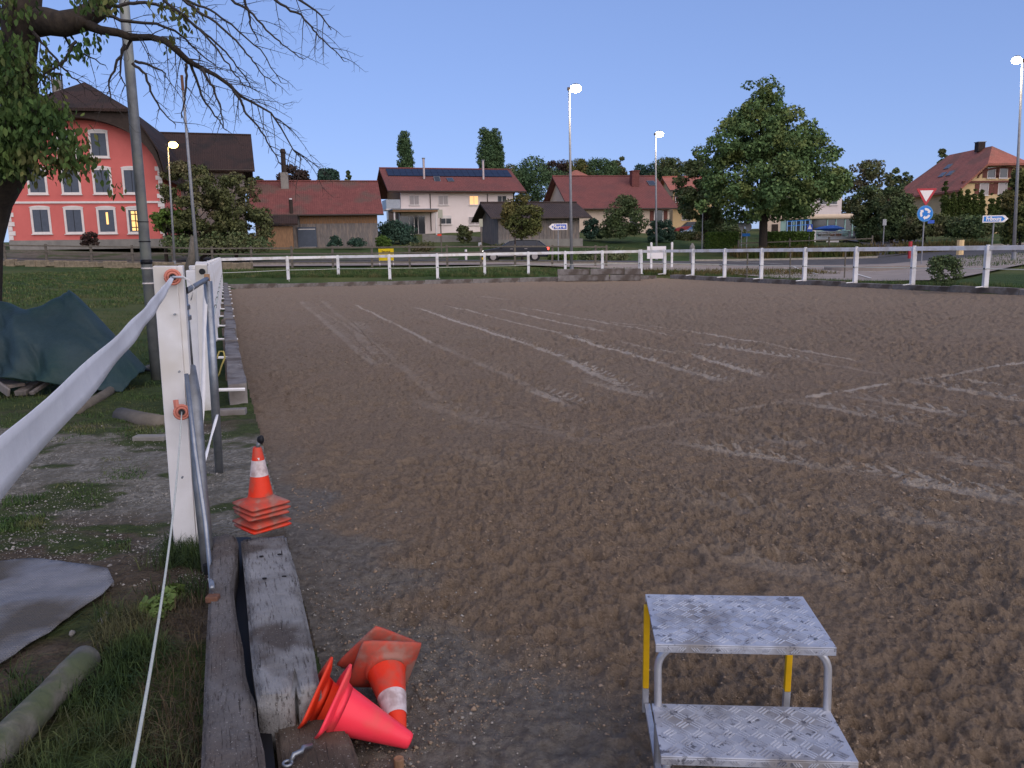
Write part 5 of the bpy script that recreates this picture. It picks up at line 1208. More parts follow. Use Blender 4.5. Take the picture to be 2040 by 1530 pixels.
for yy, f in ((6.5, .55), (8.2, .55), (9.0, .35)):
    xx = -hw_ * f; zz = zA - (zA - zE) * f; b = MB(); b.box((0, 0, .05), (.8, 1.1, .12)); o = b.build('skylight', M['galvd'], rf, loc=(xx, yy, zz)); o.rotation_euler = (0, -math.atan((zA - zE) / hw_), 0)

# ================================================================== street furniture
def lamp(label, px, pyb, pyt, Y_, rot, head='flood', col=(1, .80, .55), energy=420, r=.075, group='street lamps with lit heads', zb=None, pxt=None, glass='lampglass', hs=.88):
    gx = at(px, pyb, Y_).x; zb_ = hz(gx, Y_) if zb is None else zb; top = at(pxt or px, pyt, Y_); t = thing('street_lamp', label, 'street lamp', (gx, Y_, zb_), 0, group)
    tp_ = Vector((top.x - gx, 0, top.z - zb_)); b = MB(); b.tube([(0, 0, 0), tp_ * .5, tp_], [r * 1.25, r, r * .62], 12); b.build('pole', M['pole'], t, smooth=True)
    b = MB(); b.tube([(0, 0, 0), (0, 0, .5)], r * 1.6, 12); b.build('pole_base', M['pole'], t)
    dr = Vector((cos(rot), sin(rot), 0)); hd = tp_ + dr * (.42 * hs) + Vector((0, 0, .04))
    b = MB(); b.tube([tp_ - dr * .08 + Vector((0, 0, -.02)), tp_ + dr * .15 + Vector((0, 0, .06))], .07, 8); b.box(tp_ + Vector((0, 0, .03)), (.22, .22, .14)); b.build('bracket', M['brownmetal'], t)
    # lamp housing: shallow shell above, bright glass bowl below
    for nm, m_, s3, dz in (('housing', M['galvd'], (.26, .18, .09), .20), ('glass_bowl', M[glass], (.38, .29, .25), .0)):
        bm = bmesh.new(); bmesh.ops.create_uvsphere(bm, u_segments=20, v_segments=12, radius=1)
        for v in bm.verts: v.co = Vector((v.co.x * s3[0] * hs, v.co.y * s3[1] * hs, v.co.z * s3[2] * hs))
        me = bpy.data.meshes.new(nm); bm.to_mesh(me); bm.free(); me.materials.append(m_); me.polygons.foreach_set('use_smooth', [True] * len(me.polygons))
        o = bpy.data.objects.new(nm, me); COL.objects.link(o); o.parent = t; o.location = hd + Vector((0, 0, dz)); o.rotation_euler = (0, 0, rot)
    ld = bpy.data.lights.new('lamp_light', 'SPOT'); ld.energy = energy; ld.color = col; ld.spot_size = radians(150); ld.spot_blend = .6; ld.shadow_soft_size = .2
    lo = bpy.data.objects.new('lamp_light', ld); COL.objects.link(lo); lo.parent = t; lo.location = hd + Vector((0, 0, -.3)); return t
lamp('tall lit lamp left of the timber stack, its head turned right', 1139, 540, 178, 48, .05, pxt=1134, energy=450, hs=.88)
lamp('lit lamp standing behind the white board at the far corner', 1308, 519, 268, 66, .4, pxt=1306, energy=300, hs=.88, col=(1, .86, .68))
lamp('lit lamp at the right edge of the view, head turned left', 2019, 520, 122, 45, 3.1, pxt=2037, energy=250, hs=.7, zb=.6)
lamp('short lamp with yellow light before the pink farmhouse', 348, 525, 290, 52, .3, pxt=334, energy=90, col=(1, .62, .2), r=.06, glass='lampyellow', hs=.75)
t = thing('flagpole', 'slender pale pole between the yellow lamp and the white fence, rusty at its top', 'pole', (at(394, 530, 42).x, 42, hz(-16, 42)))
tp_ = at(362, 150, 42) - Vector(t.location); tp_.y = 0
MB().tube([(0, 0, 0), tp_ * .5, tp_], [.10, .075, .055], 10).build('shaft', M['pole'], t, smooth=True); MB().tube([tp_ * .93, tp_ * 1.0], .075, 8).build('rusty_top', M['rust'], t)
def brown_fence(label, pxs, Y_, rails=(1.30, .92, .35), hgt=1.42, Yf=None):
    P = [(at(p, 520, Y_).x, Y_) for p in pxs]; base = Vector((P[0][0], Y_, 0)); t = thing('wooden_fence', label, 'fence', base)
    for x, y in P:
        z = hz(x, y); b = MB(); b.box((0, 0, hgt / 2), (.13, .11, hgt)); o = b.build('post', M['woodpost'], t, loc=(x - base.x, 0, z), bevel=.01); o.rotation_euler = (rnd.uniform(-.02, .02), rnd.uniform(-.02, .02), 0)
    for (x0, y0), (x1, y1) in zip(P, P[1:]):
        for r in rails:
            b = MB(); b.beam((x0 - base.x, -.07, hz(x0, y0) + r + rnd.uniform(-.02, .02)), (x1 - base.x, -.07, hz(x1, y1) + r + rnd.uniform(-.02, .02)), .05, .09); b.build('rail', M['woodpost'], t)
    return t
brown_fence('weathered wooden rail fence along the road, from the pink house to the timber stack', [-70, 12, 93, 183, 265, 345, 424, 501, 582, 663, 741, 816, 891, 958, 1026, 1100, 1186, 1208], 52.6)
brown_fence('short weathered fence above the reeds in front of the clipped hedge', [1470, 1572, 1650, 1735], 71, rails=(1.0,), hgt=1.25)
for i, px in enumerate((1488, 1573, 1682)):
    g = at(px, 555, 39); b = MB(); b.tube([(0, 0, 0), (0, 0, 1.35)], .035, 8); tag(b.build('fence_stake', M['woodpost'], loc=(g.x, 39, 0)), ['thin dark stake left of the big tree trunk behind the white fence', 'thin dark stake below the clipped hedge behind the white fence', 'thin dark stake below the trailer behind the white fence'][i], 'stake', 'stakes behind the right white fence')
def textmesh(s, size, m_, parent, loc, bold=.01, sx=1):
    cu = bpy.data.curves.new('lettering', 'FONT'); cu.body = s; cu.size = size; cu.align_x = 'CENTER'; cu.align_y = 'CENTER'; cu.extrude = .004; cu.offset = bold
    tmp = bpy.data.objects.new('tmp', cu); COL.objects.link(tmp); dg = bpy.context.evaluated_depsgraph_get(); me = bpy.data.meshes.new_from_object(tmp.evaluated_get(dg)); bpy.data.objects.remove(tmp)
    me.name = 'lettering'; me.materials.clear(); me.materials.append(m_); o = bpy.data.objects.new('lettering', me); COL.objects.link(o); o.parent = parent; o.location = loc; o.rotation_euler = (pi / 2, 0, 0); o.scale = (sx, 1, 1); return o
def arrow_sign(label, pxl, pxr, pyt, pyb, Y_, side, text, pxpole, pole_m):
    x0, x1 = at(pxl, pyt, Y_).x, at(pxr, pyt, Y_).x; zt1, zb1 = at(pxl, pyt, Y_).z, at(pxl, pyb, Y_).z; xc = at(pxpole, pyb, Y_).x; zb0 = hz(xc, Y_)
    t = thing('direction_sign', label, 'road sign', (xc, Y_, zb0), radians(0)); W_ = x1 - x0; h = zt1 - zb1; cx_ = (x0 + x1) / 2 - xc; cz = (zt1 + zb1) / 2 - zb0
    def shape(ins, tipi):
        hh = h / 2 - ins; wl = W_ / 2 - ins
        P = [(-wl + (h * .55 + tipi), hh), (-wl + tipi * 1.6, 0), (-wl + (h * .55 + tipi), -hh), (wl, -hh), (wl, hh)] ; return [(cx_ + (p[0] if side < 0 else -p[0]), cz + p[1]) for p in P]
    b = MB(); b.tube([(0, .06, 0), (0, .06, cz + h / 2)], .04, 8); b.build('pole', pole_m, t)
    b = MB(); b.prism(shape(0, 0), -.02, .02); pn = b.build('panel', M['signwhite'], t)
    b = MB(); b.prism(shape(.055, .09), -.028, -.018); b.build('blue_field', M['signblue'] if side < 0 else M['signcyan'], pn)
    textmesh(text, h * .80, M['signwhite'], pn, (cx_ + (.08 if side < 0 else -.12), -.034, cz), bold=.012, sx=.82 if side < 0 else .80)
arrow_sign('blue arrow sign pointing left and reading Murten', 1093, 1130, 445.8, 458.4, 56, -1, 'Murten', 1112, M['pole'])
arrow_sign('blue arrow sign pointing right and reading Fribourg', 1958, 2009, 429.5, 443.5, 48, 1, 'Fribourg', 1981, M['pole'])
# give way + roundabout
Ys = 50; xs = at(1838, 500, Ys).x; zs0 = hz(xs, Ys); t = thing('give_way_sign', 'red and white give-way triangle above a round blue roundabout sign', 'road sign', (xs, Ys, zs0))
k = Ys / 1600; zc = lambda py: at(1838, py, Ys).z - zs0
b = MB(); b.tube([(0, .06, 0), (0, .06, zc(385))], .04, 8); b.build('pole', M['pole'], t)
w2 = 19.5 * k; b = MB(); b.prism([(-w2, zc(377)), (-w2 + .03, zc(375.5)), (w2 - .03, zc(375.5)), (w2, zc(377)), (.03, zc(409)), (-.03, zc(409))], -.02, .02); tr = b.build('triangle', M['signred'], t)
w3 = 13 * k; b = MB(); b.prism([(-w3, zc(379.5)), (w3, zc(379.5)), (0, zc(402))], -.03, -.018); b.build('white_field', M['signwhite'], tr)
R_ = 15.5 * k; cz = zc(425.5); b = MB(); b.prism([(R_ * cos(a), cz + R_ * sin(a)) for a in [j * 2 * pi / 28 for j in range(28)]], -.02, .02); rb = b.build('roundabout_disc', mat('disc_edge', (.10, .30, .60), rough=.45), t)
b = MB(); b.prism([(R_ * .9 * cos(a), cz + R_ * .9 * sin(a)) for a in [j * 2 * pi / 28 for j in range(28)]], -.028, -.018); b.build('blue_field', M['signcyan'], rb)
for j in range(3):
    a0 = j * 2 * pi / 3 + .5; b = MB(); outp = [(R_ * .68 * cos(a0 + q * 1.25), cz + R_ * .68 * sin(a0 + q * 1.25)) for q in [i / 6 for i in range(7)]]; inp = [(R_ * .40 * cos(a0 + q * 1.25), cz + R_ * .40 * sin(a0 + q * 1.25)) for q in [i / 6 for i in range(7)]][::-1]
    tipp = [(R_ * .80 * cos(a0), cz + R_ * .80 * sin(a0)), (R_ * .54 * cos(a0 - .5), cz + R_ * .54 * sin(a0 - .5)), (R_ * .26 * cos(a0), cz + R_ * .26 * sin(a0))]
    b.prism(outp + inp, -.034, -.026); b.prism(tipp, -.034, -.026); b.build('arrow', M['signwhite'], rb)
b = MB(); b.box((.42, .04, zc(442)), (.40, .02, .2)); pl_ = b.build('small_plate', M['signblue'], t)
# grey backs of signs near the trunk
for px, pt, pb, base, label in ((1489, 428, 446, 497, 'upper grey back of a give-way triangle with a round disc below it'), (1478, 444, 463, 497, 'lower grey back of a give-way triangle by the big trunk')):
    Y_ = 73; x = at(px, pt, Y_).x; z0 = hz(x, Y_) - .2; t = thing('sign_back', label, 'road sign', (x, Y_, z0)); k = Y_ / 1600; zz = lambda py: at(px, py, Y_).z - z0
    b = MB(); b.tube([(0, 0, 0), (0, 0, zz(pt))], .045, 8); b.build('pole', M['signback'], t); w2 = (6.5 if px == 1489 else 9.5) * k; b = MB(); b.prism([(-w2, zz(pt)), (w2, zz(pt)), (0, zz(pb))], -.07, -.05); b.build('triangle', M['signback'], t)
    if px == 1489: b = MB(); b.prism([(.1 + .3 * cos(a), zz(452) + .38 * sin(a)) for a in [j * 2 * pi / 20 for j in range(20)]], -.07, -.05); b.build('disc', M['signback'], t)
    else: b = MB(); b.box((.4, .0, zz(468)), (.7, .1, .25)); b.build('blue_plate', M['signcyan'], t)
# blue pedestrian sign by the trailer
Y_ = 76; x = at(1613, 450, Y_).x; z0 = hz(x, Y_); t = thing('crossing_sign', 'small square blue pedestrian-crossing sign above the clipped hedge', 'road sign', (x, Y_, z0)); zz = lambda py: at(1613, py, Y_).z - z0; k = Y_ / 1600
b = MB(); b.tube([(0, 0, 0), (0, 0, zz(450))], .04, 8); b.build('pole', M['pole'], t); b = MB(); b.box((0, -.05, zz(454)), (11 * k, .03, 14 * k)); p_ = b.build('panel', M['signblue'], t)
b = MB(); c_ = zz(452); b.prism([(-.2, c_ - .2), (.2, c_ - .2), (0, c_ + .22)], -.075, -.066); b.build('white_triangle', M['signwhite'], p_)
# yellow place sign
Y_ = 53.6; x = at(769, 500, Y_).x; z0 = hz(x, Y_); t = thing('place_sign', 'yellow rectangular place-name sign behind the far white rail', 'road sign', (x, Y_, z0)); k = Y_ / 1600; zz = lambda py: at(769, py, Y_).z - z0
b = MB(); b.box((0, 0, zz(501.3)), (30 * k, .03, 11.5 * k)); pn = b.build('panel', M['signyellow'], t, bevel=.01); textmesh('Jeuss', .26, M['signink'], pn, (0, -.022, zz(501.3)), .006, 1.1)
for s in (-1, 1): b = MB(); b.tube([(s * 13.5 * k, .04, 0), (s * 13.5 * k, .04, zz(496.5))], .03, 8); b.build('leg', M['signwhite'], t)
b = MB(); b.box((0, .0, zz(516)), (29 * k, .025, 6 * k)); b.build('lower_plate', M['signyellow'], t)
# white board at the far corner
Y_ = 56; x = at(1308, 500, Y_).x; z0 = hz(x, Y_); t = thing('notice_board', 'white rectangular board seen behind the two tall white posts at the far corner', 'board', (x, Y_, z0)); k = Y_ / 1600; zz = lambda py: at(1308, py, Y_).z - z0
b = MB(); b.box((0, 0, zz(503)), (37 * k, .04, 24 * k)); b.build('panel', M['signwhite'], t)
for s in (-1, 1): b = MB(); b.tube([(s * 12 * k, .05, -.2), (s * 12 * k, .05, zz(495))], .03, 6); b.build('leg', M['pole'], t)
# posts of small road furniture
def simple_post(name, label, cat, px, pyt, Y_, r, m_, extras=()):
    x = at(px, pyt, Y_).x; z0 = hz(x, Y_) - .05; h = at(px, pyt, Y_).z - z0; t = thing(name, label, cat, (x, Y_, z0)); MB().tube([(0, 0, 0), (0, 0, h)], r, 8).build('post', m_, t)
    for nm, dx, pyc, w_, hh, mm in extras: b = MB(); zc_ = at(px, pyc, Y_).z - z0; b.box((dx * Y_ / 1600, -r - .02, zc_), (w_ * Y_ / 1600, .03, hh * Y_ / 1600)); b.build(nm, mm, t)
simple_post('delineator', 'white roadside delineator post with black band left of the car', 'marker post', 928, 497, 62, .09, M['signwhite'], (('black_band', 0, 504, 6, 2.5, M['black']),))
simple_post('marker_post', 'post ringed yellow and black at the front of the car', 'marker post', 958, 437, 55.5, .055, M['woodpost'], (('back_plate', 0, 444, 7, 15, mat('pale_back', (.42, .40, .30), rough=.7)), ('stripe', 0, 506, 6, 4, M['signyellow']), ('stripe', 0, 510.5, 6.2, 4, M['black']), ('stripe', 0, 515, 6, 4, M['signyellow']), ('stripe', 0, 519.5, 6.2, 4, M['black']), ('stripe', 0, 524, 6, 4, M['signyellow']), ('mirror', -3, 487, 6, 8, M['signback'])))
simple_post('marker_post', 'thin post with an orange tag and pale plate before the white house terrace', 'marker post', 877, 418, 64, .05, M['woodpost'], (('pale_plate', 0, 426, 9, 16, bpy.data.materials['pale_back']), ('orange_tag', -3, 468, 8, 4, M['orange2'])))
simple_post('utility_post', 'dark thin post rising behind the round tree beside the car', 'post', 1026, 470, 54, .05, M['wooddark'])
simple_post('cream_marker', 'cream roadside box standing on the lawn left of the right lamp', 'roadside box', 1914, 478, 62, .26, mat('cream_box', (.78, .55, .28), rough=.6))
simple_post('hydrant', 'small red hydrant beside the give-way sign pole', 'hydrant', 1814, 481, 62, .14, M['signred'])
simple_post('thin_sign_post', 'thin grey sign post on the lawn between the dark trees and the give-way sign', 'sign post', 1762, 437, 76, .05, M['pole'], (('round_plate', 0, 443, 7, 12, M['signback']),))
simple_post('thin_post', 'thin pale post before the clipped hedge left of the big trunk', 'post', 1400, 425, 74, .05, M['pole'])
b = MB(); g = at(1379, 500, 47); b.tube([(0, 0, -.6), (0, 0, .25), (0, 0, .45)], [.16, .15, .04], 8); tag(b.build('stone_marker', M['stone'], loc=(g.x, 47, g.z + .0)), 'grey stone marker showing just over the rail near the far corner', 'stone')

# ---- wagon car
Yc = 58; xcar = at(1026, 520, Yc).x; zc0 = hz(xcar, Yc) + .10
car = thing('parked_car', 'dark estate car with lit red tail light on the road behind the far fence', 'car', (xcar, Yc, zc0), radians(-2)); S = 1.02
low = [(-2.32, .30), (-2.42, .45), (-2.40, .66), (-2.15, .80), (-1.2, .96), (2.28, 1.02), (2.40, .90), (2.42, .45), (2.30, .28)]
def carshell(profile, hw0, hw1, zsplit):
    b = MB(); n = len(profile); V = []
    for yk in (-1, -.86, .86, 1):
        for x, z in profile:
            f = hw0 + (hw1 - hw0) * max(0, (z - zsplit[0]) / (zsplit[1] - zsplit[0])); f = f if abs(yk) == 1 else f
            sc_ = 1 if abs(yk) < 1 else .965; V.append((x * sc_, yk * f, (z - .6) * sc_ + .6 if abs(yk) == 1 else z))
    Fs = [tuple(range(n)), tuple(range(4 * n - 1, 3 * n - 1, -1))] + [(r * n + i, (r + 1) * n + i, (r + 1) * n + (i + 1) % n, r * n + (i + 1) % n) for r in range(3) for i in range(n)]
    return b.add(V, Fs)
body = carshell(low, .90, .90, (0, 1)).build('body', M['carpaint'], car, bevel=.04, smooth=False)
green = [(-1.15, .96), (-.35, 1.40), (.2, 1.46), (1.5, 1.43), (1.75, 1.40), (2.28, 1.0)]
carshell(green, .86, .66, (.96, 1.46)).build('greenhouse', M['carglass'], car, bevel=.03)
roof_ = [(-.38, 1.41), (.2, 1.475), (1.5, 1.445), (1.8, 1.40), (1.75, 1.38), (1.5, 1.42), (.2, 1.45), (-.34, 1.385)]
b = MB(); b.prism(roof_, -.67, .67); b.build('roof_panel', M['carpaint'], car)
for x0 in (-.25, .65, 1.55):
    b = MB(); b.beam((x0, -.665, 1.42), (x0 + .06, -.86, .97), .07, .03, up=(0, -1, 0)); b.build('pillar', M['carpaint'], car)
for x0 in (-1.50, 1.42):
    for s in (-1, 1):
        b = MB(); b.tube([(x0, s * .74, .32), (x0, s * .93, .32)], .33, 20); wq = b.build('wheel', M['tyre'], car)
        b = MB(); b.tube([(x0, s * .90, .32), (x0, s * .945, .32)], .21, 14); b.build('rim', M['rim'], wq)
        b = MB(); b.tube([(x0, s * .86, .36), (x0, s * .905, .36)], .39, 20); b.build('wheel_arch', M['black'], car)
b = MB(); b.box((2.28, -.72, .86), (.30, .34, .20)); b.build('tail_light', M['taillight'], car, bevel=.03); b = MB(); b.box((2.28, .72, .86), (.30, .34, .20)); b.build('tail_light', M['taillight'], car, bevel=.03)
b = MB(); b.box((-2.28, -.66, .70), (.28, .40, .14)); b.build('headlight', M['headlight'], car, bevel=.03); b = MB(); b.box((-2.28, .66, .70), (.28, .40, .14)); b.build('headlight', M['headlight'], car, bevel=.03)
b = MB(); b.box((-.95, -.98, 1.0), (.18, .16, .12)); b.build('wing_mirror', M['carpaint'], car, bevel=.02)
b = MB(); b.box((0, -.915, .40), (2.4, .02, .05)); b.build('side_trim', M['rim'], car)
for x0 in (-.2, .8): b = MB(); b.box((x0, -.915, .86), (.2, .02, .035)); b.build('door_handle', M['rim'], car)
# ---- trailer with load
Yt = 86; xt = at(1663, 480, Yt).x; zt0_ = at(1663, 492, Yt).z; kt = Yt / 1600; tr = thing('flatbed_trailer', 'flatbed trailer heaped with rubble and sacks beside the clipped hedge', 'trailer', (xt, Yt, zt0_), radians(-4))
zz = lambda py: at(1663, py, Yt).z - zt0_
hwT = 38 * kt; b = MB(); b.box((0, .9, zz(475)), (2 * hwT, 1.9, 5 * kt)); b.build('bed', M['galv'], tr)
for yy in (0, 1.8):
    for zq2 in (zz(471), zz(465), zz(461)): b = MB(); b.beam((-hwT, yy, zq2), (hwT, yy, zq2), .05, .07); b.build('side_rail', M['galv'], tr)
    for q in range(7): x = -hwT + 2 * hwT * q / 6; b = MB(); b.beam((x, yy, zz(476)), (x, yy, zz(461)), .06, .05); b.build('stanchion', M['galv'], tr)
b = MB(); b.box((-5 * kt, -.12, zz(482.5)), (24 * kt, .05, 6 * kt)); b.build('white_plate', M['signwhite'], tr)
for x in (8, 20, -26): b = MB(); b.tube([(x * kt, -.02, .32), (x * kt, .25, .32)], .34, 16); wq = b.build('wheel', M['tyre'], tr); b = MB(); b.tube([(x * kt, -.04, .32), (x * kt, .0, .32)], .18, 12); b.build('rim', M['rim'], wq)
b = MB(); b.beam((-hwT - .1, 0, .1), (-hwT - .1, 0, zz(458)), .12, .3); b.build('headboard', M['signwhite'], tr)
def lump(name, label, cat, c, s3, m_, seed, group=None):
    bm = bmesh.new(); bmesh.ops.create_icosphere(bm, subdivisions=3, radius=1); r = random.Random(seed); ph_ = [r.uniform(0, 6) for _ in range(6)]
    for v in bm.verts: kf = 1 + .14 * sin(5 * v.co.x + ph_[0]) + .12 * sin(6 * v.co.y + ph_[1] + 2 * v.co.x) + .1 * sin(7 * v.co.z + ph_[2]); v.co = Vector((v.co.x * s3[0], v.co.y * s3[1], v.co.z * s3[2])) * kf
    me = bpy.data.meshes.new(name); bm.to_mesh(me); bm.free(); me.materials.append(m_); me.polygons.foreach_set('use_smooth', [True] * len(me.polygons)); o = bpy.data.objects.new(name, me); COL.objects.link(o); o.location = c
    return tag(o, label, cat, group)
def tl(px, py, dy): p = at(px, py, Yt + dy); return (p.x, p.y, p.z)
lump('rubble_heap', 'reddish brown rubble heap in the middle of the trailer', 'heap', tl(1662, 471, .9), (1.1, .7, .42), M['rubble'], 1); lump('sack', 'grey-white sack at the left of the trailer load', 'sack', tl(1643, 467, .5), (.7, .5, .32), M['concrete'], 2)
lump('blue_cover', 'dark blue cover thrown over the load behind the trailer', 'cover', tl(1655, 455, 1.6), (1.5, .5, .26), M['blueplastic'], 3); lump('green_sack', 'pale green sack near the right of the trailer load', 'sack', tl(1681, 466, .6), (.45, .5, .4), M['mint'], 4)
# ---- cars glimpsed between the trees
def mini_car(label, px, py, Y_, m_, rot, L_=4.2):
    p = at(px, py, Y_); t = thing('parked_car', label, 'car', (p.x, Y_, p.z), rot)
    for nm, prof, hw0, hw1, mm in (('body', [(-2.0, .25), (-2.1, .6), (-1.2, .85), (1.9, .9), (2.05, .6), (2.0, .25)], .85, .85, m_), ('greenhouse', [(-1.1, .85), (-.5, 1.4), (1.0, 1.42), (1.7, .9)], .8, .62, M['carglass'])):
        carshell(prof, hw0, hw1, (.85, 1.42)).build(nm, mm, t, bevel=.04)
    for x0 in (-1.3, 1.25):
        for s in (-1, 1): b = MB(); b.tube([(x0, s * .7, .32), (x0, s * .88, .32)], .32, 14); b.build('wheel', M['tyre'], t)
mini_car('pale silver-blue car parked in the shrubs left of the clipped hedge', 1391, 472, 96, mat('silver_blue', (.38, .50, .62), rough=.3), .15)
mini_car('dark red car roof just visible behind the pale silver-blue car', 1376, 465, 102, mat('dark_red_car', (.25, .04, .04), rough=.3), 0)
# ================================================================== vegetation
RS = np.random.RandomState(11)
def leaves(name, C, R, n, size, material, parent=None, asp=1.0, droop=0, seed=1, shell=.55, loc=None, kind=None):
    """C (m,3) clump centres, R (m,3) clump radii; n leaf faces of about `size` metres"""
    rs = np.random.RandomState(seed); C = np.asarray(C, float); R = np.asarray(R, float)
    wgt = (R[:, 0] * R[:, 1] * R[:, 2]) ** .72; k = rs.choice(len(C), n, p=wgt / wgt.sum())
    d = rs.normal(size=(n, 3)); d /= np.linalg.norm(d, axis=1)[:, None]
    r = (shell + (1 - shell) * rs.rand(n)) ** .6 * (1 + .12 * rs.normal(size=n)); P = C[k] + d * R[k] * r[:, None]
    s = size * (.55 + .9 * rs.rand(n))
    t = rs.normal(size=(n, 3)); t[:, 2] -= droop; nrm = d * .7 + rs.normal(size=(n, 3)) * .75; nrm[:, 2] += .35
    nrm /= np.linalg.norm(nrm, axis=1)[:, None]; t -= nrm * (t * nrm).sum(1)[:, None]; t /= np.linalg.norm(t, axis=1)[:, None]; b_ = np.cross(nrm, t)
    a = t * (s * .5)[:, None]; c = b_ * (s * .5 * asp * (.6 + .5 * rs.rand(n)))[:, None]; fold = nrm * (s * .12)[:, None]
    V = np.stack([P - a, P + c * 1.0 - a * .1 + fold, P + a, P - c - a * .1 + fold], 1).reshape(-1, 3)
    F_ = np.arange(4 * n).reshape(-1, 4)
    o = rawmesh(name, V, F_, material, parent, kind=kind)
    if loc is not None: o.location = loc
    return o
def plant(name, label, cat, px, Y_, prof, nl, size, material, seed, pyb=None, clumps=60, trunk=None, group=None, cr_=.22, depth=.85, shell=.5, asp=.8, bark='bark', base=None):
    """prof: list of (py, pxl, pxr) of the crown outline from top to bottom, measured at distance Y_"""
    rs = np.random.RandomState(seed); x0 = at(px, 500, Y_).x; z0 = hz(x0, Y_) - .05 if base is None else base
    t = thing(name, label, cat, (x0, Y_, z0), 0, group)
    pr = sorted([(at((l + r) / 2, p, Y_).z - z0, at(l, p, Y_).x - x0, at(r, p, Y_).x - x0) for p, l, r in prof])
    zz = [q[0] for q in pr]; ll = [q[1] for q in pr]; rr = [q[2] for q in pr]; C = []; Rr = []; wmax = max(r - l for l, r in zip(ll, rr)) / 2
    ar = np.array([(r - l) for l, r in zip(ll, rr)]); zs_ = np.linspace(zz[0], zz[-1], 200); ws = np.interp(zs_, zz, ar) ** 1.4 + .05 * wmax; ws /= ws.sum()
    for i in range(clumps):
        z = rs.choice(zs_, p=ws); l, r = np.interp(z, zz, ll), np.interp(z, zz, rr); hw_ = (r - l) / 2; cx_ = (l + r) / 2; cr0 = min(cr_ * wmax * rs.uniform(.55, 1.3), max(hw_ * .9, .12 * wmax))
        a = rs.uniform(0, 2 * pi); rad = sqrt(rs.uniform(.15, 1)); q = max(hw_ - cr0 * .75, 0)
        C.append((cx_ + cos(a) * rad * q, sin(a) * rad * q * depth, min(max(z, zz[0] + cr0 * .5), zz[-1] - cr0 * .4))); Rr.append((cr0, cr0, cr0 * rs.uniform(.55, .85)))
    leaves('crown', C, Rr, nl, size, material, t, asp=asp, seed=seed, shell=shell)
    if trunk:
        ht, r0 = trunk; top = Vector((np.interp(zz[0] + .5 * (zz[-1] - zz[0]), zz, [(a + b) / 2 for a, b in zip(ll, rr)]), 0, zz[0] + .65 * (zz[-1] - zz[0])))
        b = MB(); b.tube([(0, 0, -.1), (r0 * .1, 0, .25), (0, 0, top.z * .3), top * .6, top], [r0 * 1.35, r0 * 1.02, r0 * .9, r0 * .55, r0 * .15], 10); b.build('trunk', M[bark], t, smooth=True)
        idx = rs.choice(len(C), min(len(C), 16), replace=False); b = MB()
        for i in idx:
            e = Vector(C[i]); s0 = Vector((0, 0, top.z * rs.uniform(.3, .75))); s0.x = top.x * s0.z / max(top.z, .1); m_ = (s0 + e) / 2 + Vector((0, 0, .2)); b.tube([s0, m_, e], [r0 * .32, r0 * .2, r0 * .05], 5)
        b.build('limbs', M[bark], t, smooth=True)
    return t
# the big maple at the junction
plant('broadleaf_tree', 'big dark green maple by the junction, tallest tree in view', 'tree', 1519, 70, [(138, 1512, 1528), (165, 1482, 1552), (200, 1464, 1582), (235, 1444, 1606), (262, 1412, 1632), (290, 1380, 1655), (318, 1392, 1672), (345, 1400, 1690), (380, 1388, 1694), (405, 1378, 1684), (418, 1400, 1665), (430, 1420, 1620), (440, 1450, 1560)], 52000, .25, M['leaf'], 13, clumps=290, trunk=(4, .36), cr_=.135, base=1.15, bark='rust' if False else 'bark')
plant('broadleaf_tree', 'lower olive-green tree touching the left side of the big maple', 'tree', 1405, 78, [(305, 1370, 1400), (330, 1345, 1420), (355, 1335, 1440), (385, 1335, 1450), (410, 1345, 1450), (440, 1370, 1450), (465, 1390, 1440)], 12000, .26, M['leafd'], 4, clumps=60, trunk=(3, .2), cr_=.22)
plant('round_tree', 'round bushy tree with yellowing leaves beside the Murten sign', 'tree', 1040, 64, [(388, 1030, 1052), (400, 1008, 1068), (420, 990, 1084), (440, 992, 1086), (458, 1000, 1080), (468, 1012, 1064), (474, 1020, 1056)], 8000, .17, M['leafo'], 5, clumps=60, trunk=(1.5, .10), cr_=.25)
plant('poplar', 'narrow poplar behind the left end of the white house roof', 'tree', 807, 150, [(262, 800, 812), (275, 793, 820), (300, 790, 824), (330, 790, 826), (370, 792, 826)], 13000, .28, M['poplar'], 6, clumps=160, trunk=(4, .3), cr_=.42)
plant('poplar', 'left tall stem of the twin poplar behind the white house roof', 'tree', 966, 150, [(254, 958, 970), (268, 952, 982), (300, 949, 986), (330, 948, 988), (370, 950, 990)], 13000, .28, M['poplar'], 7, clumps=160, trunk=(4, .3), cr_=.40)
plant('poplar', 'right tall stem of the twin poplar behind the white house roof', 'tree', 989, 152, [(256, 980, 992), (268, 974, 1000), (300, 972, 1006), (330, 972, 1008), (370, 974, 1010)], 13000, .28, M['poplar'], 8, clumps=160, trunk=(4, .3), cr_=.40)
plant('conifer', 'bluish spreading conifer on the skyline right of the low barn flue', 'tree', 653, 140, [(332, 648, 658), (342, 630, 676), (352, 628, 682), (375, 632, 680)], 2200, .5, M['leafblue'], 9, clumps=26, cr_=.3)
plant('copper_tree', 'dark purple-brown tree behind the chimney of the low barn', 'tree', 585, 130, [(331, 575, 600), (342, 558, 614), (354, 552, 618), (375, 552, 618)], 2600, .45, M['leafred'], 10, clumps=30, cr_=.3)
plant('small_conifer', 'tiny dark cypress on the skyline left of the white house', 'tree', 694, 130, [(341, 691, 697), (350, 688, 700), (372, 688, 700)], 700, .4, M['leafd'], 11, clumps=12, cr_=.5)
plant('distant_tree', 'dark low trees behind the right end of the dark brown barn', 'tree', 500, 135, [(354, 478, 520), (362, 470, 530), (380, 470, 530)], 1500, .45, M['leafd'], 111, clumps=20, cr_=.2)
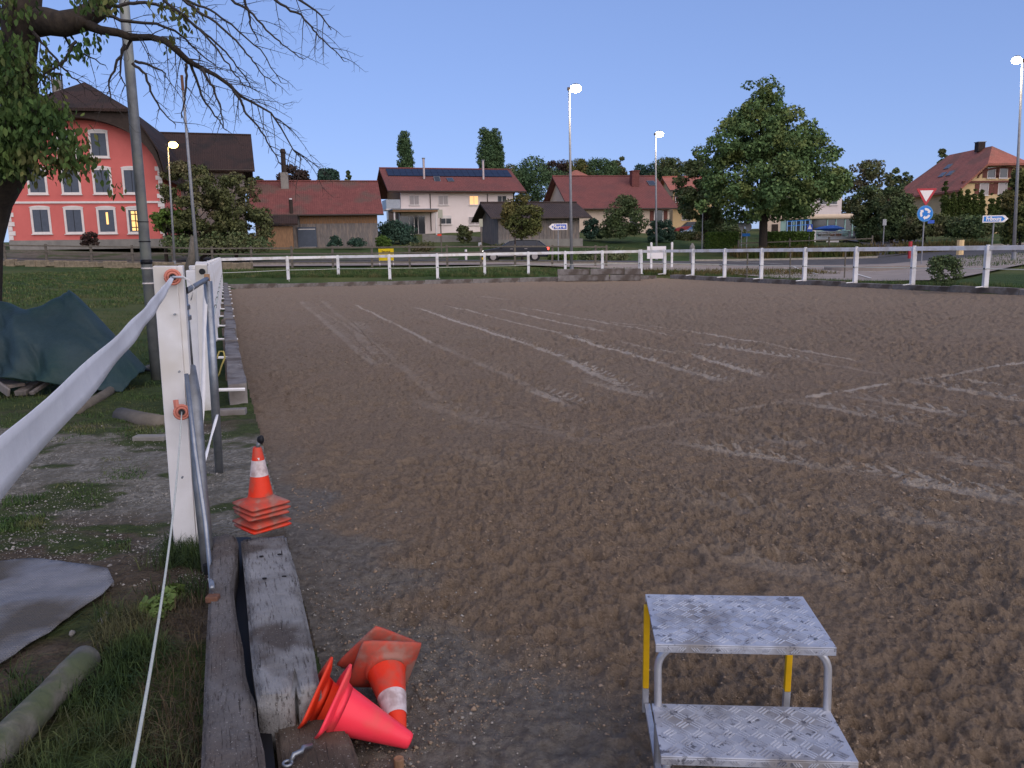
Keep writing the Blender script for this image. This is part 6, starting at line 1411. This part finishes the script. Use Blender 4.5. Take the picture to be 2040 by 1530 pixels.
# skyline trees, left to right
sky_ = [(1075, 118, [(318, 1060, 1088), (332, 1036, 1108), (355, 1022, 1118), (385, 1018, 1122), (400, 1022, 1120)], 'poplar', 'full green tree just right of the white house roof'),
        (1020, 132, [(332, 1008, 1030), (350, 1000, 1048), (380, 1000, 1050)], 'leafd', 'small dark tree top touching the right end of the white house roof'),
        (1108, 150, [(320, 1092, 1124), (330, 1082, 1136), (360, 1080, 1140)], 'leafred', 'bare brownish tree top behind the full green tree'),
        (1150, 150, [(318, 1138, 1160), (330, 1128, 1172), (360, 1124, 1178)], 'leafo', 'olive tree top above the small orange hipped roof'),
        (1200, 150, [(320, 1180, 1214), (332, 1168, 1226), (360, 1166, 1232)], 'poplar', 'pale green tree top above the middle of the long wine-red roof'),
        (1234, 152, [(314, 1226, 1242), (330, 1216, 1246), (360, 1212, 1250)], 'leafb', 'brownish pointed tree top above the chimney of the long roof'),
        (1288, 145, [(330, 1276, 1296), (340, 1270, 1312), (362, 1268, 1318)], 'leafblue', 'bluish small tree top right of the long roof chimney'),
        (1330, 140, [(318, 1316, 1344), (332, 1302, 1360), (365, 1300, 1366)], 'leafd', 'dark tree top behind the second lit lamp')]
for i, (px, Y_, pr, mm, lab) in enumerate(sky_): pr = [(a_, px + (b_ - px) * 1.45, px + (c_ - px) * 1.45) for a_, b_, c_ in pr]; plant('skyline_tree', lab, 'tree', px, Y_, pr, 7000, .30, M[mm], 20 + i, clumps=34, cr_=.28, group='trees on the skyline', trunk=(3, .2), asp=.7)
plant('skyline_tree', 'dark green trees behind the right edge of the big maple', 'tree', 1735, 118, [(318, 1728, 1750), (332, 1700, 1775), (352, 1682, 1800), (390, 1675, 1815), (450, 1675, 1820)], 9000, .40, M['leafb'], 31, clumps=60, cr_=.22, group='trees on the skyline')
plant('skyline_tree', 'low dark bush on the ridge just left of the huge orange-red roof', 'tree', 1790, 125, [(338, 1770, 1800), (352, 1760, 1820), (400, 1760, 1825)], 2500, .4, M['leafd'], 32, clumps=24, cr_=.3, group='trees on the skyline')
plant('skyline_tree', 'tuft of dark tree peeping over the ridge of the huge orange-red roof', 'tree', 1878, 135, [(299, 1872, 1884), (306, 1866, 1892), (330, 1866, 1892)], 700, .4, M['leafd'], 33, clumps=12, cr_=.4, group='trees on the skyline')
# dark mass left of the lawn
for i, (px, Y_, pr, mm, lab, n) in enumerate([
    (1728, 84, [(370, 1712, 1738), (390, 1698, 1760), (420, 1694, 1775), (450, 1700, 1780), (486, 1708, 1772)], 'leafd', 'dark grey-green bushy tree right of the pavilion', 8000),
    (1775, 80, [(372, 1768, 1800), (395, 1748, 1822), (425, 1742, 1830), (455, 1745, 1835), (478, 1755, 1825)], 'leafd', 'dark bushy tree directly left of the give-way sign', 8000),
    (1840, 78, [(432, 1815, 1870), (442, 1798, 1895), (455, 1795, 1905), (468, 1800, 1900)], 'leafb', 'dark bush behind the roundabout sign', 6000),
    (1935, 76, [(436, 1890, 1975), (445, 1880, 1995), (456, 1880, 2000), (470, 1885, 1990)], 'leafd', 'low dark bush behind the Fribourg sign', 6000),
    (2030, 66, [(338, 2022, 2050), (375, 2004, 2075), (420, 1996, 2085), (455, 1996, 2085), (488, 2000, 2080)], 'leafo', 'dark leafy tree cut by the right edge beside the lamp', 9000)]):
    plant('bushy_tree', lab, 'tree', px, Y_, pr, int(n * 1.5), .22, M[mm], 40 + i, clumps=85, cr_=.30, trunk=(2, .12), group='dark bushes before the orange-roofed house')
# columnar conifers of the hedge under the huge roof
for i, (px, pt, hw_) in enumerate([(1884, 358, 9), (1900, 380, 8), (1914, 376, 8), (1928, 372, 8), (1942, 372, 9), (1956, 374, 8), (1976, 384, 8), (1990, 388, 8), (2004, 386, 8)]):
    plant('columnar_conifer', ['tallest narrow conifer at the left end of the tall hedge', 'narrow conifer second from the left in the tall hedge', 'narrow conifer third from the left in the tall hedge', 'narrow conifer fourth from the left in the tall hedge', 'narrow conifer in the middle of the tall hedge', 'narrow conifer right of the middle of the tall hedge', 'narrow conifer third from the right in the tall hedge', 'narrow conifer second from the right in the tall hedge', 'narrow conifer at the right end of the tall hedge'][i], 'conifer', px, 84,
          [(pt, px - 2, px + 2), (pt + 14, px - hw_ * .7, px + hw_ * .7), (pt + 35, px - hw_, px + hw_), (455, px - hw_ - 1, px + hw_ + 1)], 6500, .17, M['thuja'], 60 + i, clumps=60, cr_=.6, shell=.3, group='tall conifer hedge')
# bushes in the middle distance
for i, (nm, px, Y_, pr, mm, n, sz, lab) in enumerate([
    ('bush', 1242, 82, [(391, 1228, 1252), (402, 1206, 1270), (425, 1196, 1288), (450, 1188, 1294), (472, 1192, 1288)], 'leafd', 9000, .2, 'big dark round bush before the long wine-red roof'),
    ('bush', 1318, 84, [(441, 1300, 1335), (450, 1288, 1346), (465, 1286, 1348), (480, 1288, 1348)], 'leafblue', 4500, .2, 'blue-green round bush right of the big dark round bush'),
    ('bush', 1182, 84, [(436, 1165, 1192), (450, 1158, 1200), (475, 1156, 1204)], 'leafblue', 3000, .2, 'dark hedge block filling the gap right of the plank shed'),
    ('bush', 784, 80, [(443, 750, 800), (452, 746, 826), (468, 746, 838), (486, 748, 842)], 'leafblue', 6000, .2, 'dark low shrubs right of the low plank barn'),
    ('bush', 762, 74, [(470, 752, 772), (478, 746, 780), (490, 746, 782)], 'hedge', 1600, .16, 'small rounded box bush at the right corner of the plank barn'),
    ('bush', 664, 73, [(471, 656, 672), (480, 652, 682), (490, 650, 684)], 'leafblue', 1600, .15, 'left small round bush in front of the plank barn'),
    ('bush', 710, 73, [(474, 700, 720), (481, 690, 730), (490, 688, 732)], 'leafblue', 1600, .15, 'right small round bush in front of the plank barn'),
    ('bush', 925, 76, [(449, 915, 932), (460, 908, 942), (474, 906, 944), (484, 914, 938)], 'leafb', 2200, .17, 'small tree-like shrub before the white house garden wall'),
    ('bush', 1450, 92, [(440, 1400, 1470), (455, 1380, 1485), (475, 1370, 1490)], 'leafd', 6000, .25, 'dark shrub mass behind the clipped hedge left of the trunk'),
    ('bush', 1378, 88, [(462, 1345, 1410), (476, 1340, 1415), (490, 1340, 1415)], 'leafb', 4000, .2, 'low grey-green scrub behind the far corner lamp'),
    ('bush', 178, 62, [(461, 172, 184), (470, 162, 194), (488, 160, 198)], 'leafred', 1500, .15, 'small reddish shrub before the pink farmhouse'),
    ('bush', 1122, 62, [(503, 1095, 1145), (510, 1085, 1160), (520, 1082, 1162)], 'hedge', 2000, .13, 'low yellow-green bush just right of the car'),
    ('bush', 1170, 63, [(500, 1150, 1230), (508, 1140, 1260), (520, 1140, 1265)], 'leafd', 3000, .14, 'low dark ground shrubs left of the white board'),
    ('bush', 830, 69, [(484, 815, 850), (490, 800, 870), (500, 800, 872)], 'leafb', 2000, .14, 'low mossy bush on the bank under the terrace'),
    ('bush', 1000, 66, [(488, 968, 1040), (496, 960, 1050), (508, 960, 1050)], 'leafb', 2500, .14, 'low rough shrubs on the bank behind the car bonnet'),
    ('bush', 1886, 27.5, [(510, 1866, 1902), (522, 1850, 1918), (540, 1846, 1920), (556, 1856, 1912), (566, 1868, 1902)], 'leafd', 3500, .07, 'small dark self-sown bush just outside the right white fence')]):
    plant(nm, lab, 'bush', px, Y_, pr, n, sz, M[mm], 80 + i, clumps=40, cr_=.28)
for i, (px, Y_, pr, mm, n, lab) in enumerate([
    (375, 60, [(325, 350, 395), (345, 318, 430), (375, 310, 460), (410, 318, 470), (445, 325, 470), (470, 350, 465)], 'leafb', 12000, 'olive-brown tree in front of the dark barn, right of the yellow lamp'),
    (470, 61, [(350, 430, 490), (370, 410, 520), (400, 400, 528), (440, 405, 545), (470, 410, 560), (492, 400, 565)], 'leafb', 13000, 'wide brown-green tree just left of the low plank barn'),
    (330, 59, [(418, 318, 352), (430, 300, 378), (450, 302, 380), (462, 315, 372)], 'hedge', 3500, 'small yellow-green tree below the yellow lamp'),
    (400, 60, [(470, 330, 500), (485, 320, 560), (500, 320, 570)], 'leafd', 7000, 'dark undergrowth below the olive-brown trees')]):
    plant('garden_tree', lab, 'tree', px, Y_, pr, n, .19, M[mm], 120 + i, clumps=90, cr_=.17, trunk=(2, .14), group='trees between the pink farmhouse and the plank barn')
# leaning bare trunk beside the flagpole
g0, g1 = at(372, 545, 46), at(386, 470, 46); g0.z = hz(g0.x, 46); t = thing('tree_stump', 'leaning grey bare trunk standing beside the slender flagpole', 'trunk', g0); MB().tube([(0, 0, -.1), (g1 - g0) * .5 + Vector((.1, 0, 0)), g1 - g0], [.30, .24, .17], 10).build('trunk', M['woodpost'], t, smooth=True)
# clipped hedges
def boxhedge(label, pxl, pxr, pyt, Y_, dpt, n, m_='hedge', zdrop=0):
    x0, x1 = at(pxl, pyt, Y_).x, at(pxr, pyt, Y_).x; z0 = hz((x0 + x1) / 2, Y_) - zdrop; h = at((pxl + pxr) / 2, pyt, Y_).z - z0; t = thing('clipped_hedge', label, 'hedge', ((x0 + x1) / 2, Y_, z0))
    w_ = x1 - x0; b = MB(); b.box((0, dpt / 2, h / 2 - .05), (w_ - .12, dpt - .12, h - .1)); b.build('inner_growth', M['leafd'], t)
    C = [(RS.uniform(-w_ / 2, w_ / 2) * .97, RS.choice([0, dpt]) if RS.rand() < .6 else RS.uniform(0, dpt), 0) for _ in range(0)]
    rs = np.random.RandomState(5); P = []
    for k in range(n):
        f = rs.rand()
        if f < .6: P.append((rs.uniform(-w_ / 2, w_ / 2), rs.normal() * .05, rs.uniform(0, h)))
        elif f < .85: P.append((rs.uniform(-w_ / 2, w_ / 2), rs.uniform(0, dpt), h + rs.normal() * .05))
        else: P.append((rs.choice([-1, 1]) * w_ / 2 + rs.normal() * .04, rs.uniform(0, dpt), rs.uniform(0, h)))
    P = np.array(P); leaves('clipped_leaves', P, np.full((n, 3), .03), n, .13, M[m_], t, seed=9); return t
boxhedge('clipped box hedge block left of the big maple trunk', 1413, 1471, 464, 76, 1.6, 6000, zdrop=.3)
boxhedge('long clipped hedge right of the big maple trunk before the pavilion', 1527, 1622, 463, 76, 1.4, 9000, zdrop=.2)
# trunk side bank, reeds and rough grass -------------------------------------------------
def blades(name, P, h, wd, material, label, cat, seed=1, lean=.5, kind='stuff', seg=2):
    rs = np.random.RandomState(seed); n = len(P); P = np.asarray(P, float); h = np.asarray(h) * (.55 + .8 * rs.rand(n)); a = rs.uniform(0, 2 * pi, n); l = h * lean * rs.rand(n) * 1.6
    d = np.stack([np.cos(a), np.sin(a), 0 * a], 1); a2 = a + pi / 2 + rs.normal(size=n) * .6; s = np.stack([np.cos(a2), np.sin(a2), 0 * a], 1) * (wd * (.6 + .8 * rs.rand(n)))[:, None]
    up = np.array([0, 0, 1.0]); V = []; z1 = P + d * (l * .3)[:, None] + up * (h * .6)[:, None]; hh = np.sqrt(np.maximum(h ** 2 - l ** 2, (h * .25) ** 2)); z2 = P + d * l[:, None] + up * hh[:, None]
    V = np.stack([P - s / 2, P + s / 2, z1 + s * .35, z1 - s * .35, z2 + s * .04, z2 - s * .04], 1).reshape(-1, 3); b_ = np.arange(n)[:, None] * 6
    F_ = np.concatenate([b_ + np.array([0, 1, 2, 3]), b_ + np.array([3, 2, 4, 5])]); o = rawmesh(name, V, F_, material, kind=kind)
    if label: o['label'] = label; o['category'] = cat
    return o
def field_pts(n, box, fz, cond=None, seed=0):
    rs = np.random.RandomState(seed); x = rs.uniform(box[0], box[1], n); y = rs.uniform(box[2], box[3], n)
    k = np.ones(n, bool) if cond is None else cond(x, y); x, y = x[k], y[k]; return np.stack([x, y, fz(x, y)], 1)
# reeds on the bank
P = field_pts(9000, (19, 46, 67.3, 70.5), lambda x, y: H(x, y), lambda x, y: (x < 19 + 21) & (vnoise(x * .8, y, 3) > .25), 1)
blades('bank_grass', P, np.full(len(P), .75), .06, M['drygrass'], 'brown and green rough grass on the bank below the big maple', 'grass', 2)
# rough grass strip outside the right fence and along the far sleepers
e1 = FR + (NR - FR) * 0.02
def strip_pts(A, B, w0, w1, n, seed, dens=None):
    rs = np.random.RandomState(seed); t = rs.rand(n); u = rs.uniform(w0, w1, n); d = Vector((B.x - A.x, B.y - A.y, 0)); L_ = d.length; d.normalize(); nx, ny = -d.y, d.x
    x = A.x + d.x * t * L_ + nx * u; y = A.y + d.y * t * L_ + ny * u; k = fbm(x * .8, y * .8, 3, seed) > (dens or .35); x, y = x[k], y[k]; return np.stack([x, y, H(x, y) - .02], 1)
P = np.concatenate([strip_pts(FR, NR, -.3, -1.6, 26000, 5), strip_pts(FL, FR, .15, .8, 9000, 6, .42)]) if False else np.concatenate([strip_pts(NR, FR, -1.5, -.15, 30000, 5), strip_pts(FR, FL, -.9, -.15, 12000, 6, .42)])
blades('fence_grass', P, np.full(len(P), .22), .014, M['blade'], 'rough grass growing along the outside of the white fence', 'grass', 7)
P = field_pts(42000, (-22, 16, 41, 51), lambda x, y: H(x, y), lambda x, y: (inside(x, y) < -.6) & (fbm(x * .5, y * .5, 3, 8) > .38), 8)
blades('far_grass', P, np.full(len(P), .14), .03, M['blade'], 'short grass of the field beyond the far fence', 'grass', 9)
P = field_pts(5000, (6, 18, 44, 49), lambda x, y: H(x, y), lambda x, y: (inside(x, y) < -.3), 18)
blades('weedy_grass', P, np.full(len(P), .28), .03, M['drygrass'], 'taller yellowing weeds round the far corner of the arena', 'grass', 19)
P = field_pts(16000, (24, 42, 33, 58), lambda x, y: H(x, y), lambda x, y: (x / y > .53) & (vnoise(y * .9, x * .1, 2) > .45), 28)
blades('verge_grass', P, np.full(len(P), .22), .03, M['blade'], 'banded verge grass beyond the right end of the white fence', 'grass', 29)
# left meadow: mown turf, denser near
P = field_pts(150000, (-22, -3, 7.5, 24), lambda x, y: H(x, y) - .0, lambda x, y: (inside(x, y) < -.35) & (np.abs(x / y) < .95) & (fbm(x * 1.2, y * 1.2, 3, 38) > .36 + .25 * (1 - sstep(7.5, 9, y + .2 * x + .5))) & (RS.rand(len(x)) < 14 / (y + 4)), 38)
P[:, 2] += .0; blades('meadow_grass', P, np.full(len(P), .055), .007, M['blade'], 'short mown grass of the meadow left of the arena', 'grass', 39, lean=.7)
P = field_pts(60000, (-26, -6, 24, 50), lambda x, y: H(x, y), lambda x, y: (inside(x, y) < -.35) & (fbm(x * .7, y * .7, 3, 48) > .40), 48)
blades('meadow_grass', P, np.full(len(P), .09), .025, M['blade'], 'far short grass of the meadow left of the arena', 'grass', 49, lean=.7)
# near tufts (pixel-measured patches, converted to ground points)
def px_pts(n, boxes, seed, z=.03):
    rs = np.random.RandomState(seed); out = []
    for (x0, x1, y0, y1, wt_) in boxes:
        for _ in range(int(n * wt_)): g = G(rs.uniform(x0, x1), rs.uniform(y0, y1), z); out.append((g.x, g.y, z - .005))
    return np.array(out)
P = px_pts(1000, [(-200, 150, 1330, 1420, 1.2), (-150, 130, 1400, 1700, 1.6), (110, 290, 1380, 1700, 2.2), (190, 300, 1230, 1400, 1.5), (290, 400, 1500, 1700, .3), (330, 408, 1080, 1140, 1.1), (270, 410, 1120, 1200, .5), (210, 330, 1290, 1330, .6)], 3)
k = fbm(P[:, 0] * 5, P[:, 1] * 5, 3, 4) > .46
blades('near_grass', P[k], np.full(k.sum(), .12), .0038, M['bladen'], 'long dark grass tufts round the log at the bottom left', 'grass', 5, lean=1.05)
P = px_pts(1000, [(280, 404, 1180, 1560, 1.1), (200, 300, 1200, 1300, .2)], 6)
blades('dry_stalks', P, np.full(len(P), .085), .003, M['straw'], 'dead brown stalks and roots beside the dark tarred timber', 'dry grass', 7, lean=1.0)
C = []
for (px, py, s) in ((325, 1205, .05), (300, 1215, .045), (345, 1185, .04), (310, 1225, .04)): g = G(px, py, .06); C.append((g.x, g.y, .07, s))
o = leaves('weed_plant', [c[:3] for c in C], [(c[3], c[3], .035) for c in C], 260, .045, mat('weed_leaf', (.10, .16, .035), (.13, .19, .05), 30, .7), seed=4); tag(o, 'bright green leafy weed in the dark soil right of the white cord', 'weed')
# short tufts on the drive
P = px_pts(1000, [(200, 300, 915, 960, 1.2), (0, 90, 990, 1060, 1.6), (70, 200, 960, 1010, .7), (190, 260, 1060, 1100, .6), (240, 335, 780, 870, 2.0), (0, 330, 820, 885, 5.0)], 9, .02)
k = fbm(P[:, 0] * 4, P[:, 1] * 4, 3, 14) > .46
blades('drive_grass', P[k], np.full(k.sum(), .04), .006, M['blade'], 'small moss and grass patches on the gravel drive', 'grass', 15, lean=.8)
# ------------------------------------------------------------------ foreground cherry tree
YT = 10.2; ty = 11.0; tb = at(-26, 700, ty); tb.z = 0
ct = thing('cherry_tree', 'old cherry tree at the left edge, half its twigs bare, leaves hanging', 'tree', tb); TBv = Vector(ct.location)
def AP(px, py, Y_=YT): return at(px, py, Y_) - TBv
MB().tube([AP(-28, 735, ty), AP(-26, 600, ty), AP(-22, 480, ty), AP(-8, 400, ty), AP(18, 330, 10.8), AP(40, 230, 10.6), AP(38, 120, 10.4), AP(42, 40, 10.2), AP(50, -60, 10.2)], [.25, .18, .17, .20, .26, .22, .19, .21, .2], 14).build('trunk', M['bark'], ct, smooth=True)
limbs = [([(38, 60), (60, 48), (90, 42), (125, 48), (160, 40), (195, 18), (215, -10)], [.20, .19, .19, .17, .16, .14, .12], 10.2),
         ([(150, 45), (175, 50), (200, 60), (235, 65), (262, 75), (300, 74), (330, 82), (352, 100), (375, 122), (400, 135), (430, 150), (455, 168), (480, 192), (505, 205), (540, 225), (560, 255), (585, 300), (602, 318)], [.10, .075, .06, .055, .05, .045, .045, .045, .042, .032, .027, .024, .02, .016, .013, .011, .008, .005], 10.1),
         ([(-40, 20), (0, 32), (40, 60)], [.12, .12, .14], 10.4)]
sub = [[(455, 168), (480, 200), (490, 225), (520, 262), (545, 300), (560, 328)], [(262, 78), (240, 110), (238, 150), (250, 172)], [(265, 125), (290, 150), (305, 190), (325, 225), (350, 248)], [(268, 120), (300, 132), (325, 140), (330, 155)],
       [(215, 14), (255, 8), (300, 6), (345, 20), (380, 45), (420, 75), (450, 105), (480, 140), (500, 175)], [(345, -20), (385, 15), (430, 45), (470, 80), (500, 115), (520, 145), (550, 170)], [(430, -30), (470, 5), (505, 30), (540, 70), (570, 95), (605, 118)],
       [(520, -30), (560, 10), (600, 30), (625, 60), (650, 85), (685, 122)], [(300, -20), (350, 20), (400, 60), (440, 110), (470, 150), (490, 175)], [(370, 125), (372, 160), (368, 200), (362, 235)], [(380, 128), (395, 170), (410, 205), (435, 240), (448, 258)],
       [(400, 135), (425, 175), (440, 215), (445, 255)], [(60, 60), (90, 90), (120, 130), (150, 160), (190, 190)], [(110, 52), (140, 90), (170, 110), (210, 130)], [(20, 100), (60, 130), (90, 170), (100, 210)], [(560, -20), (600, 0), (640, 30), (660, 60)], [(480, -20), (495, 20), (500, 55), (515, 85)],
       [(250, 90), (230, 130), (215, 170), (225, 210)], [(180, 20), (240, 40), (300, 45), (350, 60), (390, 100), (430, 130)], [(320, -20), (370, 0), (420, 20), (460, 50), (520, 100), (560, 165)], [(150, 80), (130, 120), (90, 150), (60, 190)]]
allpaths = []
for pp_, rad, Y_ in limbs:
    pts = []; 
    q = [AP(a, b_, Y_ + .12 * sin(i * 1.7)) for i, (a, b_) in enumerate(pp_)]
    MB().tube(q, [v_ * .86 for v_ in rad], 10).build('limb', M['bark'], ct, smooth=True)
tw = MB(); tr_ = random.Random(5); tips = []
def wig(path, sub_=4, amp=.02):
    out = []
    for a, c in zip(path, path[1:]):
        for k in range(sub_): out.append(a + (c - a) * (k / sub_) + Vector((tr_.uniform(-1, 1), tr_.uniform(-1, 1), tr_.uniform(-1, 1))) * amp)
    out.append(path[-1]); return out
def spurs(path, r, step=.07, L0=.05):
    acc = 0; side = 1
    for a, c in zip(path, path[1:]):
        d = c - a; L_ = d.length; acc += L_
        if acc > step:
            acc = 0; side = -side; dn_ = d.normalized(); s = Vector((side * (-dn_.z), tr_.uniform(-.6, .6), side * dn_.x)) * .9 + dn_ * .7; l = L0 * tr_.uniform(.5, 1.9)
            tw.tube([c, c + s.normalized() * l], [r * .7, r * .45], 3, cap=False)
def grow(start, d, L_, r, lvl):
    n = max(4, int(L_ / .09)); p = start; path = [p]; dd = d.normalized()
    for k in range(n):
        dd = (dd + Vector((tr_.uniform(-.16, .16), tr_.uniform(-.16, .16), tr_.uniform(-.20, .08) - .05))).normalized(); p = p + dd * (L_ / n); path.append(p)
    tw.tube(path, [r * (1 - .7 * k / n) for k in range(n + 1)], 3 if lvl else 4, cap=False); spurs(path, r * .5)
    if lvl < 2:
        for k in range(2, n, 3 if lvl == 0 else 4):
            if tr_.random() < .62: dirn = (path[min(k + 1, n)] - path[k]).normalized(); s = 1 if tr_.random() < .5 else -1; grow(path[k], dirn * .75 + Vector((s * -dirn.z * .8, tr_.uniform(-.5, .5), s * dirn.x * .6 - .15)), L_ * tr_.uniform(.25, .5), r * .6, lvl + 1)
    tips.append(path[-1]); tips.append(path[len(path) // 2])
for i, pp_ in enumerate(sub):
    q = wig([AP(a, b_, 10.0 + .25 * sin(i * 2.1) + .04 * k) for k, (a, b_) in enumerate(pp_)], 4, .012); n = len(q); r0 = .019 if i not in (4, 18) else .024
    tw.tube(q, [r0 * (1 - .75 * k / n) for k in range(n)], 5, cap=False); spurs(q, .006, .10, .06)
    for k in range(3, n, 2):
        if tr_.random() < .65: dirn = (q[min(k + 1, n - 1)] - q[k - 1]).normalized(); s = 1 if tr_.random() < .6 else -1; grow(q[k], dirn * .8 + Vector((s * -dirn.z * .9, tr_.uniform(-.4, .4), s * dirn.x * .7 - .1)), tr_.uniform(.18, .55), .006, 1)
lq = [AP(a, b_, 10.1) for a, b_ in limbs[1][0]]
for k in range(4, len(lq)):
    for _ in range(3): dirn = (lq[k] - lq[k - 1]).normalized(); s = tr_.choice((-1, 1)); grow(lq[k] + (lq[k - 1] - lq[k]) * tr_.random(), dirn * .7 + Vector((s * -dirn.z, tr_.uniform(-.4, .4), s * dirn.x * .8 - .25)), tr_.uniform(.3, .7), .007, 0 if k < 14 else 1)
tw.build('twigs', M['twig'], ct)
def cherry_leaves(boxes, seed, nm, m_, size=.085):
    rs = random.Random(seed); V = []; F_ = []; n = 0
    for (x0, x1, y0, y1, cnt, Ya, Yb) in boxes:
        for _ in range(cnt):
            cpx, cpy = rs.uniform(x0, x1), rs.uniform(y0, y1); c = AP(cpx, cpy, rs.uniform(Ya, Yb))
            for _ in range(rs.randint(2, 5)):
                p = c + Vector((rs.gauss(0, .07), rs.gauss(0, .07), rs.gauss(0, .06))); d = Vector((rs.gauss(0, .45), rs.gauss(0, .45), -1)).normalized(); a_ = rs.uniform(0, 6.28); s = d.cross(Vector((cos(a_), sin(a_), 0))).normalized(); nn = d.cross(s)
                l = size * rs.uniform(.7, 1.3); w_ = l * .24; cv = nn * (l * rs.uniform(-.15, .2))
                V += [p, p + d * l * .35 + s * w_ + nn * w_ * .4 + cv * .5, p + d * l * .72 + s * w_ * .75 + nn * w_ * .3 + cv * .8, p + d * l + cv * 1.4, p + d * l * .72 - s * w_ * .75 + nn * w_ * .3 + cv * .8, p + d * l * .35 - s * w_ + nn * w_ * .4 + cv * .5, p + d * l * .5 + cv * .6]
                F_ += [(n, n + 1, n + 6), (n + 1, n + 2, n + 6), (n + 2, n + 3, n + 6), (n + 3, n + 4, n + 6), (n + 4, n + 5, n + 6), (n + 5, n, n + 6)]; n += 7
    o = rawmesh(nm, np.array([tuple(v) for v in V]), np.array(F_), m_, ct); return o
cherry_leaves([(-60, 45, 70, 340, 720, 9.4, 11), (-60, 60, 200, 345, 120, 9.3, 9.9), (20, 68, 70, 200, 90, 9.4, 10.4), (40, 72, 190, 330, 110, 9.5, 10.2), (-60, 40, 300, 345, 110, 9.5, 10.6), (60, 140, 215, 290, 90, 9.4, 10), (80, 170, 260, 335, 110, 9.4, 10), (60, 120, 190, 240, 40, 9.4, 10), (140, 172, 290, 322, 14, 9.4, 10), (110, 150, 320, 350, 10, 9.4, 9.9), (-40, 60, -30, 40, 60, 9.4, 10.8), (150, 220, -20, 12, 30, 9.4, 9.9)], 3, 'leaves', M['cherry'])
cherry_leaves([(75, 110, 120, 170, 22, 9.6, 10.2), (140, 165, 75, 110, 14, 9.8, 10.2), (170, 198, 65, 88, 9, 9.8, 10.2), (78, 110, 95, 115, 6, 9.8, 10.2), (315, 340, 0, 40, 9, 9.8, 10.2), (345, 390, 10, 32, 12, 9.8, 10.2), (355, 375, 50, 65, 4, 9.8, 10.2), (335, 350, 68, 82, 4, 9.8, 10.2), (180, 215, 320, 360, 7, 9.5, 9.9), (215, 242, 375, 392, 4, 9.5, 9.7), (60, 90, 300, 350, 14, 9.5, 9.9)], 4, 'outer_leaves', M['cherry'])
print('verts total', sum(len(o.data.vertices) for o in bpy.data.objects if o.type == 'MESH'), 'objs', len(bpy.data.objects))
